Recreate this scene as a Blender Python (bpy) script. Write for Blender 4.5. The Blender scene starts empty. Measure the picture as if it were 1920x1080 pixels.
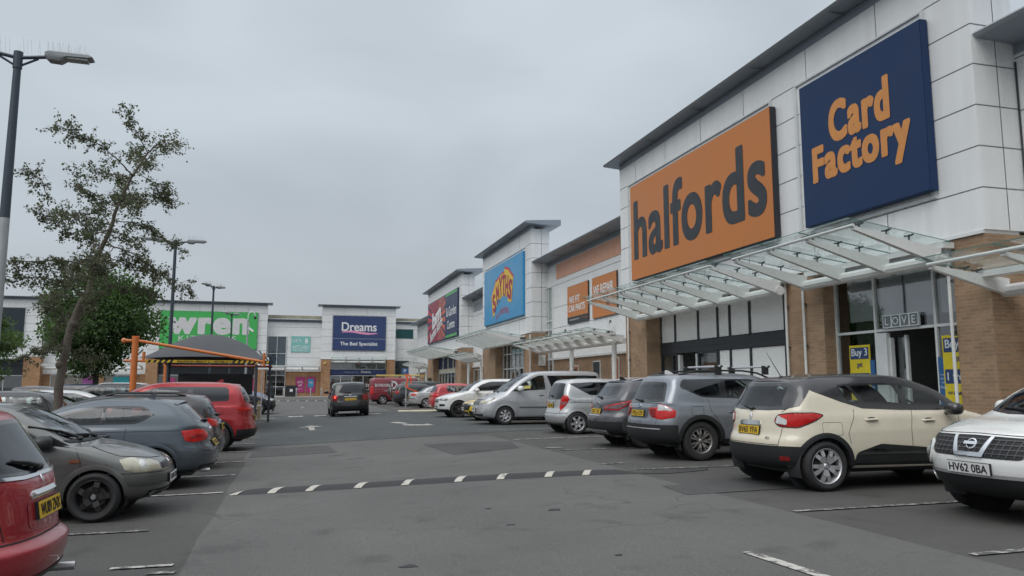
import bpy, bmesh, math, random
import numpy as np
from math import radians as R_, sin, cos, pi, atan2, sqrt, hypot
from mathutils import Vector as V, Matrix, noise
from mathutils.bvhtree import BVHTree
from mathutils.geometry import delaunay_2d_cdt
random.seed(7)
S = bpy.context.scene
COL = S.collection
# ------------------------------------------------------------------ camera, sky, sun, exposure
cd = bpy.data.cameras.new('camera'); cam = bpy.data.objects.new('camera', cd); COL.objects.link(cam)
cam.location = (0, 0, 1.40)
cam.rotation_euler = (R_(90 + 7.203), 0, R_(-15.774))
cd.sensor_width = 36; cd.lens = 27.0; cd.clip_start = .05; cd.clip_end = 3000
S.camera = cam
SUN_EL, SUN_AZ = 48, 228
w = bpy.data.worlds.new('World'); S.world = w; w.use_nodes = True
nt = w.node_tree; nd = nt.nodes; lk = nt.links
bg = nd['Background']; bg.inputs['Strength'].default_value = 1.0
sky = nd.new('ShaderNodeTexSky'); sky.sky_type = 'NISHITA'; sky.sun_disc = False
sky.sun_elevation = R_(SUN_EL); sky.sun_rotation = R_(SUN_AZ); sky.dust_density = 4
skys = nd.new('ShaderNodeVectorMath'); skys.operation = 'SCALE'; skys.inputs['Scale'].default_value = .07
lk.new(sky.outputs[0], skys.inputs[0])
tc = nd.new('ShaderNodeTexCoord'); sep = nd.new('ShaderNodeSeparateXYZ'); lk.new(tc.outputs['Generated'], sep.inputs[0])
# overcast luminance: three times brighter overhead than at the horizon
cr = nd.new('ShaderNodeValToRGB'); e = cr.color_ramp.elements
e[0].position = 0; e[0].color = (.47, .50, .535, 1); e[1].position = 1; e[1].color = (1.42, 1.47, 1.55, 1)
x = e.new(.22); x.color = (.45, .50, .545, 1)
x = e.new(.48); x.color = (.55, .61, .665, 1)
lk.new(sep.outputs['Z'], cr.inputs[0])
mp = nd.new('ShaderNodeMapping'); mp.inputs['Scale'].default_value = (1, 1, 2.2); lk.new(tc.outputs['Generated'], mp.inputs[0])
n1 = nd.new('ShaderNodeTexNoise'); n1.inputs['Scale'].default_value = 2.3; n1.inputs['Detail'].default_value = 4; n1.inputs['Roughness'].default_value = .42
n1.inputs['Distortion'].default_value = .5
lk.new(mp.outputs[0], n1.inputs['Vector'])
mr = nd.new('ShaderNodeMapRange'); mr.inputs[1].default_value = .3; mr.inputs[2].default_value = .7; mr.inputs[3].default_value = .86; mr.inputs[4].default_value = 1.15
lk.new(n1.outputs['Fac'], mr.inputs[0])
cl = nd.new('ShaderNodeVectorMath'); cl.operation = 'SCALE'; lk.new(cr.outputs[0], cl.inputs[0]); lk.new(mr.outputs[0], cl.inputs['Scale'])
mx = nd.new('ShaderNodeMix'); mx.data_type = 'RGBA'; mx.inputs[0].default_value = .9
lk.new(skys.outputs[0], mx.inputs[6]); lk.new(cl.outputs[0], mx.inputs[7]); lk.new(mx.outputs[2], bg.inputs['Color'])
sd = bpy.data.lights.new('sun', 'SUN'); sd.energy = 1.15; sd.angle = R_(45); sd.color = (1, .97, .93)
so = bpy.data.objects.new('sun', sd); COL.objects.link(so)
so.rotation_euler = (R_(90 - SUN_EL), 0, R_(180 - SUN_AZ)); so.location = (0, 0, 60)
S.view_settings.view_transform = 'Standard'; S.view_settings.look = 'None'; S.view_settings.exposure = .19; S.view_settings.gamma = 1
S.render.engine = 'CYCLES'; S.cycles.use_denoising = True; S.cycles.denoiser = 'OPENIMAGEDENOISE'; S.cycles.denoising_input_passes = 'RGB'; S.cycles.denoising_prefilter = 'ACCURATE'; S.cycles.max_bounces = 8; S.cycles.transparent_max_bounces = 16
S.cycles.caustics_reflective = False; S.cycles.caustics_refractive = False

# ------------------------------------------------------------------ materials
MATS = {}
def _base(name):
    m = bpy.data.materials.new(name); m.use_nodes = True
    return m, m.node_tree, m.node_tree.nodes['Principled BSDF']
def mat(name, col, rough=.5, metal=0, var=.08, scale=3, coat=0, bump=0, bscale=40, spec=.5, emit=0, back=False, obj=True):
    """Principled material with a little procedural unevenness."""
    if name in MATS: return MATS[name]
    m, t, b = _base(name); n, l = t.nodes, t.links
    tcn = n.new('ShaderNodeTexCoord')
    ns = n.new('ShaderNodeTexNoise'); ns.inputs['Scale'].default_value = scale; ns.inputs['Detail'].default_value = 5
    l.new(tcn.outputs['Object' if obj else 'UV'], ns.inputs['Vector'])
    mrn = n.new('ShaderNodeMapRange'); mrn.inputs[1].default_value = .25; mrn.inputs[2].default_value = .75
    mrn.inputs[3].default_value = 1 - var; mrn.inputs[4].default_value = 1 + var
    l.new(ns.outputs['Fac'], mrn.inputs[0])
    sc = n.new('ShaderNodeVectorMath'); sc.operation = 'SCALE'; sc.inputs[0].default_value = col
    l.new(mrn.outputs[0], sc.inputs['Scale']); l.new(sc.outputs[0], b.inputs['Base Color'])
    mr2 = n.new('ShaderNodeMapRange'); mr2.inputs[1].default_value = .3; mr2.inputs[2].default_value = .7
    mr2.inputs[3].default_value = max(0, rough - .07); mr2.inputs[4].default_value = min(1, rough + .09)
    l.new(ns.outputs['Fac'], mr2.inputs[0]); l.new(mr2.outputs[0], b.inputs['Roughness'])
    b.inputs['Metallic'].default_value = metal; b.inputs['Specular IOR Level'].default_value = spec
    if coat: b.inputs['Coat Weight'].default_value = coat; b.inputs['Coat Roughness'].default_value = .06
    if bump:
        nb = n.new('ShaderNodeTexNoise'); nb.inputs['Scale'].default_value = bscale; nb.inputs['Detail'].default_value = 4
        l.new(tcn.outputs['Object' if obj else 'UV'], nb.inputs['Vector'])
        bp = n.new('ShaderNodeBump'); bp.inputs['Strength'].default_value = bump; bp.inputs['Distance'].default_value = .02
        l.new(nb.outputs['Fac'], bp.inputs['Height']); l.new(bp.outputs[0], b.inputs['Normal'])
    if emit: b.inputs['Emission Color'].default_value = (*col, 1); b.inputs['Emission Strength'].default_value = emit
    if back:
        g = n.new('ShaderNodeNewGeometry'); d = n.new('ShaderNodeBsdfDiffuse'); d.inputs[0].default_value = (.03, .03, .032, 1)
        ms = n.new('ShaderNodeMixShader'); l.new(g.outputs['Backfacing'], ms.inputs[0]); l.new(b.outputs[0], ms.inputs[1]); l.new(d.outputs[0], ms.inputs[2])
        l.new(ms.outputs[0], n['Material Output'].inputs[0])
    MATS[name] = m
    return m
def paint(name, col, metal=0.0):
    """car paint: clear coat, fine flake, road dirt towards the sills (a real film of dust), dark inner side"""
    key = 'paint_' + name
    if key in MATS: return MATS[key]
    m = mat(key, col, .34 if metal else .3, metal, .05, 2.5, coat=.8, back=True)
    return m
def glass(name, tint, refl=.0, rough=.02):
    if name in MATS: return MATS[name]
    m, t, b = _base(name); n, l = t.nodes, t.links; n.remove(b)
    tr = n.new('ShaderNodeBsdfTransparent'); tr.inputs[0].default_value = (*tint, 1)
    gl = n.new('ShaderNodeBsdfGlossy'); gl.inputs['Roughness'].default_value = rough; gl.inputs[0].default_value = (.95, .97, 1, 1)
    fr = n.new('ShaderNodeFresnel'); ge = n.new('ShaderNodeNewGeometry'); io = n.new('ShaderNodeMapRange'); io.inputs[3].default_value = 1.5; io.inputs[4].default_value = 1 / 1.5; l.new(ge.outputs['Backfacing'], io.inputs[0]); l.new(io.outputs[0], fr.inputs[0])
    ad = n.new('ShaderNodeMath'); ad.operation = 'ADD'; ad.use_clamp = True; ad.inputs[1].default_value = refl; l.new(fr.outputs[0], ad.inputs[0])
    ms = n.new('ShaderNodeMixShader'); l.new(ad.outputs[0], ms.inputs[0]); l.new(tr.outputs[0], ms.inputs[1]); l.new(gl.outputs[0], ms.inputs[2])
    l.new(ms.outputs[0], n['Material Output'].inputs[0]); MATS[name] = m
    return m
def brick(name, c1, c2, mortar):
    m, t, b = _base(name); n, l = t.nodes, t.links
    u = n.new('ShaderNodeUVMap'); br = n.new('ShaderNodeTexBrick')
    l.new(u.outputs[0], br.inputs['Vector']); br.inputs['Scale'].default_value = 1; br.offset = .5
    br.inputs['Color1'].default_value = (*c1, 1); br.inputs['Color2'].default_value = (*c2, 1); br.inputs['Mortar'].default_value = (*mortar, 1)
    br.inputs['Mortar Size'].default_value = .007; br.inputs['Brick Width'].default_value = .225; br.inputs['Row Height'].default_value = .075
    br.inputs['Bias'].default_value = -.1
    ns = n.new('ShaderNodeTexNoise'); ns.inputs['Scale'].default_value = 1.3; ns.inputs['Detail'].default_value = 6; l.new(u.outputs[0], ns.inputs['Vector'])
    mrn = n.new('ShaderNodeMapRange'); mrn.inputs[1].default_value = .3; mrn.inputs[2].default_value = .7; mrn.inputs[3].default_value = .8; mrn.inputs[4].default_value = 1.15
    l.new(ns.outputs['Fac'], mrn.inputs[0]); sc = n.new('ShaderNodeVectorMath'); sc.operation = 'SCALE'
    l.new(br.outputs['Color'], sc.inputs[0]); l.new(mrn.outputs[0], sc.inputs['Scale']); l.new(sc.outputs[0], b.inputs['Base Color'])
    b.inputs['Roughness'].default_value = .9
    bp = n.new('ShaderNodeBump'); bp.inputs['Strength'].default_value = .4; bp.inputs['Distance'].default_value = .004; bp.invert = True
    l.new(br.outputs['Fac'], bp.inputs['Height']); l.new(bp.outputs[0], b.inputs['Normal'])
    MATS[name] = m
    return m
def asphalt(name, col, contrast=.2, wet=0):
    m, t, b = _base(name); n, l = t.nodes, t.links
    tcn = n.new('ShaderNodeTexCoord'); src = tcn.outputs['Object']
    a = n.new('ShaderNodeTexNoise'); a.inputs['Scale'].default_value = .35; a.inputs['Detail'].default_value = 7; a.inputs['Roughness'].default_value = .6; l.new(src, a.inputs['Vector'])
    f = n.new('ShaderNodeTexNoise'); f.inputs['Scale'].default_value = 75; f.inputs['Detail'].default_value = 3; l.new(src, f.inputs['Vector'])
    st = n.new('ShaderNodeTexVoronoi'); st.inputs['Scale'].default_value = 120; l.new(src, st.inputs['Vector'])
    r1 = n.new('ShaderNodeMapRange'); r1.inputs[1].default_value = .3; r1.inputs[2].default_value = .7; r1.inputs[3].default_value = 1 - contrast; r1.inputs[4].default_value = 1 + contrast
    l.new(a.outputs['Fac'], r1.inputs[0])
    r2 = n.new('ShaderNodeMapRange'); r2.inputs[1].default_value = .3; r2.inputs[2].default_value = .7; r2.inputs[3].default_value = .72; r2.inputs[4].default_value = 1.28
    l.new(f.outputs['Fac'], r2.inputs[0])
    mu = n.new('ShaderNodeMath'); mu.operation = 'MULTIPLY'; l.new(r1.outputs[0], mu.inputs[0]); l.new(r2.outputs[0], mu.inputs[1])
    # oil spots and tyre wear with shapes of their own
    o = n.new('ShaderNodeTexNoise'); o.inputs['Scale'].default_value = 1.6; o.inputs['Detail'].default_value = 3; l.new(src, o.inputs['Vector'])
    ro = n.new('ShaderNodeMapRange'); ro.inputs[1].default_value = .58; ro.inputs[2].default_value = .72; ro.inputs[3].default_value = 1; ro.inputs[4].default_value = .74; l.new(o.outputs['Fac'], ro.inputs[0])
    m2 = n.new('ShaderNodeMath'); m2.operation = 'MULTIPLY'; l.new(mu.outputs[0], m2.inputs[0]); l.new(ro.outputs[0], m2.inputs[1])
    # hairline cracks, broken up, and pale stone chips
    wn = n.new('ShaderNodeTexNoise'); wn.inputs['Scale'].default_value = 1.1; wn.inputs['Detail'].default_value = 6; l.new(src, wn.inputs['Vector'])
    wa = n.new('ShaderNodeVectorMath'); wa.operation = 'MULTIPLY_ADD'; wa.inputs[1].default_value = (1.3, 1.3, 0); l.new(wn.outputs['Color'], wa.inputs[0]); l.new(src, wa.inputs[2])
    vo = n.new('ShaderNodeTexVoronoi'); vo.feature = 'DISTANCE_TO_EDGE'; vo.inputs['Scale'].default_value = .3; l.new(wa.outputs[0], vo.inputs['Vector'])
    rc = n.new('ShaderNodeMapRange'); rc.inputs[1].default_value = .0015; rc.inputs[2].default_value = .006; rc.inputs[3].default_value = .72; rc.inputs[4].default_value = 1; l.new(vo.outputs['Distance'], rc.inputs[0])
    mk = n.new('ShaderNodeMapRange'); mk.inputs[1].default_value = .45; mk.inputs[2].default_value = .6; l.new(a.outputs['Fac'], mk.inputs[0])
    mc = n.new('ShaderNodeMix'); mc.inputs[2].default_value = 1; l.new(mk.outputs[0], mc.inputs[0]); l.new(rc.outputs[0], mc.inputs[3])
    rs = n.new('ShaderNodeMapRange'); rs.inputs[1].default_value = .02; rs.inputs[2].default_value = .10; rs.inputs[3].default_value = 1.55; rs.inputs[4].default_value = 1; l.new(st.outputs['Distance'], rs.inputs[0])
    m3 = n.new('ShaderNodeMath'); m3.operation = 'MULTIPLY'; l.new(m2.outputs[0], m3.inputs[0]); l.new(mc.outputs[0], m3.inputs[1])
    m4 = n.new('ShaderNodeMath'); m4.operation = 'MULTIPLY'; l.new(m3.outputs[0], m4.inputs[0]); l.new(rs.outputs[0], m4.inputs[1])
    sc = n.new('ShaderNodeVectorMath'); sc.operation = 'SCALE'; sc.inputs[0].default_value = col; l.new(m4.outputs[0], sc.inputs['Scale']); l.new(sc.outputs[0], b.inputs['Base Color'])
    b.inputs['Roughness'].default_value = .82; b.inputs['Specular IOR Level'].default_value = .35
    bp = n.new('ShaderNodeBump'); bp.inputs['Strength'].default_value = .5; bp.inputs['Distance'].default_value = .006
    l.new(st.outputs['Distance'], bp.inputs['Height']); l.new(bp.outputs[0], b.inputs['Normal'])
    MATS[name] = m
    return m
def worn(name, col, under, amount=.5):
    """road paint worn through to the asphalt"""
    m, t, b = _base(name); n, l = t.nodes, t.links
    tcn = n.new('ShaderNodeTexCoord')
    a = n.new('ShaderNodeTexNoise'); a.inputs['Scale'].default_value = 9; a.inputs['Detail'].default_value = 8; a.inputs['Roughness'].default_value = .7; l.new(tcn.outputs['Object'], a.inputs['Vector'])
    r = n.new('ShaderNodeMapRange'); r.inputs[1].default_value = amount - .06; r.inputs[2].default_value = amount + .08; l.new(a.outputs['Fac'], r.inputs[0])
    mxn = n.new('ShaderNodeMix'); mxn.data_type = 'RGBA'; l.new(r.outputs[0], mxn.inputs[0]); mxn.inputs[6].default_value = (*under, 1); mxn.inputs[7].default_value = (*col, 1)
    l.new(mxn.outputs[2], b.inputs['Base Color']); b.inputs['Roughness'].default_value = .8
    MATS[name] = m
    return m
def panelmat(name, col):
    """coated metal cladding with faint vertical rain streaks"""
    m, t, b = _base(name); n, l = t.nodes, t.links
    tcn = n.new('ShaderNodeTexCoord'); mpn = n.new('ShaderNodeMapping'); mpn.inputs['Scale'].default_value = (5, 5, .25); l.new(tcn.outputs['Object'], mpn.inputs[0])
    a = n.new('ShaderNodeTexNoise'); a.inputs['Scale'].default_value = 1; a.inputs['Detail'].default_value = 6; l.new(mpn.outputs[0], a.inputs['Vector'])
    c = n.new('ShaderNodeTexNoise'); c.inputs['Scale'].default_value = .5; c.inputs['Detail'].default_value = 3; l.new(tcn.outputs['Object'], c.inputs['Vector'])
    r = n.new('ShaderNodeMapRange'); r.inputs[1].default_value = .3; r.inputs[2].default_value = .75; r.inputs[3].default_value = 1.04; r.inputs[4].default_value = .9; l.new(a.outputs['Fac'], r.inputs[0])
    r2 = n.new('ShaderNodeMapRange'); r2.inputs[1].default_value = .3; r2.inputs[2].default_value = .7; r2.inputs[3].default_value = .95; r2.inputs[4].default_value = 1.04; l.new(c.outputs['Fac'], r2.inputs[0])
    mu = n.new('ShaderNodeMath'); mu.operation = 'MULTIPLY'; l.new(r.outputs[0], mu.inputs[0]); l.new(r2.outputs[0], mu.inputs[1])
    sc = n.new('ShaderNodeVectorMath'); sc.operation = 'SCALE'; sc.inputs[0].default_value = col; l.new(mu.outputs[0], sc.inputs['Scale']); l.new(sc.outputs[0], b.inputs['Base Color'])
    b.inputs['Roughness'].default_value = .38; b.inputs['Specular IOR Level'].default_value = .4
    MATS[name] = m
    return m
WHITE = panelmat('white_cladding', (.755, .77, .77))
JOINT = mat('panel_joint', (.05, .055, .06), .8); SEAMJ = mat('cladding_joint', (.13, .135, .14), .8)
EAVE = mat('eaves_grey', (.23, .265, .31), .45, 0, .06, .7)
EAVE_T = mat('eaves_edge', (.34, .37, .40), .4, .3, .06, .7)
BRICK = brick('buff_brick', (.36, .225, .135), (.27, .165, .10), (.33, .27, .2))
BRICK2 = brick('orange_brick', (.40, .21, .10), (.32, .165, .08), (.33, .25, .18))
STEEL = mat('white_steel', (.66, .67, .66), .45, 0, .07, 2)
FRAME = mat('white_frame', (.62, .64, .64), .4)
DARK = mat('charcoal_cladding', (.035, .042, .052), .4)
BLACK = mat('black_plastic', (.016, .017, .019), .45)
TRIM = mat('rough_black_plastic', (.017, .018, .019), .6, spec=.35, bump=.15, bscale=300)
INT = mat('dark_interior', (.025, .026, .028), .8)
CHROME = mat('chrome', (.75, .76, .78), .12, 1, .03)
SILV = mat('alloy_silver', (.58, .58, .6), .32, .6, .05)
ALLOY_D = mat('alloy_dull', (.36, .35, .34), .38, .8, .06)
RUB = mat('tyre_rubber', (.022, .022, .023), .8, bump=.1, bscale=120)
SHOPGLASS = glass('shop_glass', (.68, .73, .72), .13)
CANGLASS = glass('canopy_glass', (.88, .95, .93), .01, .08)
CARGLASS = glass('car_glass', (.76, .82, .80), .01)
PRIV = glass('privacy_glass', (.10, .11, .115), .03)
MIDGL = glass('tinted_glass', (.26, .30, .30), .02)
def flat(name, c, rough=.5, **k): return mat(name, c, rough, **k)
ORANGE = mat('sign_orange', (.52, .175, .035), .42, 0, .05, .6)
NAVY = mat('sign_navy', (.011, .033, .095), .55, 0, .06, .6, spec=.3)
CHAR = mat('sign_charcoal', (.022, .027, .035), .45)
SIGNW = mat('sign_white', (.72, .74, .75), .5)

# ------------------------------------------------------------------ mesh helpers
class MB:
    def __init__(s): s.v = []; s.f = []; s.m = []; s.sm = []; s.uv = []; s.mats = []
    def mi(s, m):
        if m not in s.mats: s.mats.append(m)
        return s.mats.index(m)
    def face(s, pts, m, smooth=False, uv=None):
        i = len(s.v); s.v.extend(V(p) for p in pts); s.f.append(tuple(range(i, i + len(pts)))); s.m.append(s.mi(m)); s.sm.append(smooth)
        s.uv.append(uv or s._uv(s.v[i:]))
    def _uv(s, p):
        n = (p[1] - p[0]).cross(p[2] - p[0])
        a = [abs(n.x), abs(n.y), abs(n.z)]; k = a.index(max(a))
        return [((q.y, q.z) if k == 0 else (q.x, q.z) if k == 1 else (q.x, q.y)) for q in p]
    def grid(s, rows, m, smooth=True, closed=False, flip=False):
        """rows: equal-length lists of points sharing vertices"""
        i0 = len(s.v); nr, nc = len(rows), len(rows[0]); mi = s.mi(m)
        for r in rows: s.v.extend(V(p) for p in r)
        for a in range(nr - 1):
            for b in range(nc if closed else nc - 1):
                c = (b + 1) % nc
                q = (i0 + a * nc + b, i0 + a * nc + c, i0 + (a + 1) * nc + c, i0 + (a + 1) * nc + b)
                if flip: q = q[::-1]
                s.f.append(q); s.m.append(mi); s.sm.append(smooth); s.uv.append(s._uv([s.v[k] for k in q]) if not smooth else [(s.v[k].x + s.v[k].y, s.v[k].z) for k in q])
    def raw(s, vs, fs, m, smooth=True):
        i0 = len(s.v); s.v.extend(V(p) for p in vs); mi = s.mi(m)
        for f in fs:
            s.f.append(tuple(i0 + k for k in f)); s.m.append(mi); s.sm.append(smooth); s.uv.append([(s.v[i0 + k].x, s.v[i0 + k].z) for k in f])
    def box(s, x0, x1, y0, y1, z0, z1, m, skip=''):
        if x0 > x1: x0, x1 = x1, x0
        if y0 > y1: y0, y1 = y1, y0
        if z0 > z1: z0, z1 = z1, z0
        c = [(x0, y0, z0), (x1, y0, z0), (x1, y1, z0), (x0, y1, z0), (x0, y0, z1), (x1, y0, z1), (x1, y1, z1), (x0, y1, z1)]
        for k, q in dict(b=(3, 2, 1, 0), t=(4, 5, 6, 7), s=(0, 1, 5, 4), e=(1, 2, 6, 5), n=(2, 3, 7, 6), w=(3, 0, 4, 7)).items():
            if k not in skip: s.face([c[i] for i in q], m)
    def tube(s, path, r, m, n=8, cap=True):
        path = [V(p) for p in path]; rs = r if isinstance(r, (list, tuple)) else [r] * len(path)
        rows = []; up = None
        for i, p in enumerate(path):
            d = (path[min(i + 1, len(path) - 1)] - path[max(i - 1, 0)]).normalized()
            if up is None: up = d.orthogonal().normalized()
            else: up = (up - d * up.dot(d)).normalized()
            sd_ = d.cross(up)
            rows.append([p + (up * cos(2 * pi * k / n) + sd_ * sin(2 * pi * k / n)) * rs[i] for k in range(n)])
        s.grid(rows, m, True, True)
        if cap: s.face(rows[0][::-1], m); s.face(rows[-1], m)
    def bar(s, a, b, wd, ht, m, up=(0, 0, 1), w2=None, h2=None):
        """rectangular bar from a to b, section wd x ht (may taper)"""
        a, b, up = V(a), V(b), V(up); d = (b - a).normalized(); sd_ = d.cross(up).normalized(); u = sd_.cross(d)
        w2 = wd if w2 is None else w2; h2 = ht if h2 is None else h2
        A = [a + sd_ * (wd / 2 * i) + u * (ht / 2 * j) for i, j in ((-1, -1), (1, -1), (1, 1), (-1, 1))]
        B = [b + sd_ * (w2 / 2 * i) + u * (h2 / 2 * j) for i, j in ((-1, -1), (1, -1), (1, 1), (-1, 1))]
        for k in range(4): s.face([A[k], A[(k + 1) % 4], B[(k + 1) % 4], B[k]], m)
        s.face(A[::-1], m); s.face(B, m)
    def ell(s, c, rx, ry, rz, m, n=12, k=8, p=1.0, rot=None):
        c = V(c); rows = []
        sg = lambda t: math.copysign(abs(t) ** p, t)
        for i in range(k + 1):
            a = -pi / 2 + pi * i / k
            row = [V((rx * sg(cos(a)) * sg(cos(2 * pi * j / n)), ry * sg(cos(a)) * sg(sin(2 * pi * j / n)), rz * sg(sin(a)))) for j in range(n)]
            rows.append([c + (rot @ q if rot else q) for q in row])
        s.grid(rows, m, True, True)
    def lathe(s, prof, m, n=32, axis='y', c=(0, 0, 0)):
        """prof: (radius, along) pairs"""
        c = V(c); rows = []
        for r, t in prof:
            rows.append([c + (V((r * cos(2 * pi * k / n), t, r * sin(2 * pi * k / n))) if axis == 'y' else V((r * cos(2 * pi * k / n), r * sin(2 * pi * k / n), t))) for k in range(n)])
        s.grid(rows, m, True, True)
    def prism(s, poly, t0, t1, m, ax='y'):
        """extrude a 2-D polygon; ax y: (x,z) polygon, ax x: (y,z), ax z: (x,y)"""
        f = {'y': lambda p, t: V((p[0], t, p[1])), 'x': lambda p, t: V((t, p[0], p[1])), 'z': lambda p, t: V((p[0], p[1], t))}[ax]
        A = [f(p, t0) for p in poly]; B = [f(p, t1) for p in poly]; k = len(poly)
        s.face(A[::-1], m); s.face(B, m)
        for i in range(k): s.face([A[i], A[(i + 1) % k], B[(i + 1) % k], B[i]], m)
    def build(s, name, parent=None, mats=None, angle=35, normals=True):
        me = bpy.data.meshes.new(name)
        me.from_pydata([tuple(p) for p in s.v], [], s.f)
        for m in (mats or s.mats): me.materials.append(m)
        me.polygons.foreach_set('material_index', s.m); me.polygons.foreach_set('use_smooth', s.sm)
        ul = me.uv_layers.new(name='UVMap'); flatuv = [c for f in s.uv for q in f for c in q]; ul.data.foreach_set('uv', flatuv)
        if normals:
            b = bmesh.new(); b.from_mesh(me); bmesh.ops.remove_doubles(b, verts=b.verts, dist=1e-5); bmesh.ops.recalc_face_normals(b, faces=b.faces); b.to_mesh(me); b.free()
        if any(s.sm): me.set_sharp_from_angle(angle=R_(angle))
        me.update()
        o = bpy.data.objects.new(name, me); COL.objects.link(o)
        if parent: o.parent = parent
        return o
def empty(name, loc=(0, 0, 0), rz=0):
    o = bpy.data.objects.new(name, None); COL.objects.link(o); o.location = loc; o.rotation_euler = (0, 0, rz); o.empty_display_size = .2
    return o
def tag(o, label=None, cat=None, group=None, kind=None):
    if label: o['label'] = label
    if cat: o['category'] = cat
    if group: o['group'] = group
    if kind: o['kind'] = kind
    return o
def kids(o): return [c for c in bpy.data.objects if c.parent == o]
def copy_tree(o, parent=None):
    c = o.copy(); COL.objects.link(c); c.parent = parent
    for ch in o.children: copy_tree(ch, c)
    return c
_dg = bpy.context.evaluated_depsgraph_get
def text_mesh(body, size=1.0, bold=0.0, sx=1.0, shear=0.0, align='CENTER', depth=0.0, space=1.0, line=1.0):
    """letters as (verts, faces) in the x-y plane, centred, cap height ~ .7 size"""
    cu = bpy.data.curves.new('text', 'FONT'); cu.body = body; cu.size = size; cu.offset = bold * size; cu.shear = shear; cu.align_x = align; cu.align_y = 'CENTER'
    cu.space_character = space; cu.space_line = line; cu.resolution_u = 8; cu.extrude = depth; cu.fill_mode = 'FRONT' if depth == 0 else 'BOTH'
    o = bpy.data.objects.new('text', cu); COL.objects.link(o)
    dg = bpy.context.evaluated_depsgraph_get(); dg.update()
    me = bpy.data.meshes.new_from_object(o.evaluated_get(dg))
    vs = [(p.co.x * sx, p.co.y, p.co.z) for p in me.vertices]; fs = [tuple(p.vertices) for p in me.polygons]
    bpy.data.objects.remove(o); bpy.data.curves.remove(cu); bpy.data.meshes.remove(me)
    return vs, fs
def put_text(mb, body, m, origin, ux, uy, width=None, height=None, **k):
    nd_ = 28 if k.get('bold', 0) > .03 else 8
    fat = k.get('bold', 0) if k.get('bold', 0) > .012 else 0; k['bold'] = 0 if fat else k.get('bold', 0)
    """lay text on a plane: origin centre, ux / uy unit axes of the writing, fitted to width and height (metres)"""
    vs, fs = text_mesh(body, 1.0, **k)
    x0 = min(p[0] for p in vs); x1 = max(p[0] for p in vs); y0 = min(p[1] for p in vs); y1 = max(p[1] for p in vs)
    sx = width / (x1 - x0) if width else None; sy = height / (y1 - y0) if height else None
    sx = sx or sy; sy = sy or sx
    ux, uy, o = V(ux), V(uy), V(origin); un = ux.cross(uy)
    for i, (a, c) in enumerate(((0, 0),) if not fat else [(math.copysign(abs(cos(2 * pi * (j + .5) / nd_)) ** .62, cos(2 * pi * (j + .5) / nd_)), .7 * math.copysign(abs(sin(2 * pi * (j + .5) / nd_)) ** .62, sin(2 * pi * (j + .5) / nd_))) for j in range(nd_)] + [(0, 0)]):   # heavier strokes: the same letter cut slightly wider
        mb.raw([o + ux * ((p[0] + a * fat - (x0 + x1) / 2) * sx) + uy * ((p[1] + c * fat - (y0 + y1) / 2) * sy) + un * (p[2] + i * .0002) for p in vs], fs, m, False)
# ------------------------------------------------------------------ ground
GRD = asphalt('bay_asphalt', (.075, .073, .069), .22)
LANE = asphalt('lane_asphalt', (.106, .104, .099), .15)
NEWA = asphalt('new_asphalt', (.066, .073, .073), .14)
PATCH = asphalt('patch_asphalt', (.070, .069, .069), .2)
PAVE = asphalt('paving', (.36, .345, .315), .15)
LINE = worn('white_line', (.47, .455, .42), (.09, .088, .085), .47)
LINE2 = worn('faded_line', (.40, .39, .36), (.078, .078, .077), .54)
LINEY = worn('cream_line', (.50, .45, .33), (.09, .088, .08), .40)
KERB = mat('kerb_stone', (.30, .29, .27), .9, 0, .15, 4)
def sst(t): t = max(0, min(1, t)); return t * t * (3 - 2 * t)
def zg(x, y):
    """the car park falls gently towards the left-hand bays"""
    return -.22 * sst((5.3 - x) / 7.5) * (1 - sst((y - 30) / 34))
def inpoly(p, poly):
    x, y = p; c = False; j = len(poly) - 1
    for i in range(len(poly)):
        a, b = poly[i], poly[j]
        if (a[1] > y) != (b[1] > y) and x < (b[0] - a[0]) * (y - a[1]) / (b[1] - a[1]) + a[0]: c = not c
        j = i
    return c
def sheet(name, pts, z, m, kind='structure', step=.5):
    """a thin surface laid on the ground: triangulated so that it follows the fall of the land"""
    P = []
    for i in range(len(pts)):
        a, b = pts[i], pts[(i + 1) % len(pts)]; k = max(1, int(hypot(b[0] - a[0], b[1] - a[1]) / step)); P += [(a[0] + (b[0] - a[0]) * j / k, a[1] + (b[1] - a[1]) * j / k) for j in range(k)]
    n = len(P); vs = list(P); x0, x1 = min(p[0] for p in P), max(p[0] for p in P); y0, y1 = min(p[1] for p in P), max(p[1] for p in P)
    x = x0 + step / 2
    while x < x1:
        y = y0 + step / 2
        while y < y1:
            if inpoly((x, y), P): vs.append((x, y))
            y += step * 2
        x += step
    r = delaunay_2d_cdt([V(p) for p in vs], [(i, (i + 1) % n) for i in range(n)], [], 0, 1e-5)
    fs = [tuple(f) for f in r[2] if inpoly((sum(r[0][k].x for k in f) / len(f), sum(r[0][k].y for k in f) / len(f)), P)]
    me = bpy.data.meshes.new(name); me.from_pydata([(p.x, p.y, z + zg(p.x, p.y)) for p in r[0]], [], fs); me.materials.append(m); me.update()
    if me.polygons and me.polygons[0].normal.z < 0: me.flip_normals()
    me.polygons.foreach_set('use_smooth', [True] * len(fs)); o = bpy.data.objects.new(name, me); COL.objects.link(o); return tag(o, kind=kind)
def rect(x0, x1, y0, y1): return [(x0, y0), (x1, y0), (x1, y1), (x0, y1)]
gx = [-900, -300, -80, -20, -8, -4] + [-2.4 + .35 * i for i in range(23)] + [6, 30, 100, 300, 900]; gy = [-300, -60, -10, 10] + [24 + 2 * i for i in range(23)] + [80, 150, 400, 1500]
b = MB(); b.grid([[(x, y, zg(x, y)) for x in gx] for y in gy], GRD); tag(b.build('ground', normals=False), kind='structure')
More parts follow.
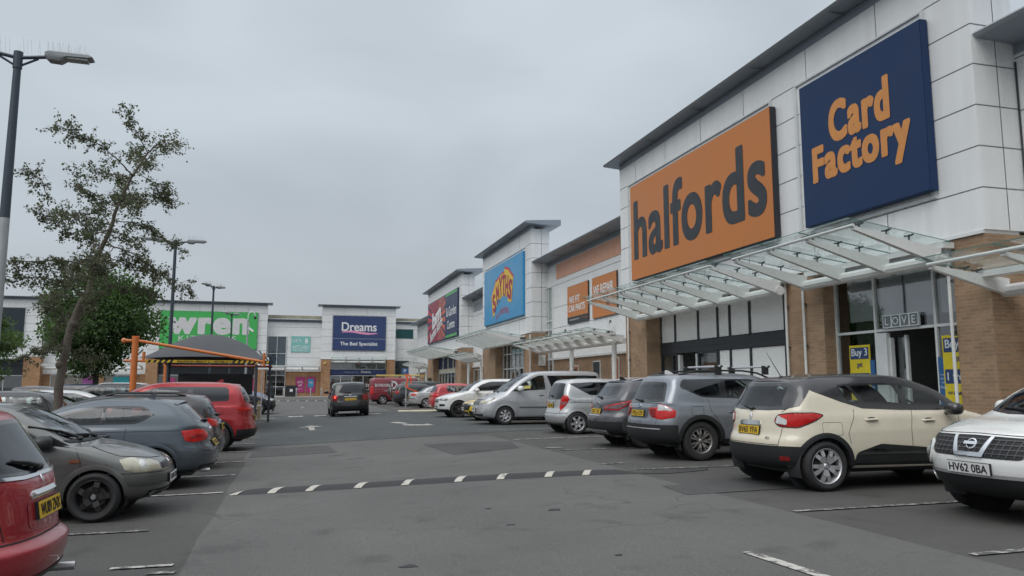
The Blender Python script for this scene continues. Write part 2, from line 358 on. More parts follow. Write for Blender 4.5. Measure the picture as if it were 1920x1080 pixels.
def wobble(x, y0, y1, n, a, seed):
    random.seed(seed); return [(x + random.uniform(-a, a), y0 + (y1 - y0) * i / n) for i in range(n + 1)]
sheet('road', wobble(5.35, -8, 21.4, 14, .03, 1) + [(x - .012 * max(0, y - 5) * .5, y) for x, y in wobble(-.86, 21.4, -8, 26, .05, 2)], .004, LANE)
sheet('road', [(-1.0, 21.45), (3, 21.7), (7, 23), (10.2, 24.6), (10.2, 31), (7, 41), (5.2, 42), (-1.2, 40.6)], .004, NEWA)
sheet('road', [(-1.2, 40.65), (5.2, 42.05), (5.2, 86.9), (-2.3, 86.9)], .004, LANE)
sheet('asphalt_patch', [(-.9, 18.3), (1.0, 18.3), (.92, 20.5), (-.9, 20.6)], .008, PATCH)
sheet('asphalt_patch', [(3.25, 15.9), (4.9, 16.8), (5.3, 18.8), (3.1, 19.0)], .008, PATCH)
sheet('asphalt_patch', [(4.9, 9.1), (6.75, 9.3), (6.9, 10.2), (5.0, 10.0)], .008, PATCH)
random.seed(5)
sheet('asphalt_patch', [(6.0 + (.75 + random.uniform(-.12, .12)) * cos(a) , 11.65 + (.22 + random.uniform(-.05, .05)) * sin(a) + .17 * cos(a)) for a in [2 * pi * i / 22 for i in range(22)]], .008, mat('dark_stain', (.035, .035, .036), .7))
for i, (px, py, s) in enumerate([(1.0, 6.75, .09), (3.0, 8.75, .1), (2.27, 8.1, .05), (2.3, 9.2, .05), (1.2, 4.6, .08), (2.75, 6.35, .04)]):
    sheet('tar_spot', [(px + s * random.uniform(.5, 1.3) * cos(a), py + s * .8 * random.uniform(.5, 1.3) * sin(a)) for a in [2 * pi * k / 9 for k in range(9)]], .0085, mat('tar', (.012, .012, .012), .5))
# painted markings: one object per marking, laid 4 mm above the road
def mark(name, pts, m=LINE, z=.012): return sheet(name, pts, z, m)
def line(x0, y0, x1, y1, wd=.1, m=LINE, name='bay_line'):
    d = V((x1 - x0, y1 - y0)); d.normalize(); n = V((-d.y, d.x)) * wd / 2
    k = max(2, int(hypot(x1 - x0, y1 - y0) / .4)); L = []; Rr = []
    for i in range(k + 1):
        t = i / k; p = V((x0 + (x1 - x0) * t, y0 + (y1 - y0) * t)); j = random.uniform(.85, 1.1)
        L.append(tuple(p + n * j)); Rr.append(tuple(p - n * j))
    return mark(name, L + Rr[::-1], m)
for y in (12.5, 14.85, 17.4, 20.0, 22.6, 25.0, 27.4, 44, 46.4, 48.8): line(-5.6, y, -.95, y + .03, .085)
line(-1.5, 7.72, -.98, 7.68, .075); line(-1.15, 7.42, -.92, 7.38, .09, LINE2)
line(-5.5, 9.6, -1.5, 9.6, .085, LINE2)
line(5.41, 7.6, 10.2, 7.75, .085, LINE2); line(5.5, 19.3, 10.2, 20.4, .1); line(5.5, 16.65, 5.85, 16.6, .12); line(5.45, 5.3, 10, 5.5, .09, LINE2)
line(5.3, 13.0, 5.75, 13.02, .09, LINE2); line(5.5, 12.0, 10.2, 12.15, .08, LINE2); line(5.6, 15.95, 10.2, 16.2, .09, LINE2); line(3.78, 6.0, 3.92, 4.0, .11)
line(5.55, 23.6, 10.2, 24, .1); line(5.9, 26.0, 6.4, 26.05, .1, LINE2); line(5.6, 28.9, 10.2, 29.2, .1); line(5.8, 30.8, 10.2, 31.0, .11); line(5.8, 34.6, 10.2, 34.9, .1, LINEY)
line(5.5, 38.2, 10.3, 38.6, .1, LINE2)
mark('hatched_bay', [(5.35, 41.2), (5.7, 43.5), (8.4, 44), (8.4, 40.9)], LINEY); line(5.7, 46.3, 9, 46.5, .16, LINEY); line(5.8, 49.2, 10, 49.4, .16, LINE); line(5.9, 52, 10, 52.2, .14, LINE2)
line(5.9, 56, 10, 56.2, .14, LINE2); line(5.9, 60, 10, 60.2, .14, LINE2); line(5.9, 64, 10, 64.2, .14, LINE2)
for x0, x1, y in ((-.2, .52, 39.5), (1.02, 1.62, 39.3), (2.0, 3.0, 38.2), (3.45, 4.2, 38.7)): mark('give_way_dash', rect(x0, x1, y - .45, y + .45))
def arrow(x, y, l=2.6, m=LINE, rev=False):
    pts = [(.09, 0), (.09, .62), (.42, .62), (0, 1), (-.42, .62), (-.09, .62), (-.09, 0)]
    s = -1 if rev else 1
    mark('lane_arrow', [(x + p[0] * 1.05 * s, y + s * (p[1] - .5) * l) for p in pts], m)
arrow(.68, 29.2, 3.2); arrow(.6, 52, 3.2, LINE2)
mark('lane_arrow', [(3.55, 29.9), (3.95, 30.2), (4.15, 28.9), (3.98, 28.45), (3.72, 29.2)]); mark('lane_arrow', [(3.75, 28.0), (4.0, 28.2), (4.55, 27.7), (4.75, 28.2), (4.8, 26.9), (4.2, 27.1), (3.85, 27.4)])
# pavements (real kerb steps)
b = MB(); b.box(10.5, 40, -20, 86, 0, .12, PAVE, 'b'); b.box(10.35, 10.5, -20, 86, 0, .125, KERB, 'b'); tag(b.build('pavement'), kind='structure')
b = MB(); b.box(-80, 40, 87.15, 130, 0, .12, PAVE, 'b'); b.box(-80, 10.35, 87, 87.15, 0, .125, KERB, 'b'); tag(b.build('pavement'), kind='structure')

# speed humps: bolted black sections with white stripes
def hump(p0, p1, w_, h_, stripes, label, mk=True):
    p0, p1 = V(p0), V(p1); d = (p1 - p0).normalized(); n = V((-d.y, d.x, 0)); L = (p1 - p0).length
    p0.z = zg(p0.x, p0.y); root = empty('speed_hump', p0, 0); tag(root, label, 'speed hump')
    prof = [(-.5, 0), (-.36, .55), (-.16, .93), (0, 1), (.16, .93), (.36, .55), (.5, 0)]
    def strip(t0, t1, lift, sk0=0, k=6):
        rows = []
        for i in range(k + 1):
            t = t0 + (t1 - t0) * i / k; e = min(1, max(0, t / .35), max(0, (L - t) / .3)) if True else 1
            rows.append([d * (t + sk0 * q[0]) + n * (q[0] * w_) + V((0, 0, q[1] * h_ * e + .004 + lift + zg(*(p0 + d * t).xy) - zg(*p0.xy))) for q in prof])
        return rows
    b = MB(); b.grid(strip(0, L, 0, 0, 60), mat('hump_rubber', (.030, .030, .032), .75, 0, .25, 6, bump=.3, bscale=60)); o = b.build('hump_body', root)
    for t in stripes:
        b = MB(); b.grid(strip(t, t + .115, .004, .2), worn('hump_white', (.46, .44, .39), (.10, .095, .09), .40)); b.build('white_stripe', root)
    return root
hump((-.85, 12.35, 0), (5.36, 11.6, 0), .42, .055, [.12, .66, 1.2, 1.9, 2.6, 3.4, 4.05, 4.8, 5.4], 'black rubber speed hump with white stripes across the near lane')
hump((-2.2, 70.5, 0), (4.6, 71.2, 0), .45, .055, [.2 + .8 * i for i in range(8)], 'far speed hump with white stripes beyond the moving black car')

# ------------------------------------------------------------------ retail buildings
class Fr:
    def __init__(s, far): s.far = far; s.ux = V((1, 0, 0)) if far else V((0, -1, 0)); s.n = V((0, -1, 0)) if far else V((-1, 0, 0))
    def P(s, u, n, z): return V((u, 92 - n, z)) if s.far else V((13 - n, u, z))
    def box(s, b, u0, u1, n0, n1, z0, z1, m, skip=''):
        p, q = s.P(u0, n0, z0), s.P(u1, n1, z1); b.box(p.x, q.x, p.y, q.y, z0, z1, m, skip)
    def text(s, b, body, m, u, n, z, width=None, height=None, **k): put_text(b, body, m, s.P(u, n, z), s.ux, (0, 0, 1), width, height, **k)
RT, FA = Fr(False), Fr(True)
ZT, ZB = 10.42, 4.45
HJ = [5.3, 6.15, 7.0, 7.86, 8.71, 9.56]
def joints(f, b, u0, u1, n, zs, us=(), z0=ZB, z1=ZT, t=.022):
    for z in zs: f.box(b, u0 + .003, u1 - .003, n, n + .004, z - t / 2, z + t / 2, SEAMJ)
    for u in us: f.box(b, u - t / 2, u + t / 2, n, n + .003, z0 + .02, z1, SEAMJ)
def eaves(f, root, u0, u1, n, z, over, endo, back):
    b = MB(); f.box(b, u0 + .01, u1 - .01, n - .2, n + .02, z - .02, z + .2, EAVE)
    pr = [(n - .3, z + .185), (n + over, z + .24), (n + over + .06, z + .30), (n + over, z + .36), (n + over - .3, z + .39), (n - back, z + .52), (n - back, z + .185)]
    A = [f.P(u0 - endo, q[0], q[1]) for q in pr]; B = [f.P(u1 + endo, q[0], q[1]) for q in pr]
    b.face(A, EAVE); b.face(B[::-1], EAVE)
    for i in range(len(pr)): b.face([A[i], A[(i + 1) % 7], B[(i + 1) % 7], B[i]], EAVE_T if i in (1, 2, 3) else EAVE)
    k = int((u1 - u0) / 3)
    for i in range(1, k):   # soffit sheet laps
        u = u0 + (u1 - u0) * i / k; f.box(b, u - .01, u + .01, n + .05, n + over - .02, z + .17, z + .188, JOINT)
    b.build('eaves', root)
def pillar(f, root, u0, u1, n0, n1, z1, m=BRICK, name='brick_pillar'):
    b = MB(); f.box(b, u0, u1, n0, n1, .1, z1, m); b.build(name, root)
def pipe(f, root, u, n, z1):
    b = MB(); b.tube([f.P(u, n, .12), f.P(u, n, z1)], .035, STEEL)
    for z in (1.2, 2.4, 3.5): f.box(b, u - .07, u + .07, n - .05, n, z, z + .05, JOINT)
    b.build('downpipe', root)
def canopy(f, root, u0, u1, zf=4.5, zr=3.97, nf=2.4, nr=.35, step=1.45, cols=(), glassm=CANGLASS, clips=True):
    nb = max(2, round((u1 - u0) / step) + 1); sl = (zf - zr) / (nf - nr)
    g = MB(); n0, n1 = .15, nf + .22
    zg = lambda n: zf + .13 + (n - nf) * sl * .55
    np_ = nb - 1
    for i in range(np_):
        a, c = u0 + (u1 - u0) * i / np_, u0 + (u1 - u0) * (i + 1) / np_
        a += .008 if i else -.14; c -= .008 if i < np_ - 1 else -.14
        q = [(a, n0), (c, n0), (c, n1), (a, n1)]
        lo = [f.P(u, n, zg(n)) for u, n in q]; hi = [p + V((0, 0, .016)) for p in lo]
        g.face(hi, glassm)
        for k in range(4): g.face([lo[k], lo[(k + 1) % 4], hi[(k + 1) % 4], hi[k]], mat('glass_edge', (.06, .16, .14), .2))
    gl = g.build('canopy', root, normals=True)
    for i in range(nb):
        u = u0 + (u1 - u0) * i / (nb - 1); b = MB()
        b.bar(f.P(u, nf, zf), f.P(u, nr, zr + .05), .09, .07, STEEL, w2=.13, h2=.32)
        if clips:
            for n in (nf - .15, nf - .8, nr + .7):
                z = zf + (n - nf) * sl
                b.tube([f.P(u, n, z + .02), f.P(u, n, zg(n))], .02, JOINT, 6)
                for s in (-1, 1): b.bar(f.P(u, n, zg(n) - .03), f.P(u + s * .12, n, zg(n) - .01), .03, .03, JOINT)
        b.build('beam', gl)
    b = MB(); b.tube([f.P(u0 - .05, nf + .02, zf + .05), f.P(u1 + .05, nf + .02, zf + .05)], .035, STEEL); b.build('front_rail', gl)
    b = MB(); b.tube([f.P(u0 - .1, nr, zr - .02), f.P(u1 + .1, nr, zr - .02)], .13, STEEL, 10); b.build('rear_beam', gl)
    b = MB(); f.box(b, u0 - .1, u1 + .1, .02, .3, zr + .22, zr + .34, STEEL); b.build('gutter', gl)
    for u in cols:
        b = MB(); b.tube([f.P(u, nr + .1, .12), f.P(u, nr + .1, zr)], .11, STEEL, 14); b.tube([f.P(u, nr + .1, .12), f.P(u, nr + .1, .2)], .16, STEEL, 14); b.build('column', gl)
    return gl
def glazing(f, root, us, zs, n, gm=SHOPGLASS, fm=FRAME, bw=.06, name='shop_window', skip=()):
    """framed glazing on a grid; one pane object per opening"""
    b = MB()
    for u in us: f.box(b, u - bw / 2, u + bw / 2, n - .05, n + .05, zs[0], zs[-1], fm)
    for z in zs: f.box(b, us[0], us[-1], n - .047, n + .047, z - bw / 2, z + bw / 2, fm)
    fr = b.build(name, root)
    g = MB()
    for i in range(len(us) - 1):
        for j in range(len(zs) - 1):
            if (i, j) in skip: continue
            g.face([f.P(us[i], n, zs[j]), f.P(us[i + 1], n, zs[j]), f.P(us[i + 1], n, zs[j + 1]), f.P(us[i], n, zs[j + 1])], gm)
    g.build('glass', fr)
    return fr
FLOORM = mat('shop_floor', (.16, .15, .14), .6); WALLM = mat('shop_inner', (.34, .345, .35), .8)
def room(f, root, u0, u1, n0, depth, z1=4.3, m=WALLM):
    b = MB(); f.box(b, u0, u1, n0 - depth - .1, n0 - depth, .1, z1, m); f.box(b, u0 - .08, u0, n0 - depth, n0, .1, z1, m); f.box(b, u1, u1 + .08, n0 - depth, n0, .1, z1, m)
    f.box(b, u0, u1, n0 - depth, n0, .1, .14, FLOORM); f.box(b, u0, u1, n0 - depth, n0, z1 - .06, z1, m); b.build('shop_interior', root)
def tower(f, u0, u1, label, signs, vj=(), ends=True, panels=True):
    root = empty('retail_building', f.P((u0 + u1) / 2, 0, 0)); root.location = (0, 0, 0); tag(root, label, 'building')
    b = MB(); f.box(b, u0, u1, -1.1, 0, ZB, ZT, WHITE); f.box(b, u0 + .05, u1 - .05, -.9, .03, ZB - .07, ZB - .001, STEEL)
    joints(f, b, u0, u1, 0, [HJ[-1]], vj, HJ[-1]); joints(f, b, u0, u1, 0, [HJ[0]])
    xs = sorted([u0] + [c for s in signs for c in s] + [u1])
    for k in range(0, len(xs), 2): joints(f, b, xs[k], xs[k + 1], 0, HJ[1:-1])
    for s0, s1 in signs:    # trim frame round each sign
        for a, c, z0, z1 in ((s0 - .14, s0 - .05, 5.40, 9.50), (s1 + .05, s1 + .14, 5.40, 9.50), (s0 - .14, s1 + .14, 9.50, 9.57 - .03), (s0 - .14, s1 + .14, 5.33, 5.40)): f.box(b, a, c, 0, .05, z0, z1, FRAME)
        for k in range(int((s1 - s0) / 2.6) + 1):
            u = s0 + 1.3 + 2.6 * k
            if u < s1: f.box(b, u - .01, u + .01, 0, .003, ZB, HJ[0], SEAMJ); f.box(b, u - .01, u + .01, 0, .003, HJ[-1], ZT, SEAMJ)
    for uu, sgn in ((u0, -1), (u1, 1)):   # joints on the returns
        for z in HJ:
            p, q = f.P(uu, -1.09, z - .011), f.P(uu + sgn * .004, 0, z + .011); b.box(p.x, q.x, p.y, q.y, z - .011, z + .011, SEAMJ)
        p, q = f.P(uu, -.62, ZB), f.P(uu + sgn * .003, -.6, ZT); b.box(p.x, q.x, p.y, q.y, ZB + .01, ZT, SEAMJ)
    f.box(b, u0 + .02, u1 - .02, -18, -6.2, .1, 8.4, WHITE); f.box(b, u0 + .02, u1 - .02, -6.2, -1.1, ZB, 8.4, WHITE)
    b.build('wall', root); eaves(f, root, u0, u1, 0, ZT, .5, .5 if ends else .45, 1.65)
    return root
def link(f, u0, u1, label, n=-1.0, brick_z=2.84, bands=True, zt=8.2, eo=.93, e0=0, e1=0, brk=BRICK):
    root = empty('link_building'); tag(root, label, 'building')
    b = MB(); f.box(b, u0, u1, -18, n, brick_z, zt, WHITE)
    joints(f, b, u0, u1, n, [z for z in (4.55, 5.7, 6.96, 8.08) if z < zt], [], brick_z, zt); f.box(b, u0, u1, n, n + .08, brick_z - .05, brick_z + .05, STEEL)
    b.build('wall', root)
    b = MB(); f.box(b, u0, u1, -18, n - .01, .1, brick_z - .05, brk); b.build('brick_base', root)
    eaves(f, root, u0 + e0, u1 - e1, n, zt - .02, eo, 0, 6)
    return root
def sign(f, name, u0, u1, z0, z1, m, label, letters, side=None, t=.22, n=.03, cat='sign', group=None, edge=None):
    root = empty(name); root.location = f.P((u0 + u1) / 2, 0, z0); off = -V(root.location)
    b = MB(); f.box(b, u0, u1, n, n + t - .012, z0, z1, side or m); f.box(b, u0 + .012, u1 - .012, n + t - .012, n + t, z0 + .012, z1 - .012, m)
    o = b.build('board', root); o.location = off
    for nm, fn in letters:
        b = MB(); fn(b, n + t + .004); o = b.build(nm, root, normals=False); o.location = off
    tag(root, label, cat, group); return root

# --- Halfords / Card Factory block
A = tower(RT, 11.75, 29.25, 'large white retail block at the right with orange and blue signs over brick pillars', [(13.0, 17.26), (18.6, 28.27)])
U = lambda u: V((0, 0, 0))
sign(RT, 'shop_sign', 18.27, 27.75, 5.49, 9.28, ORANGE, 'big orange sign with one long dark lowercase word on the white block', [
    ('lettering', lambda b, n: RT.text(b, 'halfords', CHAR, 23.0, n, 7.44, 8.75, 2.25, bold=.031, space=1.06))], side=mat('sign_edge_dark', (.02, .022, .03), .5), t=.2)
sign(RT, 'shop_sign', 12.78, 16.93, 5.48, 9.27, NAVY, 'square navy sign with two lines of orange letters beside the big orange sign', [
    ('lettering', lambda b, n: (RT.text(b, 'Card', mat('letter_orange', (.60, .25, .065), .5), 14.80, n, 7.92, 1.95, .95, bold=.06, space=1.14), RT.text(b, 'Factory', MATS['letter_orange'], 14.86, n, 6.88, 3.2, 1.12, bold=.06, space=1.14)))], t=.2)
pillar(RT, A, 27.05, 28.95, -1.0, -.02, ZB - .08); pillar(RT, A, 16.7, 18.25, -1.0, -.02, ZB - .08); pillar(RT, A, 11.75, 12.62, -1.0, -.02, ZB - .08)
for u in (28.55, 18.15, 17.4, 12.66): pipe(RT, A, u, .06, 4.3)
canopy(RT, A, 18.05, 26.95); canopy(RT, A, 12.6, 16.9)
# white-boarded shopfront with a dark header band
room(RT, A, 18.3, 27.0, -.75, 5)
b = MB(); RT.box(b, 18.25, 27.05, -.72, -.6, 2.56, 2.97, CHAR); RT.box(b, 18.25, 27.05, -.597, -.59, 2.755, 2.77, JOINT); b.build('header_band', A)
BOARD = mat('white_board', (.88, .89, .88), .5, 0, .05, .8)
us = [27.05, 25.9, 24.2, 22.9, 22.15, 21.0, 19.2, 18.25]
b = MB()
for i in range(len(us) - 1): RT.box(b, us[i] - .05, us[i + 1] + .05, -.70, -.66, 3.0, 4.4, BOARD)
for u in us: RT.box(b, u - .045, u + .045, -.72, -.62, 2.99, 4.42, CHAR)
b.build('upper_boarding', A)
b = MB()
for i in range(3, len(us) - 1): RT.box(b, us[i] - .05, us[i + 1] + .05, -.70, -.66, .14, 2.54, BOARD)
for u in us[3:]: RT.box(b, u - .045, u + .045, -.72, -.62, .13, 2.55, CHAR)
RT.box(b, 18.25, 22.9, -.72, -.62, .12, .3, CHAR); b.build('lower_boarding', A)
glazing(RT, A, [27.0, 26.1, 25.75], [.14, 2.52], -.66, fm=CHAR, bw=.07, name='entrance_window'); glazing(RT, A, [24.2, 22.95], [.14, 2.52], -.66, fm=CHAR, bw=.07, name='entrance_window')
b = MB(); RT.box(b, 25.7, 25.55, -.75, -.62, .14, 2.5, FRAME); RT.box(b, 24.4, 24.3, -.75, -.62, .14, 2.5, FRAME); b.build('sliding_door', A)
# card shop front
room(RT, A, 12.65, 16.7, -.45, 5)
cw = glazing(RT, A, [16.68, 15.3, 13.5, 12.64], [.14, 2.68, 4.36], -.4, name='shop_window', skip=((1, 0),))
b = MB()
for k in range(4):   # card racks inside
    RT.box(b, 12.9 + k * 1.0, 13.6 + k * 1.0, -4.6, -4.3, .2, 2.1, mat('rack', (.05, .05, .055), .6))
    random.seed(30 + k)
    for q in range(26):
        uu, zz = 12.95 + k + random.random() * .55, .4 + random.random() * 1.5
        RT.box(b, uu, uu + .1, -4.3, -4.28, zz, zz + .14, mat('card%d' % (q % 5), [(.2, .12, .1), (.1, .14, .2), (.22, .2, .12), (.25, .25, .25), (.16, .06, .1)][q % 5], .6))
b.build('card_racks', A)
b = MB(); RT.box(b, 14.95, 15.26, -.46, -.34, .14, 2.62, FRAME); RT.box(b, 14.98, 14.90, -.52, -.42, .2, 2.5, FRAME); RT.box(b, 14.55, 14.62, -.62, -.55, .14, 2.55, FRAME); RT.box(b, 14.6, 14.98, -.60, -.57, .14, 2.5, SHOPGLASS); b.build('door', A)
for u0, u1, key in ((15.35, 16.6, 'left'), (13.55, 15.2, 'middle'), (12.7, 13.4, 'right')):   # pale picture film inside the upper windows
    b = MB(); RT.box(b, u0, u1 - (.35 if key == 'left' else 0), -.46, -.45, 2.95, 4.25, mat('picture_film', (.42, .41, .44), .7, 0, .3, 1.1)); b.build('window_film', cw)
b = MB(); RT.box(b, 14.42, 14.46, -.44, -.43, 2.95, 4.25, JOINT); b.build('film_joint', cw)
def poster(u, z0, wd, h, label, rows, cut=1):
    def L(b, n):
        for zf, hf, txt, bgm, tm, wf in rows:
            if bgm: RT.box(b, u - wd * .44, u + wd * .44, n - .003, n - .001, z0 + h * (zf - hf * .5), z0 + h * (zf + hf * .5), bgm)
            RT.text(b, txt, tm, u, n + .001, z0 + h * zf, wd * wf, None if len(txt) > 4 else h * hf * .62, bold=.02)
    return sign(RT, 'poster', u - wd / 2, u + wd / 2, z0, z0 + h, mat('poster_yellow', (.62, .50, .02), .5), label, [('print', L)], t=.012, n=-.335, cat='poster')
PN = mat('poster_navy', (.02, .045, .13), .5); PW = mat('poster_white', (.6, .66, .7), .5)
rows = [(.86, .2, 'Buy 3', PN, PW, .74), (.65, .15, 'get', None, PN, .26), (.42, .2, '1 free', PN, PW, .7), (.2, .15, 'on all cards', None, PN, .74)]
poster(15.85, .95, .72, 1.42, 'yellow and navy Buy 3 get 1 free poster left of the card shop door', rows)
poster(12.98, .95, .72, 1.5, 'yellow and navy Buy 3 get 1 free poster beside the corner brick pillar', rows)
for u, lab in ((15.47, 'narrow blue notice in the window just left of the card shop door'), (13.36, 'narrow blue notice in the window just right of the card shop door')):
    sign(RT, 'window_notice', u - .12, u + .12, .8, 2.0, mat('notice_blue', (.02, .10, .26), .5), lab, [('print', lambda b, n, u=u: (RT.text(b, 'Members', PW, u, n, 1.62, .16), RT.text(b, 'choose', PW, u, n, 1.54, .15), RT.text(b, 'card', PW, u, n, 1.46, .1), RT.text(b, 'free', PW, u, n, 1.36, .16)))], t=.01, n=-.335, cat='notice')
lv = empty('letter_blocks'); tag(lv, 'row of white framed blocks spelling LOVE above the card shop door', 'sign')
for i, ch in enumerate('LOVE'):
    u = 14.84 - i * .27; b = MB(); RT.box(b, u - .135, u + .135, -.345, -.29, 2.72, 3.02, PW); RT.box(b, u - .11, u + .11, -.29, -.286, 2.745, 2.995, mat('block_grey', (.16, .17, .17), .6)); RT.text(b, ch, PW, u, -.28, 2.87, None, .17, bold=.02); b.build('letter_block', lv)

# --- link with the fitting posters
K1 = link(RT, 29.25, 41.9, 'white link wall with pale orange band between the two signed blocks')
b = MB(); RT.box(b, 31.5, 40.35, -.99, -.975, 7.26, 8.10, mat('pale_orange', (.66, .34, .22), .5, 0, .05, .5))
for i in range(1, 12): RT.box(b, 31.5 + i * .74 - .007, 31.5 + i * .74 + .007, -.976, -.972, 7.27, 8.09, mat('pale_orange_joint', (.36, .18, .12), .6))
b.build('orange_band', K1)
canopy(RT, K1, 30.0, 41.6, 3.62, 3.28, 1.1, -.35, 1.45, cols=(30.7, 36.0))
glazing(RT, K1, [42.3, 41.6, 40.9], [.14, 1.2, 2.1, 4.5, 5.0, 6.95], -.95, name='stair_window')
for u, wd, lab in ((36.9, 2.98, 'WE FIT\nCAR PARTS'), (33.35, 2.98, 'WE REPAIR\nCAR PARTS')):
    fit = 'FIT' in lab
    def L(b, n, u=u, fit=fit, lab=lab):
        if fit:
            RT.text(b, 'WE FIT', SIGNW, u + .42, n, 5.83, 1.55, .34, bold=.03); RT.text(b, 'CAR PARTS', SIGNW, u + .1, n, 5.38, 2.35, .34, bold=.03)
            RT.box(b, u - 1.48, u + 1.48, n - .003, n, 4.61, 4.94, CHAR); RT.text(b, 'No fitting while you wait', SIGNW, u + .45, n + .003, 4.78, 1.4, .12); RT.text(b, 'ask in store today', mat('small_orange', (.5, .16, .05), .5), u - .95, n + .003, 4.80, .95, .12)
        else: RT.text(b, 'WE REPAIR', SIGNW, u + .1, n, 5.95, 2.4, .42, bold=.03)
    sign(RT, 'shop_sign', u - wd / 2, u + wd / 2, 4.6, 6.58, ORANGE, 'orange panel reading WE FIT CAR PARTS on the link wall' if fit else 'orange panel reading WE REPAIR nearest the big orange sign', [('lettering', L)], side=CHAR, t=.08, n=-.99)
for u0, u1, z0, z1, lab in ((37.0, 37.8, 1.2, 2.35, 'leftmost small orange notice board on brick under the link canopy'), (34.1, 34.9, 1.3, 2.5, 'dark framed notice board on brick between two orange notice boards'), (31.9, 32.6, .7, 2.6, 'tall orange notice board on brick near the white column'), (29.8, 30.4, .4, 2.7, 'tall orange notice board on brick beside the boarded shopfront')):
    dk = 'dark' in lab; b = MB(); RT.box(b, u0 - .06, u1 + .06, -1.0, -.95, z0 - .06, z1 + .06, FRAME); RT.box(b, u0, u1, -.95, -.94, z0, z1, CHAR if dk else mat('notice_orange', (.45, .12, .03), .5)); RT.box(b, u0 + .12, u1 - .12, -.94, -.936, z1 - .5, z1 - .12, CHAR)
    tag(b.build('notice_board'), lab, 'notice')
for u, lab in ((38.2, 'small white rooftop camera bracket at the far end of the link canopy'), (32.2, 'white wall camera bracket above the near end of the link canopy')):
    r = empty('wall_camera', RT.P(u, -.97, 3.95)); tag(r, lab, 'camera'); b = MB(); b.tube([(0, 0, -.3), (-.3, 0, -.3), (-.3, 0, .25)], .03, STEEL); b.build('bracket', r); b = MB(); b.box(-.36, -.24, -.12, .18, .25, .37, STEEL); b.box(-.34, -.26, -.14, -.12, .27, .35, BLACK); b.build('camera_body', r)
# --- Smyths block
B_ = tower(RT, 41.9, 53.8, 'middle white retail block with bright blue toy shop sign', [(43.05, 52.6)])
SKYB = mat('sign_blue', (.03, .27, .52), .35, 0, .06, .5); YEL = mat('logo_yellow', (.72, .48, .05), .5); LRED = mat('logo_red', (.34, .02, .07), .5); LRED2 = mat('logo_red_bright', (.50, .04, .06), .5)
def smyths(b, n):
    c = 47.75
    tops = [(-2.62, 6.9), (-1.55, 8.15), (-1.15, 7.95), (.2, 8.6), (.5, 8.5), (.75, 8.85), (2.55, 7.9)]
    # five tilted card shapes behind the letters
    cards = [[(-2.75, 7.35), (-1.5, 8.3), (-1.3, 6.75), (-2.0, 6.0), (-2.3, 5.95)], [(-1.45, 8.2), (.15, 8.6), (.2, 7.1), (-.6, 6.95), (-1.5, 7.1)], [(-.1, 8.45), (.55, 8.55), (.7, 7.2), (0, 7.05)], [(.55, 8.85), (1.7, 8.55), (1.7, 6.9), (.7, 7.0)], [(1.3, 8.7), (2.65, 8.0), (2.2, 6.5), (1.4, 6.65)]]
    for k, (sh, m, e) in enumerate(((.13, LRED2, 0), (0, YEL, .004))):
        for ci_, cd_ in enumerate(cards): b.face([RT.P(c - (q[0] * 1.0 + sh * .6 * (1 if q[0] > 0 else -1)), n + e + .0007 * ci_, q[1] + (sh if q[1] > 7.4 else 0)) for q in cd_], m)
    for ch, u, z, h, rot in zip('SMYTHS', (-2.0, -1.1, -.3, .42, 1.15, 1.95), (6.85, 7.35, 7.75, 7.8, 7.65, 7.35), (1.15, 1.15, 1.2, 1.2, 1.25, 1.2), (.3, .22, .1, -.05, -.18, -.3)):
        ux = V((0, -cos(rot), sin(rot))); uy = V((0, sin(rot), cos(rot)))
        put_text(b, ch, LRED, RT.P(c - u, n + .012, z), ux, uy, .62, h, bold=.045)
    for k, ch in enumerate('TOYS SUPERSTORES'):
        if ch == ' ': continue
        t = (k - 7.5) / 7.5; put_text(b, ch, LRED2, RT.P(c - t * 1.5, n, 6.12 - .22 * t * t + .25 * t * .6), V((0, -1, .1 - .2 * t)).normalized(), (0, 0, 1), .15, .34, bold=.02)
sign(RT, 'shop_sign', 43.05, 52.6, 5.5, 9.3, SKYB, 'bright blue sign with curved yellow banner and red letters', [('logo', smyths)], t=.15)
pillar(RT, B_, 50.2, 53.7, -1.0, -.02, ZB - .08); pillar(RT, B_, 41.9, 43.5, -1.0, -.02, ZB - .08)
canopy(RT, B_, 43.2, 51.6, 4.42, 3.97, step=1.2, clips=False)
room(RT, B_, 43.5, 50.2, -.75, 5); glazing(RT, B_, [43.5 + i * .96 for i in range(8)], [.14, 2.45, 3.4, 4.38], -.6, bw=.07, skip=((2, 0),))
pipe(RT, B_, 53.6, .06, 4.3); pipe(RT, B_, 42.0, .06, 4.3)
b = MB(); RT.box(b, 41.80, 41.895, -.8, -.4, 2.5, 3.1, mat('alarm_white', (.7, .7, .68), .5)); b.build('alarm_box', B_)
K2 = link(RT, 53.8, 61.2, 'narrow white link wall between the toy shop and the sunburst sign')
b = MB(); RT.box(b, 54.2, 60.9, -.99, -.97, 7.3, 7.95, mat('grey_band', (.30, .34, .38), .5)); b.build('grey_band', K2)
canopy(RT, K2, 54.4, 60.6, 3.62, 3.28, 1.1, -.35, 1.3, cols=(55.2, 59.5), clips=False)
glazing(RT, K2, [54.5, 56, 57.5, 59, 60.5], [.14, 2.6], -.95)
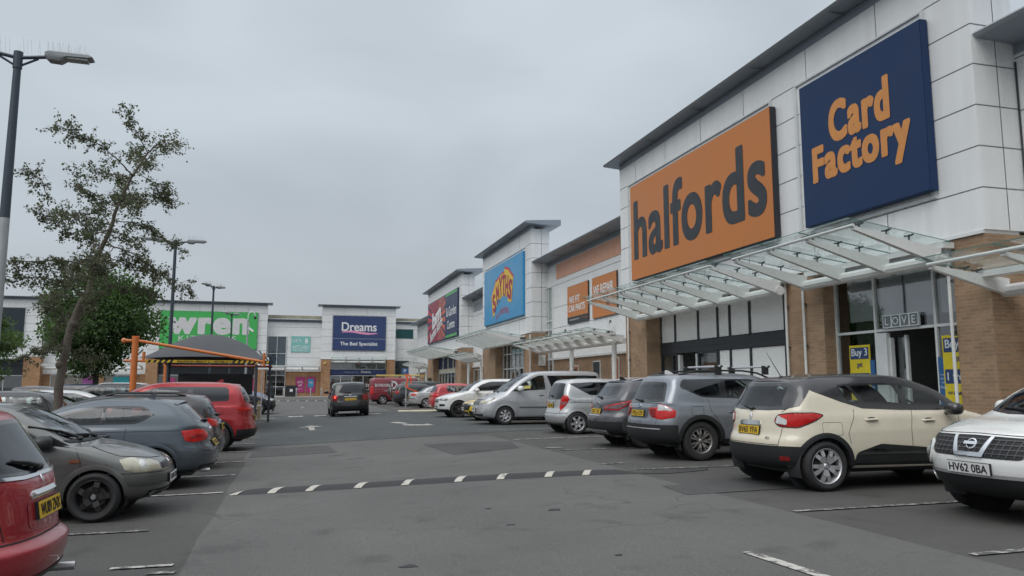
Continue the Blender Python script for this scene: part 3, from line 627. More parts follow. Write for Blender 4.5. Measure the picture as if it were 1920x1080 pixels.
# --- B&M block
C_ = tower(RT, 61.2, 77.6, 'white retail block with red sunburst and navy garden centre sign', [(61.95, 76.55)])
BMN = mat('bm_navy', (.025, .04, .10), .45); BMR = mat('bm_red', (.46, .05, .06), .45); BMG = mat('bm_green', (.09, .42, .10), .45); BMO = mat('bm_orange_red', (.56, .13, .07), .45)
def bm(b, n):
    u0, u1, z0, z1 = 67.3, 76.5, 5.5, 9.35; cu, cz = 71.6, 7.5; rr = []
    def edge(a):
        du, dz = cos(a), sin(a); t = min(((u1 if du > 0 else u0) - cu) / du if abs(du) > 1e-6 else 1e9, ((z1 if dz > 0 else z0) - cz) / dz if abs(dz) > 1e-6 else 1e9); return (cu + du * t, cz + dz * t)
    N = 34
    for k in range(N):
        a0, a1 = 2 * pi * k / N, 2 * pi * (k + .62) / N
        b.face([RT.P(cu, n, cz), RT.P(edge(a0)[0], n, edge(a0)[1]), RT.P(edge(a1)[0], n, edge(a1)[1])], BMO if (pi * .7 < a0 < pi * 1.3) else BMR)
    RT.box(b, 62.2, 67.1, n - .004, n, 9.16, 9.36, BMG); RT.box(b, 62.2, 67.1, n - .004, n, 5.52, 5.72, BMG)
    up = V((0, -.97, .24)); 
    put_text(b, 'bm', SIGNW, RT.P(71.6, n + .01, 7.85), (0, -.98, .2), (0, .1, .99), 4.2, 1.5, bold=.05)
    put_text(b, 'home store', SIGNW, RT.P(71.7, n + .01, 6.65), (0, -.975, .22), (0, .1, .99), 6.3, .95, bold=.04)
    RT.text(b, '& Garden', SIGNW, 64.6, n + .005, 7.75, 4.3, .8, bold=.02); RT.text(b, 'Centre', SIGNW, 64.7, n + .005, 6.6, 3.2, .72, bold=.02)
sign(RT, 'shop_sign', 62.0, 76.55, 5.45, 9.4, BMN, 'navy sign with red sunburst and words & Garden Centre', [('logo', bm)], t=.15)
pillar(RT, C_, 74.2, 77.5, -1.0, -.02, ZB - .08); pillar(RT, C_, 61.2, 63.6, -1.0, -.02, ZB - .08)
canopy(RT, C_, 62.6, 74.6, 4.42, 3.97, step=1.2, clips=False, glassm=CANGLASS)
room(RT, C_, 63.6, 74.2, -.75, 5)
glazing(RT, C_, [63.6 + i * 1.5 for i in range(8)], [.14, 2.5], -.6); 
b = MB(); RT.box(b, 63.6, 74.2, -.75, -.6, 2.53, 4.38, mat('cream_render', (.62, .58, .47), .7)); b.build('upper_wall', C_)
for u in (65.2, 67.6, 70, 72.4):
    b = MB(); RT.box(b, u, u + 1.8, -.598, -.57, 2.9, 4.2, NAVY); b.build('navy_panel', C_)
K3 = link(RT, 77.6, 91.0, 'farthest white link wall in the right row ending at the corner')
canopy(RT, K3, 78.6, 85.5, 3.62, 3.28, 1.4, -.35, 1.3, cols=(79.5, 84.5), clips=False); glazing(RT, K3, [79, 80.5, 82, 83.5, 85], [.14, 2.6], -.95)
K0 = link(RT, -14, 11.75, 'white link wall at the right edge beyond the corner brick pillar', n=-1.1, eo=1.0)
b = MB(); RT.box(b, 11.715, 11.74, -1.1, -1.07, .12, 8, JOINT); b.build('corner_joint', K0)
canopy(RT, K0, 8.6, 11.7, 3.62, 3.25, 1.45, -.35, 1.5); pipe(RT, K0, 11.2, -1.03, 7.5)
# --- far row
D1 = tower(FA, -15.6, -3.1, 'white retail block at the far end carrying the large green sign', [(-14.3, -4.2)])
WGR = mat('wren_green', (.06, .42, .10), .45, 0, .05, .5)
def wren(b, n): FA.text(b, 'wren', mat('wren_letter', (.62, .62, .62), .5), -9.3, n, 7.95, 8.1, 1.62, bold=.06, space=1.16)
def kit(b, n): FA.text(b, 'KITCHENS', MATS['wren_letter'], -9.4, n, 6.55, 6.0, .6, space=1.25)
sign(FA, 'shop_sign', -14.35, -4.15, 5.4, 9.6, WGR, 'large green sign with fat white lowercase letters on the far block', [('lettering', wren), ('small_lettering', kit)], side=mat('sign_edge_green', (.01, .06, .05), .5), t=.2)
for a, c in ((-15.6, -14.4), (-4.3, -3.15)): pillar(FA, D1, a, c, -1.0, -.02, ZB - .08, BRICK2)
canopy(FA, D1, -13.8, -4.8, 4.42, 3.97, 1.6, step=1.8, clips=False); room(FA, D1, -14.4, -4.3, -.75, 5)
glazing(FA, D1, [-14.4 + 1.26 * i for i in range(9)], [.14, 2.5], -.6); b = MB(); FA.box(b, -14.4, -4.3, -.72, -.58, 2.53, 4.38, CHAR); b.build('header_band', D1)
for u in (-13.6, -11.2, -7.6, -5.2): b = MB(); FA.box(b, u, u + 1.0, -.53, -.50, .7, 2.2, mat('magenta', (.38, .04, .17), .5)); tag(b.build('window_poster'), 'magenta window poster in the far green-signed shop', 'poster', 'magenta posters in the far shop')
K4 = link(FA, -3.1, 3.0, 'white link wall with tall stair window between green and navy signs', brick_z=3.0, zt=8.7, eo=.4, brk=BRICK2)
b = MB(); FA.box(b, -3.1, 3.0, -8, -1.9, 9.05, 9.55, mat('mossy_roof', (.33, .31, .22), .8, 0, .3, 3)); b.build('roof', K4)
glazing(FA, K4, [-3.0, -1.95, -.95], [.14, 1.2, 2.5, 3.4, 5.0, 7.0], -.92, gm=glass('stair_glass', (.22, .28, .33), .06), name='stair_window')
canopy(FA, K4, -2.9, 2.8, 3.5, 3.2, .5, -.5, 1.9, clips=False)
sign(FA, 'shop_sign', -.4, 1.75, 5.2, 7.05, mat('mint', (.22, .50, .47), .5), 'mint green panel with white capital letters beside the far stair window', [('lettering', lambda b, n: (FA.text(b, "UK'S", SIGNW, .25, n, 6.55, 1.0, .38), FA.text(b, '1', SIGNW, 1.3, n, 6.5, .28, .55), FA.text(b, 'KITCHEN', SIGNW, .68, n, 5.78, 1.75, .4), FA.text(b, 'RETAILER', SIGNW, .68, n, 5.4, 1.7, .18)))], t=.06, n=-.99)
for u, m_, lab in ((.75, 'magenta', 'left magenta poster with white 60 percent lettering on far brick wall'), (1.95, 'magenta', 'magenta poster with blue square on the far brick wall')):
    bl = 'blue' in lab
    def L(b, n, u=u, bl=bl):
        if bl: FA.box(b, u - .32, u + .32, n - .003, n, 1.15, 2.1, mat('cyan_print', (.05, .30, .52), .5)); FA.text(b, '70', SIGNW, u, n + .003, 1.65, .4)
        else: FA.text(b, '60%', SIGNW, u, n, 1.75, .62); FA.text(b, 'off', SIGNW, u, n, 1.4, .4); FA.text(b, 'KITCHENS', SIGNW, u, n, .95, .62)
    sign(FA, 'poster', u - .52, u + .52, .55, 2.35, MATS['magenta'], lab, [('print', L)], t=.05, n=-1.0, cat='poster')
D2 = tower(FA, 3.0, 11.55, 'white retail block at the far end carrying the navy sign with pink swoosh', [(4.25, 10.35)])
DN = mat('dreams_navy', (.03, .052, .15), .45, 0, .05, .5); PINK = mat('dreams_pink', (.72, .30, .48), .5)
def dreams(b, n):
    FA.text(b, 'Dreams', SIGNW, 7.25, n, 8.2, 4.0, .98, bold=.02)
    for u, wd, z in ((5.36, .42, 7.74), (5.3, .3, 8.66), (6.15, .3, 7.74), (8.22, .22, 7.74), (8.62, .2, 7.74), (9.0, .22, 7.74)): FA.box(b, u, u + wd, n - .002, n + .001, z - .03, z + .05, SIGNW)
    up = [(5.25 + 4.1 * t, 7.52 + .12 * sin(2 * pi * t * .9 + .3), .05 + .09 * sin(pi * t)) for t in [i / 16 for i in range(17)]]
    b.raw([FA.P(u, n, z + h) for u, z, h in up] + [FA.P(u, n, z - h) for u, z, h in up], [(i, i + 1, 18 + i, 17 + i) for i in range(16)], PINK, False)
    FA.box(b, 4.28, 10.32, n - .002, n, 6.78, 6.80, FRAME); FA.text(b, 'The Bed Specialist', SIGNW, 7.25, n, 6.15, 4.3, .52, bold=.025)
sign(FA, 'shop_sign', 4.25, 10.35, 5.45, 9.45, DN, 'navy sign with white letters over a pink swoosh on far block', [('lettering', dreams)], t=.15)
for a, c in ((3.0, 4.05), (10.55, 11.5)): pillar(FA, D2, a, c, -1.0, -.02, ZB - .08, BRICK2)
canopy(FA, D2, 4.2, 10.3, 4.5, 4.1, 1.3, step=1.5, clips=False); room(FA, D2, 4.1, 10.5, -.75, 5)
glazing(FA, D2, [4.1, 5.3, 6.6, 7.9, 9.2, 10.5], [.14, 2.5], -.6); glazing(FA, D2, [4.1, 5.3, 6.9, 8.2, 9.4, 10.5], [3.25, 4.1], -.6, name='upper_window')
b = MB(); FA.box(b, 4.05, 10.55, -.66, -.54, 2.62, 3.22, DN); FA.text(b, 'Dreams', SIGNW, 8.2, -.535, 2.95, 1.1, .26, bold=.02); FA.text(b, 'Welcome to your local', SIGNW, 6.5, -.535, 2.9, 1.6, .12); b.build('header_band', D2)
b = MB(); b.ell(FA.P(3.45, .02, 3.9), .16, .06, .16, mat('alarm_yellow', (.55, .38, .12), .5)); b.build('alarm_box', D2)
K5 = link(FA, 11.55, 30, 'white corner link wall right of the far navy sign', brick_z=.5, zt=8.7, eo=.4)
b = MB(); FA.box(b, 11.7, 13.8, -.99, -.96, 7.0, 8.1, mat('teal_glass', (.02, .085, .09), .3)); b.build('teal_panel', K5); b = MB(); FA.box(b, 11.7, 13.3, -.99, -.96, 2.5, 4.3, mat('dark_pane', (.03, .04, .045), .1)); b.build('window', K5)
b = MB(); FA.box(b, 11.6, 24, -8, -1.9, 9.05, 9.5, MATS['mossy_roof']); b.build('roof', K5)
K6 = link(FA, -25.8, -15.6, 'white link wall behind the trees left of the green sign', brick_z=2.6, zt=8.7, eo=.4, brk=BRICK2)
canopy(FA, K6, -25.5, -16, 3.5, 3.2, .9, -.4, 1.9, clips=False); glazing(FA, K6, [-25 + 1.3 * i for i in range(7)], [.14, 2.5], -.93)
for u in (-20.7, -16.2): pillar(FA, K6, u, u + .9, -1.0, -.6, 2.6, BRICK2)
b = MB(); FA.box(b, -25.6, -22, -.99, -.8, 6.6, 7.3, FRAME); FA.box(b, -25.6, -22, -.99, -.85, 7.34, 8.3, CHAR); b.build('window_strip', K6)
sign(FA, 'shop_sign', -25.7, -22.3, 5.2, 6.5, CHAR, 'small dark sign with white letters half hidden by the leaning tree', [('lettering', lambda b, n: FA.text(b, 'Carpets', SIGNW, -23.7, n, 5.85, 2.0, .5, bold=.02))], t=.1, n=-.99)
sign(FA, 'shop_sign', -18.9, -17.3, .6, 2.3, mat('turquoise', (.02, .28, .33), .5), 'turquoise poster in the far shopfront behind the bushy tree', [], t=.05, n=-.85, cat='poster')
sign(FA, 'shop_sign', -21.9, -20.9, .5, 2.4, mat('violet', (.28, .07, .26), .5), 'violet poster in the far shopfront right of the leaning trunk', [], t=.05, n=-.85, cat='poster')
D3 = tower(FA, -48, -25.8, 'white and dark glass retail block at far left with welcome sign', [(-46, -27.6)])
sign(FA, 'shop_sign', -46, -27.6, 5.4, 9.5, mat('dark_teal_panel', (.02, .032, .042), .3), 'tall dark glass panel on the far left block', [], t=.1)
for a, c in ((-27.4, -25.8), (-48, -46.4)): pillar(FA, D3, a, c, -1.0, -.02, ZB - .08, BRICK2)
canopy(FA, D3, -45.5, -27.8, 4.6, 4.2, 1.6, step=2.2, clips=False); room(FA, D3, -46.4, -27.4, -.75, 5); glazing(FA, D3, [-46.4 + 1.9 * i for i in range(11)], [.14, 2.4], -.6)
b = MB(); FA.box(b, -46.4, -27.4, -.7, -.55, 2.43, 4.3, CHAR); FA.text(b, 'welcome', SIGNW, -30.6, -.54, 3.35, 2.4, .42); b.build('header_band', D3)
# ------------------------------------------------------------------ vehicles
def catmull(rows, per):
    """rows of equal-length number tuples -> denser rows through them"""
    out = []; n = len(rows)
    for i in range(n - 1):
        p0, p1, p2, p3 = rows[max(i - 1, 0)], rows[i], rows[i + 1], rows[min(i + 2, n - 1)]
        for k in range(per):
            t = k / per; t2, t3 = t * t, t * t * t
            r = []
            for a, b, c, d in zip(p0, p1, p2, p3):
                m1, m2 = (c - a) * .5, (d - b) * .5
                # keep monotone spans from overshooting
                if (c - b) * m1 <= 0: m1 = 0
                if (c - b) * m2 <= 0: m2 = 0
                m1 = max(-abs(c - b) * 2.5, min(abs(c - b) * 2.5, m1)); m2 = max(-abs(c - b) * 2.5, min(abs(c - b) * 2.5, m2))
                r.append((2 * t3 - 3 * t2 + 1) * b + (t3 - 2 * t2 + t) * m1 + (-2 * t3 + 3 * t2) * c + (t3 - t2) * m2)
            out.append(tuple(r))
    out.append(tuple(rows[-1])); return out
def inside(p, poly):
    x, y = p; c = False; j = len(poly) - 1
    for i in range(len(poly)):
        a, b = poly[i], poly[j]
        if (a[1] > y) != (b[1] > y) and x < (b[0] - a[0]) * (y - a[1]) / (b[1] - a[1]) + a[0]: c = not c
        j = i
    return c
def fillet(poly, r, k=4):
    """round polygon corners; r number or per-corner list"""
    out = []; n = len(poly)
    for i in range(n):
        p, a, b = V(poly[i]), V(poly[i - 1]), V(poly[(i + 1) % n]); rr = r[i] if isinstance(r, (list, tuple)) else r
        da, db = (a - p), (b - p); q = min(rr, da.length * .45, db.length * .45)
        if q < 1e-4: out.append(tuple(p)); continue
        A, B = p + da.normalized() * q, p + db.normalized() * q
        for j in range(k + 1):
            t = j / k; out.append(tuple(A * (1 - t) ** 2 + p * 2 * t * (1 - t) + B * t * t))
    return out
def dense(poly, s):
    out = []; n = len(poly)
    for i in range(n):
        a, b = poly[i], poly[(i + 1) % n]; k = max(1, int(hypot(b[0] - a[0], b[1] - a[1]) / s))
        out += [(a[0] + (b[0] - a[0]) * j / k, a[1] + (b[1] - a[1]) * j / k) for j in range(k)]
    return out
def inset(poly, d):
    """move a polygon's edges inwards"""
    n = len(poly); ar = sum(poly[i][0] * poly[(i + 1) % n][1] - poly[(i + 1) % n][0] * poly[i][1] for i in range(n)); s = 1 if ar > 0 else -1
    out = []
    for i in range(n):
        a, p, b = V(poly[i - 1]), V(poly[i]), V(poly[(i + 1) % n])
        e1, e2 = (p - a).normalized(), (b - p).normalized(); n1, n2 = V((-e1.y, e1.x)) * s, V((-e2.y, e2.x)) * s
        m = n1 + n2; l = m.length
        m = n1 if l < .2 else m / l; c = max(.35, m.dot(n1)); out.append(tuple(p + m * (d / c)))
    return out
NF, NSD = 16, 52
class Car:
    """A body lofted from matched front and rear profile points; everything else is fitted to its surface.
    Local axes: x forward, y left, z up, origin on the ground under the middle."""
    def __init__(s, name, cat, label, L, W, F, Rr, wr, pm, cf=.55, cr=.45, glass_c=.30, group=None, barrel=.045, nx=2.6, widths=None, per=7):
        s.root = empty(name); tag(s.root, label, cat, group); s.L, s.W, s.pm = L, W, pm; s.fx, s.rx = L / 2, -L / 2
        wd = widths or [.84, .95, .99, 1.0, 1.0, .985, .965, .93, .845, wr, wr - .16, .04]
        rows = []
        for i in range(len(F)):
            g = max(0, min(1, (i - 5.5) / 2)); d1 = cf * (1 - g) + glass_c * g; d2 = cr * (1 - g) + (glass_c * .8) * g
            if i >= len(F) - 2: d1 = d2 = min(d1, .3)
            rows.append((s.fx - F[i][0], F[i][1], s.rx + Rr[i][0], Rr[i][1], wd[i] * W / 2, d1, d2))
        r_ = rows[-1]
        if r_[0] - r_[2] < .5: m_ = (r_[0] + r_[2]) / 2; rows[-1] = (m_ + .25, r_[1], m_ - .25, r_[3]) + r_[4:]
        s.per = per; s.roof_m = None; s.rows = catmull(rows, per); s.key = rows; s.barrel = barrel; s.nx = nx
        s.grid = [s.half(r) for r in s.rows]; s.holes = {}; s.arches = []; s.parts = {}
        vs, fs = s._mesh(); s.bvh = BVHTree.FromPolygons(vs, fs)
    def half(s, r):
        xf, zf, xr, zr, w_, d1, d2 = r; pts = []; n = s.nx
        d1 = min(d1, (xf - xr) * .42); d2 = min(d2, (xf - xr) * .42)
        zt = lambda x: zf + (zr - zf) * max(0, min(1, (xf - x) / max(1e-3, xf - xr)))
        ww = lambda x: w_ * (1 - s.barrel * (abs(x) / (s.L / 2)) ** 2.4)
        for k in range(NF + 1):
            a = (k / NF) ** .9 * pi / 2; x = xf - d1 * (1 - cos(a) ** (2 / n)); pts.append(V((x, ww(x) * sin(a) ** (2 / n) if k else 0, zt(x))))
        x0, x1 = xf - d1, xr + d2
        for k in range(1, NSD):
            x = x0 + (x1 - x0) * k / NSD; pts.append(V((x, ww(x), zt(x))))
        for k in range(NF, -1, -1):
            a = (k / NF) ** .9 * pi / 2; x = xr + d2 * (1 - cos(a) ** (2 / n)); pts.append(V((x, ww(x) * sin(a) ** (2 / n) if k else 0, zt(x))))
        return pts
    def _mesh(s):
        vs = []; idx = []
        for row in s.grid:
            r = []
            for p in row: r.append(len(vs)); vs.append(p.copy())
            q = []
            for k, p in enumerate(row):
                if k in (0, len(row) - 1): q.append(r[k])
                else: q.append(len(vs)); vs.append(V((p.x, -p.y, p.z)))
            idx.append((r, q))
        fs = []
        for a in range(len(idx) - 1):
            for b in range(len(idx[0][0]) - 1):
                l0, l1 = idx[a][0], idx[a + 1][0]; fs.append((l0[b], l0[b + 1], l1[b + 1], l1[b]))
                l0, l1 = idx[a][1], idx[a + 1][1]; fs.append((l0[b], l1[b], l1[b + 1], l0[b + 1]))
        l, r = idx[-1]
        for b in range(len(l) - 1): fs.append(tuple(dict.fromkeys((l[b], l[b + 1], r[b + 1], r[b]))))
        return vs, [f for f in fs if len(f) > 2]
    # --- reading the surface
    def zside(s, row, x):
        xf, zf, xr, zr = s.key[row][:4]; return zf + (zr - zf) * (xf - x) / (xf - xr)
    def hit(s, view, p, sd_=1):
        if view == 'side': o, d = V((p[0], 4 * sd_, p[1])), V((0, -sd_, 0))
        elif view == 'rear': o, d = V((-6, p[0], p[1])), V((1, 0, 0))
        elif view == 'front': o, d = V((6, p[0], p[1])), V((-1, 0, 0))
        elif view == 'top': o, d = V((p[0], p[1], 5)), V((0, 0, -1))
        elif view in ('wrap_r', 'wrap_f'):
            sg = -1 if view == 'wrap_r' else 1; xa = (s.rx + .95) if sg < 0 else (s.fx - .95); a = p[0] / .95
            dr = V((sg * cos(a), sin(a) * sd_, 0)); o, d = V((xa, 0, p[1])) + dr * 6, -dr
        h = s.bvh.ray_cast(o, d)
        if h[0] is None:
            q = o + d * (4 if view == 'side' else 6); h = s.bvh.find_nearest(V((p[0], s.W / 2 * sd_, p[1])) if view == 'side' else q if view != 'rear' and view != 'front' else V(((s.rx if view == 'rear' else s.fx), p[0], p[1])))
        n = h[1]; 
        if n.dot(d) > 0: n = -n
        return h[0], n
    def wrap(s, view, pts):
        """(x, y, z) points near a corner -> the unrolled coordinates the wrap views use"""
        sg = -1 if view == 'wrap_r' else 1; xa = (s.rx + .95) if sg < 0 else (s.fx - .95)
        return [(atan2(abs(y) * (1 if y >= 0 else -1), sg * (x - xa)) * .95, z) for x, y, z in pts]
    # --- fitted pieces
    def tri(s, poly, step, holes=()):
        poly = dense(poly, step); n = len(poly); vs = list(poly); ed = [(i, (i + 1) % n) for i in range(n)]
        for h in holes:
            h = dense(h, step); k = len(vs); vs += h; ed += [(k + i, k + (i + 1) % len(h)) for i in range(len(h))]
        x0, x1 = min(p[0] for p in poly), max(p[0] for p in poly); y0, y1 = min(p[1] for p in poly), max(p[1] for p in poly)
        x = x0 + step / 2
        while x < x1:
            y = y0 + step / 2
            while y < y1:
                if inside((x, y), poly): vs.append((x + .0007 * sin(99 * y), y))
                y += step
            x += step
        r = delaunay_2d_cdt([V(p) for p in vs], ed, [], 0, 1e-5)
        fs = []
        for f in r[2]:
            c = (sum(r[0][k].x for k in f) / len(f), sum(r[0][k].y for k in f) / len(f))
            if inside(c, poly): fs.append((tuple(f), c))
        mp_ = {}
        for oi, src in enumerate(r[3]):
            for q in src: mp_[q] = oi
        s.ring = [mp_[i] for i in range(n) if i in mp_]
        return [tuple(p) for p in r[0]], fs, n
    def patch(s, mb, view, poly, m, eps=.004, sides=(1, -1), step=.05, thick=0, panes=(), pm=None, dome=0):
        vs, fs, n = s.tri(poly, step, panes); s.ring = list(dict.fromkeys(s.ring))
        for sd_ in (sides if view in ('side', 'wrap_r', 'wrap_f') else (1,)):
            P = []; N = []
            for p in vs:
                a, nn = s.hit(view, p, sd_); P.append(a); N.append(nn)
            if pm is not None and view in ('side', 'front', 'rear'):
                # relax the glass along the viewing axis (local plane fits) so that reflections run smoothly over it
                ia = 1 if view == 'side' else 0; ax_ = V((0, 1, 0)) if ia else V((1, 0, 0)); nb = [set() for _ in vs]
                for f, _c in fs:
                    for q in range(3): nb[f[q]].update((f[q - 1], f[(q + 1) % 3]))
                fixed = set(s.ring); dep = np.array([p[ia] for p in P]); jobs = []
                for i in range(len(vs)):
                    if i in fixed or len(nb[i]) < 4: continue
                    two = set(nb[i])
                    for k in nb[i]: two |= nb[k]
                    k_ = [k for k in two if k != i]; A = np.array([(1, vs[k][0] - vs[i][0], vs[k][1] - vs[i][1]) + (((vs[k][0] - vs[i][0]) ** 2, (vs[k][1] - vs[i][1]) ** 2, (vs[k][0] - vs[i][0]) * (vs[k][1] - vs[i][1])) if len(k_) > 9 else ()) for k in k_])
                    jobs.append((i, k_, np.linalg.pinv(A)[0]))
                for _i in range(6):
                    nd_ = dep.copy()
                    for i, k_, w_ in jobs: nd_[i] = .3 * dep[i] + .7 * float(w_ @ dep[k_])
                    dep = nd_
                for i, p in enumerate(P): p[ia] = dep[i]; N[i] = ax_ * (1 if N[i].dot(ax_) > 0 else -1)
            base = [a + nn * eps for a, nn in zip(P, N)]
            if thick or dome:
                bd = dense(poly, step)
                for i, p in enumerate(vs):
                    e = thick
                    if dome:
                        d = min(hypot(p[0] - q[0], p[1] - q[1]) for q in bd); e += dome * min(1, d / .08) ** .6
                    base[i] = P[i] + N[i] * (eps + e)
            for mm, keep in ((m, False), (pm, True)):
                if mm is None: continue
                ff = [f for f, c in fs if any(inside(c, h) for h in panes) == keep]
                if ff: mb.raw(base, ff, mm, True)
            if thick or dome:   # skirt down to the body
                ring = s.ring; k = len(ring); mb.raw([base[i] for i in ring] + [P[i] - N[i] * .01 for i in ring], [(i, (i + 1) % k, k + (i + 1) % k, k + i) for i in range(k)], m, False)
    def ribbon(s, mb, view, pts, wd=.006, m=None, eps=.002, sides=(1, -1), step=.04):
        m = m or MATS['seam']; L = []
        for a, b in zip(pts[:-1], pts[1:]):
            k = max(1, int(hypot(b[0] - a[0], b[1] - a[1]) / step)); L += [(a[0] + (b[0] - a[0]) * j / k, a[1] + (b[1] - a[1]) * j / k) for j in range(k)]
        L.append(pts[-1])
        for sd_ in (sides if view in ('side', 'wrap_r', 'wrap_f') else (1,)):
            A = []; B = []
            for i, p in enumerate(L):
                q0, q1 = L[max(0, i - 1)], L[min(len(L) - 1, i + 1)]; t = V((q1[0] - q0[0], q1[1] - q0[1])).normalized(); nn = V((-t.y, t.x)) * wd / 2
                for lst, sg in ((A, 1), (B, -1)):
                    h, n = s.hit(view, (p[0] + nn.x * sg, p[1] + nn.y * sg), sd_); lst.append(h + n * eps)
            k = len(L); mb.raw(A + B, [(i, i + 1, k + i + 1, k + i) for i in range(k - 1)], m, True)
    def add(s, name, fn, parent=None, **kw):
        b = MB(); fn(b); o = b.build(name, parent or s.root, normals=kw.pop('normals', True)); return o
    def trimpatch(s, name, view, poly, m, **kw):
        for sd_ in ((1, -1) if view in ('side', 'wrap_r', 'wrap_f') else (1,)): o = s.add(name, lambda b: s.patch(b, view, poly, m, sides=(sd_,), **kw))
        return o
    def side_windows(s, outer, panes, gm=CARGLASS, fm=None, r=.03):
        fm = fm or MATS['window_black']
        for sd_ in (1, -1):
            o = s.add('side_window', lambda b: s.patch(b, 'side', outer, fm, .004, (sd_,), panes=panes, pm=gm, step=.06))
        s.holes.setdefault('side', []).extend(inset(p, -.017) for p in panes)
    def end_window(s, name, view, outer, pane, gm=CARGLASS, fm=None, step=.06):
        fm = fm or MATS['window_black']
        s.add(name, lambda b: s.patch(b, view, outer, fm, .004, panes=[pane], pm=gm, step=step)); s.holes.setdefault(view, []).append(inset(pane, -.02))
    def wheels(s, xf, xr, r, track, style, arch=1.11, lip=None, rimc=None, width=.21, lw=.045, lz=0):
        s.wr = r; mesh = {}
        y = track / 2
        for x in (xf, xr): s.arches.append((x, r + lz, r * arch))
        spec = wheel_mesh(r, style, rimc or SILV, width)
        for x in (xf, xr):
            for sd_ in (1, -1):
                t = bpy.data.objects.new('wheel', spec[0]); COL.objects.link(t); t.parent = s.root; t.location = (x, sd_ * y, r); t.rotation_euler = (0, R_(random.uniform(0, 70)), 0 if sd_ > 0 else pi)
                q = bpy.data.objects.new('rim', spec[1]); COL.objects.link(q); q.parent = t
        # wheel houses and arch lips, one of each per wheel
        lm = lip or s.pm
        for x, z, ra in s.arches:
            zc = s.key[0][1] + .015; a0 = math.asin(max(-1, min(1, (zc - z) / ra))); aa = [a0 + (pi - 2 * a0) * i / 26 for i in range(27)]
            for sd_ in (1, -1):
                b = MB(); rows = [[(x + (ra + .01) * cos(a), sd_ * yy, z + (ra + .01) * sin(a)) for a in [-.4 + (pi + .8) * i / 20 for i in range(21)]] for yy in (s.W / 2 - .07, s.W / 2 - .36)]
                b.grid(rows, INT); b.face([(x + (ra + .01) * cos(a), sd_ * (s.W / 2 - .36), z + (ra + .01) * sin(a)) for a in [2 * pi * i / 20 for i in range(20)]], INT); b.build('wheel_arch', s.root)
                b = MB(); rows = [[], [], [], []]
                for a in aa:
                    for k, (rr, e) in enumerate(((ra - .012, -.05), (ra - .012, .010 if lip else .006), (ra + lw * .5, .012 if lip else .007), (ra + lw, .003))):
                        p = (x + rr * cos(a), z + rr * sin(a)); h, n = s.hit('side', (p[0], max(p[1], zc)), sd_); rows[k].append(h + V((0, sd_ * e, 0)) + n * (.001))
                b.grid(rows, lm); b.build('arch_trim' if lip else 'arch_lip', s.root)
    def band(s, name, z0, z1, m, x0=None, x1=None, eps=.006, view='side'):
        """strip of other material round the body between two heights"""
        x0 = s.rx - 1 if x0 is None else x0; x1 = s.fx + 1 if x1 is None else x1
        b = MB(); G = []
        for row in s.grid:
            G.append(row)
        def smp(zq):
            out = []
            for k in range(len(s.grid[0])):
                for a in range(len(s.grid) - 1):
                    p, q = s.grid[a][k], s.grid[a + 1][k]
                    if (p.z - zq) * (q.z - zq) <= 0 and abs(p.z - q.z) > 1e-6:
                        t = (zq - p.z) / (q.z - p.z); out.append(p.lerp(q, t)); break
                else: out.append(s.grid[0][k].copy())
            return out
        n = max(2, int(abs(z1 - z0) / .05)); lev = [smp(z0 + (z1 - z0) * i / n) for i in range(n + 1)]
        def off(p, sg):
            q = V((p.x, p.y * sg, p.z)); h = s.bvh.find_nearest(q); nn = h[1]
            c = V((max(-s.L / 2 + .9, min(s.L / 2 - .9, q.x)), 0, q.z)); 
            if nn.dot(q - c) < 0: nn = -nn
            return q + nn * eps
        for sg in (1, -1):
            sel = [k for k in range(len(lev[0])) if x0 <= lev[0][k].x <= x1]
            runs = []; 
            for k in sel:
                if runs and k == runs[-1][-1] + 1: runs[-1].append(k)
                else: runs.append([k])
            for rn in runs:
                if len(rn) > 1:
                    rows = []
                    for lv_ in lev: rows.append([off(lv_[k], sg) for k in rn])
                    # leave the wheel openings free
                    for a in range(len(rows) - 1):
                        for c in range(len(rn) - 1):
                            q = [rows[a][c], rows[a][c + 1], rows[a + 1][c + 1], rows[a + 1][c]]; ce = (q[0] + q[2]) / 2
                            if any(hypot(ce.x - x, ce.z - z) < ra + .004 and abs(ce.y) > .45 * s.W / 2 * 1.2 for x, z, ra in s.arches): continue
                            b.raw(q, [(0, 1, 2, 3)], m, True)
        o = b.build(name, s.root); return o
    def plate(s, view, z, text, rear=True, y=0, wd=.52, tilt=None, h_=.112, clean=True):
        h, n = s.hit(view, (y, z)); sg = -1 if view == 'rear' else 1
        n = V((n.x, 0, n.z)).normalized() if abs(n.x) > .2 else V((sg, 0, 0)); ux = V((0, -sg * -1, 0)) if view == 'front' else V((0, -1, 0)); up = n.cross(ux) 
        if up.z < 0: up = -up
        ux = up.cross(n)
        b = MB(); c = h + n * .022; m = mat('plate_yellow', (.62, .40, .02), .45) if rear else mat('plate_white', (.66, .67, .66), .45)
        def quad(w0, w1, h0, h1, d0, d1, mm):
            q = [c + ux * a + up * e for a, e in ((w0, h0), (w1, h0), (w1, h1), (w0, h1))]; A = [p + n * d0 for p in q]; B = [p + n * d1 for p in q]
            b.face(B, mm); b.face(A[::-1], mm)
            for k in range(4): b.face([A[k], A[(k + 1) % 4], B[(k + 1) % 4], B[k]], mm)
        quad(-wd / 2 - .004, wd / 2 + .004, -h_ / 2 - .004, h_ / 2 + .004, -.03, -.006, TRIM); quad(-wd / 2, wd / 2, -h_ / 2, h_ / 2, -.006, 0, m)
        put_text(b, text, mat('plate_black', (.015, .015, .015), .6), c + n * .002, ux, up, wd * .90, h_ * .72, bold=.02)
        return b.build('number_plate', s.root, normals=False)
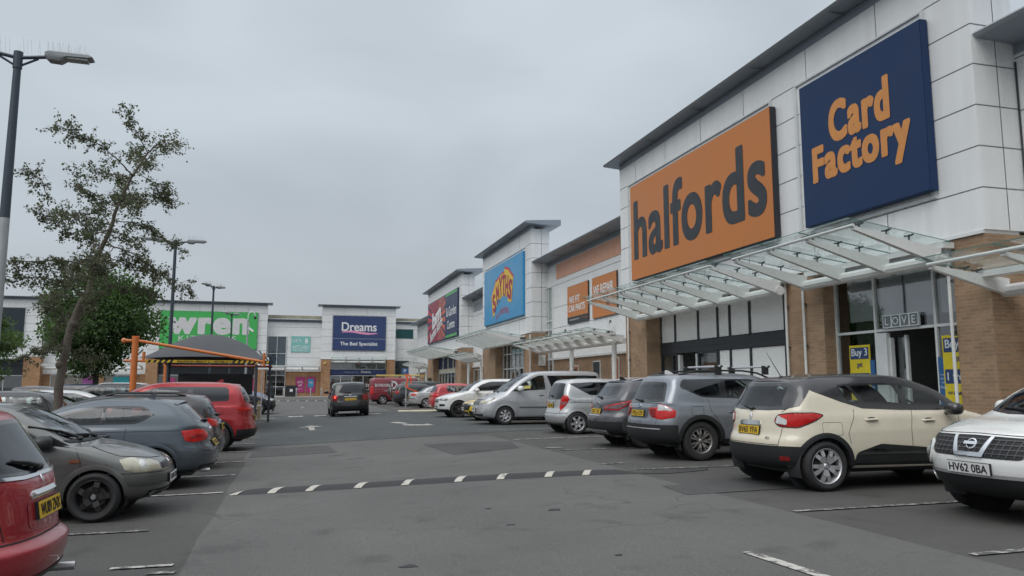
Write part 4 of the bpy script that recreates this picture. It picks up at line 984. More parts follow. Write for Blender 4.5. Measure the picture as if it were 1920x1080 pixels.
    def mirror(s, x, z, m, size=(.10, .12, .085), out=.10):
        for sd_ in (1, -1):
            h, n = s.hit('side', (x, z), sd_); b = MB(); c = h + V((-.02, sd_ * (out + size[1] * .5), .05))
            b.bar(h + V((0, -sd_ * .02, -.02)), c + V((0, 0, -.03)), .06, .04, BLACK); b.ell(c, size[0], size[1], size[2], m, 14, 10, .75)
            b.ell(c + V((-size[0] * .62, 0, 0)), .02, size[1] * .82, size[2] * .8, CHROME, 12, 6, .75); b.build('wing_mirror', s.root)
    def handle(s, x, z, m, ln=.2):
        for sd_ in (1, -1):
            h, n = s.hit('side', (x, z), sd_); b = MB(); y = h.y + sd_ * .022
            b.ell(V((x, h.y, z)), .085, .006, .035, MATS['seam'], 12, 6)
            b.tube([(x - ln / 2, h.y - sd_ * .01, z), (x - ln / 2 + .02, y, z), (x + ln / 2 - .02, y, z + .004), (x + ln / 2, h.y - sd_ * .01, z + .004)], [.014, .016, .017, .012], m, 8); b.build('door_handle', s.root)
    def wiper(s, view, p0, p1, m=BLACK):
        b = MB(); a, n = s.hit(view, p0); c, n2 = s.hit(view, p1); mid, n3 = s.hit(view, ((p0[0] + p1[0]) / 2, (p0[1] + p1[1]) / 2))
        b.ell(a + n * .02, .04, .04, .03, m, 8, 6); b.tube([a + n * .03, mid + n3 * .035, c + n2 * .02], [.018, .012, .008], m, 6); b.tube([mid.lerp(a, .5) + n3 * .012, mid + n3 * .014, c + n2 * .01], .008, m, 6); b.build('wiper', s.root)
    def badge(s, view, p, r, m=CHROME, kind='disc', name='badge'):
        h, n = s.hit(view, p); sg = -1 if view == 'rear' else 1; ux = V((0, 1 if view == 'front' else -1, 0)); up = n.cross(ux); up = -up if up.z < 0 else up; ux = up.cross(n); c = h + n * .008; b = MB()
        P = lambda a, e, d=0: c + ux * a + up * e + n * d
        if kind == 'diamond':
            for o, i in ((1, .55),):
                q = [(0, 1.25 * r), (.72 * r, 0), (0, -1.25 * r), (-.72 * r, 0)]
                for k in range(4):
                    a, e = q[k], q[(k + 1) % 4]; b.face([P(*a), P(*e), P(e[0] * i, e[1] * i, .008), P(a[0] * i, a[1] * i, .008)], m)
        elif kind in ('ring', 'disc', 'oval'):
            ry = .7 if kind == 'oval' else 1
            A = [P(r * cos(t), r * ry * sin(t), .006) for t in [2 * pi * k / 24 for k in range(24)]]; B = [P(.78 * r * cos(t), .78 * r * ry * sin(t), .01) for t in [2 * pi * k / 24 for k in range(24)]]; Z = [P(1.02 * r * cos(t), 1.02 * r * ry * sin(t), -.012) for t in [2 * pi * k / 24 for k in range(24)]]
            b.grid([Z, A, B], m, True, True)
            if kind == 'disc': b.face(B, mat('badge_blue', (.03, .08, .2), .3))
        elif kind == 'bar':
            A = [P(r, .016, .004), P(-r, .016, .004), P(-r, -.016, .004), P(r, -.016, .004)]; b.face(A, m)
            for k in range(4): b.face([A[k], A[(k + 1) % 4], A[(k + 1) % 4] - n * .02, A[k] - n * .02], m)
        elif kind == 'star':
            for k in range(3):
                t = pi / 2 + 2 * pi * k / 3; b.face([P(r * cos(t), r * sin(t), .004), P(.14 * r * cos(t + 1.2), .14 * r * sin(t + 1.2), .006), P(.14 * r * cos(t - 1.2), .14 * r * sin(t - 1.2), .006)], m)
            A = [P(r * cos(t), r * sin(t), .004) for t in [2 * pi * k / 24 for k in range(24)]]; B = [P(.86 * r * cos(t), .86 * r * sin(t), .008) for t in [2 * pi * k / 24 for k in range(24)]]; b.grid([A, B], m, True, True)
        else:  # writing
            put_text(b, kind, m, c + n * .004, ux, up, None, r, bold=.02)
        return b.build(name, s.root, normals=False)
    def cabin(s, seats=(.25, -.65), wheel_side=-1, dash=None, floor=.32, hr=1.0, col=None):
        """seats, dashboard, steering wheel and dark lining seen through the glass"""
        b = MB(); W = s.W; col = col or INT; x1 = s.key[7][0] - .12; x0 = s.key[7][2] + .5; zb = min(s.key[7][1], s.key[7][3])
        b.box(x0, x1, -W / 2 + .13, W / 2 - .13, floor - .02, floor, INT)
        for sd_ in (1, -1): b.box(x0, x1, sd_ * (W / 2 - .15), sd_ * (W / 2 - .13), floor, zb - .06, INT)
        b.box(x0, x0 + .02, -W / 2 + .13, W / 2 - .13, floor, zb - .05, INT); b.box(x1, x1 + .02, -W / 2 + .13, W / 2 - .13, floor, s.key[7][1] - .07, INT)
        dx = dash or x1 - .32
        b.prism([(dx - .12, zb - .32), (dx - .14, zb - .1), (dx, zb - .02), (x1, zb - .06), (x1, zb - .32)], -W / 2 + .14, W / 2 - .14, INT)
        for i, sx in enumerate(seats):
            ys = (.36, -.36) if i == 0 else (.40, -.02, -.42)
            for y in ys:
                b.prism([(sx + .28, .48), (sx + .28, .60), (sx - .15, .58), (sx - .38, zb + .10 * hr), (sx - .48, zb + .10 * hr), (sx - .28, .46)], y - .23 if i == 0 else y - .2, y + .23 if i == 0 else y + .2, col)
                b.ell((sx - .45, y, zb + .19 * hr), .05, .125, .09, col, 12, 8, .7); b.tube([(sx - .43, y, zb + .05), (sx - .44, y, zb + .15)], .03, INT, 6)
        c = V((dx - .28, .36 * wheel_side * 1, zb - .05)); ring = []
        ax = V((.9, 0, .43)); u = V((-.43, 0, .9)); v = V((0, 1, 0))
        ring = [c + (u * cos(t) + v * sin(t)) * .185 for t in [2 * pi * k / 20 for k in range(21)]]
        b.tube(ring, .015, INT, 6, False); b.bar(c, c + ax * .2, .08, .08, INT); b.bar(ring[5], ring[15], .03, .02, INT)
        b.build('cabin', s.root)
    def underside(s):
        b = MB(); z = s.key[0][1] + .02; b.box(s.rx + .32, s.fx - .35, -s.W / 2 + .22, s.W / 2 - .22, z, z + .06, INT); b.box(s.rx + .35, s.fx - .38, -s.W / 2 + .42, s.W / 2 - .42, z, .42, INT)
        for x, zz, ra in s.arches: b.tube([(x, -s.W / 2 + .15, s.wr), (x, s.W / 2 - .15, s.wr)], .04, INT, 8)
        b.build('underbody', s.root)
    def finish(s, x, y, rot, paint2=None):
        s.underside(); vs, fs = s._mesh()
        # pull points near the wheel openings onto their circle, then open the body
        for x_, z_, ra in s.arches:
            for p in vs:
                if abs(p.y) > s.W / 2 * .62:
                    d = hypot(p.x - x_, p.z - z_)
                    if abs(d - ra) < .035 and d > 1e-4: p.x = x_ + (p.x - x_) * ra / d; p.z = z_ + (p.z - z_) * ra / d
        keep = []
        for f in fs:
            ps = [vs[k] for k in f]; cut = False
            c = sum(ps, V()) / len(ps)
            if abs(c.y) > s.W / 2 * .6:
                for x_, z_, ra in s.arches:
                    if hypot(c.x - x_, c.z - z_) < ra - .001: cut = True
                if not cut:
                    for h in s.holes.get('side', ()):
                        if inside((c.x, c.z), h): cut = True; break
            if not cut and abs(c.y) < s.W / 2:
                for view, ok in (('front', c.x > 0), ('rear', c.x < 0)):
                    if ok:
                        for h in s.holes.get(view, ()):
                            if inside((c.y, c.z), h): cut = True; break
            if not cut: keep.append(f)
        me = bpy.data.meshes.new('body'); me.from_pydata([tuple(p) for p in vs], [], keep); me.materials.append(s.pm)
        me.polygons.foreach_set('use_smooth', [True] * len(keep))
        if s.roof_m:
            me.materials.append(s.roof_m); zr_ = s.roof_z
            me.polygons.foreach_set('material_index', [1 if sum(vs[k].z - zr_(vs[k].x) for k in f) / len(f) > 0 else 0 for f in keep])
        me.update()
        # outward normals for the lining shader
        o = bpy.data.objects.new('body', me); COL.objects.link(o); o.parent = s.root
        t = sum((p.normal.dot(p.center - V((0, 0, .7))) for p in me.polygons)) 
        if t < 0: me.flip_normals()
        me.set_sharp_from_angle(angle=R_(50))
        z0 = zg(x, y); gx_ = (zg(x + .8, y) - zg(x - .8, y)) / 1.6; gy_ = (zg(x, y + .8) - zg(x, y - .8)) / 1.6
        n = V((-gx_, -gy_, 1)).normalized(); q = V((0, 0, 1)).rotation_difference(n) @ Matrix.Rotation(R_(rot), 3, 'Z').to_quaternion()
        s.root.location = (x, y, z0 + .004); s.root.rotation_euler = q.to_euler(); return s.root
mat('seam', (.012, .012, .013), .7); mat('window_black', (.012, .013, .015), .18, coat=.6)
REDL = mat('lamp_red', (.50, .012, .010), .2, 0, .15, 14, coat=.35); REDD = mat('lamp_dark_red', (.2, .008, .008), .2, 0, .1, 10, coat=.35)
CLEARL = mat('lamp_clear', (.55, .56, .55), .12, .25, .2, 16, coat=1); LAMPG = mat('headlamp_glass', (.30, .31, .31), .08, .45, .35, 9, coat=1); AMB = mat('lamp_amber', (.5, .17, .03), .2, coat=1)
LAMPY = mat('headlamp_yellowed', (.42, .40, .31), .14, .2, .2, 10, coat=1)
_WH = {}
def wheel_mesh(r, style, rimc, width):
    key = (r, style, rimc.name, width)
    if key in _WH: return _WH[key]
    kind, n, fr = style; rr = r * fr; hw = width / 2; b = MB()
    tp = [(rr - .005, -hw * .8), (rr + .01, -hw * .95), (rr + (r - rr) * .5, -hw * 1.04), (r - .02, -hw * .93), (r - .004, -hw * .7), (r, -hw * .3), (r, hw * .3), (r - .004, hw * .7), (r - .02, hw * .93), (rr + (r - rr) * .5, hw * 1.04), (rr + .012, hw * .97), (rr - .004, hw * .86)]
    b.lathe(tp, RUB, 40); t = b.build('wheel').data; bpy.data.objects.remove(bpy.data.objects[-1]) if False else None
    for o in [o for o in bpy.data.objects if o.data is t]: bpy.data.objects.remove(o)
    b = MB(); yf = hw * .82
    b.lathe([(rr - .004, -hw * .7), (rr - .03, -hw * .5), (rr - .035, yf - .05), (rr - .022, yf - .012), (rr - .008, yf + .006), (rr + .006, yf)], rimc, 40)
    b.lathe([(0, yf - .10), (rr - .03, yf - .10)], INT, 24); b.lathe([(0, yf - .07), (rr * .62, yf - .07), (rr * .62, yf - .09)], mat('brake_disc', (.12, .11, .10), .5, .6), 24)
    b.lathe([(0, yf - .012), (.028, yf - .012), (.034, yf - .018), (.06, yf - .03), (.07, yf - .07)], rimc, 20)
    ca = mat('centre_cap', (.35, .36, .37), .3, .5) if 'cap' in kind or rimc.name == 'rim_black' else rimc
    b.lathe([(0, yf - .004), (.024, yf - .005), (.03, yf - .014)], ca, 16)
    hub, rim = .055, rr - .026
    def spoke(a0, a1, w0, w1, dish=.03):
        e0 = V((cos(a0), 0, sin(a0))); e1 = V((cos(a1), 0, sin(a1))); p0 = e0 * hub + V((0, yf - .03, 0)); p1 = e1 * rim + V((0, yf - .022, 0)); m_ = (p0 + p1) / 2 + V((0, .014, 0))
        for q0, q1, wa, wb in ((p0, m_, w0, (w0 + w1) / 2), (m_, p1, (w0 + w1) / 2, w1)): b.bar(q0, q1, wa, .035, rimc, up=(0, 1, 0), w2=wb, h2=.03)
    for k in range(n):
        a = 2 * pi * k / n
        if kind == 'plain': spoke(a, a, .075, .06)
        elif kind == 'wide': spoke(a, a, .10, .115)
        elif kind == 'twin': spoke(a - .05, a - .17, .03, .032); spoke(a + .05, a + .17, .03, .032)
        elif kind == 'swirl': spoke(a, a + .38, .05, .05); spoke(a + .28, a + .62, .035, .03)
        elif kind == 'thin': spoke(a, a + .1, .04, .035)
        elif kind == 'wye': spoke(a - .1, a - .26, .05, .05); spoke(a + .1, a + .26, .05, .05)
        elif kind == 'cap': spoke(a, a, .05, .14)
    for k in range(5):
        a = 2 * pi * (k + .5) / 5; b.ell((.042 * cos(a), yf - .024, .042 * sin(a)), .008, .01, .008, JOINT, 6, 4)
    q = b.build('rim').data
    for o in [o for o in bpy.data.objects if o.data is q]: bpy.data.objects.remove(o)
    _WH[key] = (t, q); return _WH[key]
def clip(poly, f):
    out = []
    for i in range(len(poly)):
        a, b = poly[i - 1], poly[i]; fa, fb = f(a), f(b)
        if (fa >= 0) != (fb >= 0): t = fa / (fa - fb); out.append((a[0] + (b[0] - a[0]) * t, a[1] + (b[1] - a[1]) * t))
        if fb >= 0: out.append(b)
    cl_ = []
    for p in out:
        if not cl_ or hypot(p[0] - cl_[-1][0], p[1] - cl_[-1][1]) > .004: cl_.append(p)
    if len(cl_) > 1 and hypot(cl_[0][0] - cl_[-1][0], cl_[0][1] - cl_[-1][1]) < .004: cl_.pop()
    return cl_
def std_windows(c, rb, rt, pillars, gm=CARGLASS, gmr=None, rz=(None, None), ry=(.80, .84), fm=None, tip=0, split=None, belt=.03, rear=True, rpane=.05, corner=.06, ws=True, gap=.045):
    """side glass from the profile; rb/rt: rear lower/upper (x, z) of the glass; pillars: (x at belt, x at roof, width)"""
    K = c.key; gmr = gmr or gm
    d = [K[i][5] for i in range(12)]
    x7, x8, x9 = K[7][0] - d[7] - .02 + tip, K[8][0] - d[8] - .05, K[9][0] - d[9] - .03
    z9 = lambda x: c.zside(9, x) - gap
    z8 = c.zside(8, x8)
    out = [(x7, c.zside(7, x7) + belt), (x8, z8), (x9, z9(x9))]
    xm = (x9 + rt[0]) / 2; out += [(xm, z9(xm) + .008), (rt[0], rt[1] or z9(rt[0]))] + ([split] if split else []) + [(rb[0], rb[1] or c.zside(7, rb[0]) + belt)]
    out = fillet(out, [.02, .1, .12, .1, corner] + ([.05] if split else []) + [corner], 4)
    inn = inset(out, .028); zs = [p[1] for p in inn]; zb, zt = min(zs), max(zs)
    ln = lambda pl, p: p[0] - (pl[0] + (pl[1] - pl[0]) * (p[1] - zb) / (zt - zb))
    panes = []; rest = inn
    for pl in pillars:
        a = clip(rest, lambda p: ln(pl, p) - pl[2] / 2)
        if len(a) > 2: panes.append(a)
        rest = clip(rest, lambda p: -ln(pl, p) - pl[2] / 2)
    if len(rest) > 2: panes.append(rest)
    fm = fm or MATS['window_black']
    for k, sd_ in enumerate((1, -1)):
        def fn(b):
            c.patch(b, 'side', out, fm, .004, (sd_,), panes=panes, pm=gm, step=.06)
        c.add('side_window', fn)
    c.holes.setdefault('side', []).extend(inset(p, -.017) for p in panes)
    w7, w9 = K[7][4], K[9][4]
    if ws:
        za, zc = K[7][1] + .015, K[9][1] - .015
        o = [(-.86 * w7, za + .02), (-.4 * w7, za - .01), (.4 * w7, za - .01), (.86 * w7, za + .02), (.88 * w9, zc - .02), (.4 * w9, zc + .01), (-.4 * w9, zc + .01), (-.88 * w9, zc - .02)]
        c.end_window('windscreen', 'front', o, inset(o, .035), CARGLASS)
    if rear:
        za, zc = rz[0] or K[7][3] + .03, rz[1] or K[9][3] - .06
        o = fillet([(-ry[0] * w7, za + .02), (-.4 * w7, za), (.4 * w7, za), (ry[0] * w7, za + .02), (ry[1] * w9, zc - .015), (.4 * w9, zc), (-.4 * w9, zc), (-ry[1] * w9, zc - .015)], .05, 3)
        c.end_window('rear_window', 'rear', o, inset(o, rpane), gmr)
    c.outer = out
    return out
def spoiler(c, m, wd=.82, x0=.0, x1=.22, th=.035, drop=.02):
    """lip over the rear window, following the roof edge"""
    K = c.key[9]; b = MB(); rows = []
    for k in range(17):
        t = -1 + k / 8; y = t * K[4] * wd; bow = .10 * abs(t) ** 2.5
        xr = K[2]; z = K[3] + .02 - .045 * abs(t) ** 3
        rows.append([(xr + x1, y, z + .03), (xr - x0 + bow * .6 + .03, y, z + .004), (xr - x0 + bow * .6, y, z - drop), (xr + .04 + bow * .6, y, z - drop - th), (xr + x1, y, z - .02)])
    b.grid(rows, m, True); b.build('spoiler', c.root, angle=60)
def doors(c, lines, m=None):
    c.add('door_seam', lambda b: [c.ribbon(b, 'side', l, .007) for l in lines])
def rails(c, x0, x1, m, inset_=.05, h=.05):
    for sd_ in (1, -1):
        pts = []
        for i in range(9):
            x = x0 + (x1 - x0) * i / 8; y = (c.key[9][4] - inset_) ; p, n = c.hit('top', (x, y * sd_)); e = h * min(1, min(i, 8 - i) / 1.2); pts.append(p + V((0, 0, e + .005)))
        b = MB(); b.tube(pts, .018, m, 8); b.build('roof_rail', c.root)
def aerial(c, x, m=BLACK, ln=.35, fin=False):
    p, n = c.hit('top', (x, 0)); b = MB()
    if fin: b.prism([(x - .1, p.z - .01), (x + .08, p.z - .01), (x - .06, p.z + .07), (x - .1, p.z + .07)], -.03, .03, m)
    else: b.ell(p, .04, .03, .025, m, 8, 6); b.tube([p, p + V((-ln * .55, 0, ln * .85))], [.007, .003], m, 6)
    b.build('aerial', c.root)
def wpoly(c, view, pts): return c.wrap(view, pts)
def grille_mesh(c, name, poly, m=BLACK, lines=6, lm=None, eps=.006):
    zs = [p[1] for p in poly]; ys = [p[0] for p in poly]
    def fn(b):
        c.patch(b, 'front', poly, m, eps, step=.05)
        if lines:
            for k in range(1, lines):
                z = min(zs) + (max(zs) - min(zs)) * k / lines; xs = []
                for i in range(len(poly)):
                    a, e = poly[i - 1], poly[i]
                    if (a[1] - z) * (e[1] - z) < 0: xs.append(a[0] + (e[0] - a[0]) * (z - a[1]) / (e[1] - a[1]))
                if len(xs) >= 2: c.ribbon(b, 'front', [(min(xs) + .01, z), (0, z), (max(xs) - .01, z)], .012, lm or mat('grille_bar', (.06, .06, .065), .4), eps + .006)
    return c.add(name, fn)

# ---------- cream crossover with black roof (hero of the right-hand row)
def cream_suv():
    P = paint('cream', (.63, .58, .46))
    F = [(.28, .20), (.07, .29), (0, .48), (.015, .66), (.10, .82), (.30, .92), (.60, 1.0), (.88, 1.06), (1.28, 1.31), (1.75, 1.49), (2.15, 1.55), (2.75, 1.565)]
    B = [(.24, .28), (.05, .34), (0, .50), (.01, .64), (.055, .74), (.075, .86), (.10, .97), (.15, 1.06), (.28, 1.26), (.40, 1.46), (.80, 1.525), (1.35, 1.56)]
    c = Car('parked_car', 'car', 'cream crossover with black roof parked tail-out on the right', 4.12, 1.78, F, B, .70, P, cf=.6, cr=.62)
    BG = mat('gloss_black_roof', (.018, .018, .021), .3, coat=.8)
    K = c.key; R = c.rx
    # black roof: everything above the belt at the sides and the roof itself
    z9 = lambda x: c.zside(9, x)
    low = [(R + .62, 1.30), (R + .98, 1.17), (R + 1.30, 1.08), (R + 1.9, 1.055), (.45, 1.05), (.98, 1.065)]
    upp = [(.62, 1.30), (.18, z9(.18) + .01), (-.4, z9(-.4) + .015), (-1.0, z9(-1.0) + .012), (R + .52, z9(R + .5)), (R + .40, 1.40)]
    c.roof_m = BG; rz_ = [(R - 1, 1.33), (R + .40, 1.33), (R + .47, 1.40), (R + .62, 1.33), (R + 1.3, 1.10), (R + 1.5, 1.075), (c.fx, 1.075)]
    c.roof_z = lambda x: next(a[1] + (b[1] - a[1]) * (x - a[0]) / (b[0] - a[0]) for a, b in zip(rz_, rz_[1:]) if a[0] <= x <= b[0])
    std_windows(c, (R + 1.08, 1.145), (R + .98, None), [(-.02, -.12, .09), (R + 1.36, R + 1.18, .07)], gap=.06, corner=.09, rz=(1.05, 1.43), ry=(.80, .88))
    for sd_ in (1, -1): c.add('roof_side', lambda b: c.patch(b, 'side', low + upp, BG, .003, (sd_,), step=.04, panes=[inset(c.outer, .012)]))
    c.trimpatch('rear_pillar', 'wrap_r', wpoly(c, 'wrap_r', [(R + .16, .60, 1.06), (R + .32, .80, 1.12), (R + .55, .74, 1.36), (R + .5, .66, 1.44), (R + .4, .5, 1.44), (R + .22, .55, 1.2)]), BG, eps=.007, step=.03)
    spoiler(c, BG, .86, .02, .25); aerial(c, R + .62, ln=.42)
    # dark lower body
    c.wheels(1.21, -1.395, .328, 1.53, ('wye', 5, .72), 1.17, TRIM, lw=.055, rimc=SILV)
    c.band('lower_cladding', .21, .40, TRIM)
    c.band('rear_bumper', .28, .585, TRIM, x1=R + .62, eps=.012); c.band('front_bumper', .22, .42, TRIM, x0=c.fx - .7, eps=.010)
    c.trimpatch('door_cladding', 'side', fillet([(-.98, .36), (-.93, .50), (-.55, .61), (.1, .56), (.68, .50), (.72, .36)], .05), TRIM, eps=.010)
    c.trimpatch('door_chrome', 'side', [(-.92, .475), (-.78, .53), (-.62, .545), (.55, .49), (.6, .465), (-.4, .475)], CHROME, eps=.017)
    c.trimpatch('rear_reflector', 'wrap_r', wpoly(c, 'wrap_r', [(R + .1, .62, .40), (R + .16, .75, .40), (R + .16, .75, .45), (R + .1, .62, .46)]), REDD, eps=.016)
    # tail lamps
    o = wpoly(c, 'wrap_r', [(R + .09, .50, .90), (R + .13, .58, .83), (R + .25, .84, .82), (R + .52, .88, .92), (R + .66, .89, 1.0), (R + .5, .88, 1.035), (R + .2, .74, 1.03), (R + .10, .56, 1.0)])
    o = fillet(o, .05)
    for sd_ in (1, -1):
        lp = c.add('tail_lamp', lambda b: (c.patch(b, 'wrap_r', o, BLACK, .004, (sd_,)), c.patch(b, 'wrap_r', inset(o, .014), REDL, .006, (sd_,), dome=.018)))
        q = [(o[0][0] + .02, .88), (o[0][0] + .17, .86), (o[0][0] + .18, .93), (o[0][0] + .05, .985)]
        c.add('reversing_lens', lambda b: c.patch(b, 'wrap_r', fillet(q, .02), CLEARL, .022, (sd_,), thick=.004), lp)
    c.plate('rear', .775, 'BV65 YFA', wd=.50); c.badge('rear', (0, .96), .052, kind='diamond')
    c.add('boot_strip', lambda b: (c.patch(b, 'rear', fillet([(-.26, .845), (.24, .845), (.26, .865), (.22, .905), (-.24, .905)], .015), CHROME, .004, thick=.012)))
    c.badge('rear', (0.0, .875), .034, CHAR, 'C a p t u r', 'boot_lettering'); c.badge('rear', (-.42, .68), .035, CHAR, 'dCi', 'boot_lettering')
    c.wiper('rear', (.03, 1.06), (.30, 1.10))
    c.handle(-.66, .93, P); c.handle(.28, .915, P); c.mirror(.62, 1.02, BG)
    doors(c, [[(-1.02, .62), (-1.05, .76), (-.93, .98), (-.91, 1.07)], [(-.02, .56), (-.03, .8), (.03, 1.05)], [(.73, .5), (.78, .8), (.82, 1.0)]])
    c.add('fuel_flap', lambda b: c.ribbon(b, 'side', fillet([(R + .62, .73), (R + .92, .73), (R + .92, .90), (R + .62, .90), (R + .62, .731)], .03), .004, sides=(-1,)))
    c.add('tailgate_seam', lambda b: (c.ribbon(b, 'wrap_r', wpoly(c, 'wrap_r', [(R + .1, .60, .60), (R + .12, .62, .72), (R + .13, .64, .82)]), .007), c.ribbon(b, 'wrap_r', wpoly(c, 'wrap_r', [(R + .14, .62, 1.03), (R + .2, .68, 1.08), (R + .4, .66, 1.30)]), .007), c.ribbon(b, 'rear', [(-.6, .60), (.6, .60)], .008, eps=.014)))
    # front end (faces the shops)
    for sd_ in (1, -1): c.add('headlamp', lambda b: c.patch(b, 'wrap_f', fillet(wpoly(c, 'wrap_f', [(c.fx - .1, .45, .70), (c.fx - .3, .85, .74), (c.fx - .55, .89, .86), (c.fx - .3, .8, .86), (c.fx - .12, .5, .8)]), .03), LAMPG, .006, (sd_,), dome=.012))
    grille_mesh(c, 'grille', [(-.42, .60), (.42, .60), (.46, .70), (-.46, .70)]); c.plate('front', .46, 'BV65 YFA', False)
    c.cabin((.15, -.72), -1, floor=.36)
    return c.finish(8.24, 9.72, 0)
cream_suv()

# ---------- silver-blue SUV with roof bars
def silver_suv():
    P = paint('silver_blue', (.225, .245, .27), .55)
    F = [(.3, .24), (.08, .32), (0, .50), (.015, .68), (.09, .86), (.45, .96), (.95, 1.02), (1.28, 1.08), (1.66, 1.33), (2.10, 1.55), (2.45, 1.615), (3.0, 1.645)]
    B = [(.26, .30), (.06, .36), (0, .52), (.01, .70), (.04, .80), (.055, .90), (.09, 1.0), (.14, 1.09), (.28, 1.32), (.40, 1.56), (.75, 1.615), (1.3, 1.64)]
    c = Car('parked_car', 'car', 'silver blue estate-shaped four-by-four with roof bars and black bumpers', 4.57, 1.85, F, B, .72, P, cf=.55, cr=.5)
    R = c.rx
    std_windows(c, (R + .98, 1.17), (R + .62, 1.50), [(.12, .02, .11), (-.86, -.84, .15)], gm=MIDGL, corner=.12, rz=(1.07, 1.46), ry=(.84, .84), split=(R + .55, 1.36))
    c.wheels(1.42, -1.375, .362, 1.56, ('twin', 7, .64), 1.16, TRIM, rimc=ALLOY_D, lw=.07)
    c.band('lower_cladding', .25, .40, TRIM); c.band('rear_bumper', .30, .66, TRIM, x1=R + .66, eps=.014); c.band('front_bumper', .26, .52, TRIM, x0=c.fx - .75, eps=.012)
    c.add('bumper_groove', lambda b: c.ribbon(b, 'rear', [(-.72, .585), (.72, .585)], .02, SILV, .017))
    spoiler(c, BLACK, .80, .0, .12, .05, .03)
    o = fillet(wpoly(c, 'wrap_r', [(R + .05, .40, .97), (R + .05, .42, .90), (R + .08, .50, .80), (R + .16, .72, .755), (R + .36, .91, .80), (R + .38, .92, .92), (R + .22, .80, 1.02), (R + .13, .66, 1.05), (R + .11, .63, .975)]), .03)
    ow = fillet(wpoly(c, 'wrap_r', [(R + .12, .655, 1.035), (R + .12, .655, .90), (R + .24, .80, .92), (R + .34, .89, .925), (R + .2, .78, 1.02)]), .03)
    for sd_ in (1, -1):
        lp = c.add('tail_lamp', lambda b: c.patch(b, 'wrap_r', o, REDL, .006, (sd_,), dome=.015))
        c.add('clear_lens', lambda b: c.patch(b, 'wrap_r', ow, CLEARL, .018, (sd_,), dome=.01), lp); c.add('inner_lens', lambda b: c.patch(b, 'wrap_r', wpoly(c, 'wrap_r', [(R + .05, .43, .95), (R + .08, .50, .82), (R + .11, .61, .81), (R + .11, .61, .95)]), REDD, .014, (sd_,), thick=.012), lp)
    c.plate('rear', .86, 'VK56 FZV'); c.badge('rear', (.0, 1.0), .042); c.badge('rear', (-.40, 1.0), .05, CHROME, '2.0d', 'boot_lettering')
    c.trimpatch('number_recess', 'rear', fillet([(-.36, .77), (.36, .77), (.40, .965), (-.40, .965)], .03), mat('recess_grey', (.10, .115, .13), .4, .4), eps=.003)
    c.wiper('rear', (.02, 1.09), (.36, 1.115))
    c.handle(-.70, .90, P); c.handle(.42, .90, P); c.mirror(.90, 1.07, P)
    doors(c, [[(-.90, .52), (-1.0, .70), (-1.17, .92), (-1.19, 1.13)], [(.05, .42), (.05, .8), (.12, 1.1)], [(.98, .45), (1.02, .8), (1.05, 1.02)]])
    c.add('waist_crease', lambda b: c.ribbon(b, 'side', [(-1.15, .99), (0, .98), (1.2, .95)], .012, mat('crease_dark', (.12, .14, .16), .5), .002))
    c.add('fuel_flap', lambda b: c.ribbon(b, 'side', fillet([(R + .72, .84), (R + .96, .84), (R + .96, 1.0), (R + .72, 1.0), (R + .72, .841)], .03), .006, sides=(-1,)))
    c.add('tailgate_seam', lambda b: (c.ribbon(b, 'rear', [(-.63, .67), (-.64, 1.05)], .008), c.ribbon(b, 'rear', [(.63, .67), (.64, 1.05)], .008), c.ribbon(b, 'rear', [(-.66, 1.055), (.66, 1.055)], .008)))
    rails(c, R + .62, 1.05, BLACK, .06, .07); aerial(c, R + .75, SIGNW, fin=True)
    for x in (-.82, .22):
        b = MB(); z = 1.645 + .11; b.tube([(x, -.72, z), (x, .72, z)], .022, SILV, 8); 
        for sd_ in (1, -1): b.box(x - .06, x + .06, sd_ * .60 - .03, sd_ * .60 + .03, 1.60, z + .02, BLACK); b.ell((x, sd_ * .73, z), .03, .02, .025, BLACK, 8, 6)
        b.build('roof_bar', c.root)
    for sd_ in (1, -1): c.add('headlamp', lambda b: c.patch(b, 'wrap_f', fillet(wpoly(c, 'wrap_f', [(c.fx - .08, .4, .72), (c.fx - .3, .85, .74), (c.fx - .4, .9, .86), (c.fx - .1, .45, .86)]), .03), LAMPG, .006, (sd_,), dome=.012))
    grille_mesh(c, 'grille', [(-.30, .62), (.30, .62), (.30, .80), (-.30, .80)]); c.plate('front', .5, 'VK56 FZV', False)
    c.cabin((.35, -.60), -1, floor=.42)
    return c.finish(8.72, 13.9, 0)
silver_suv()

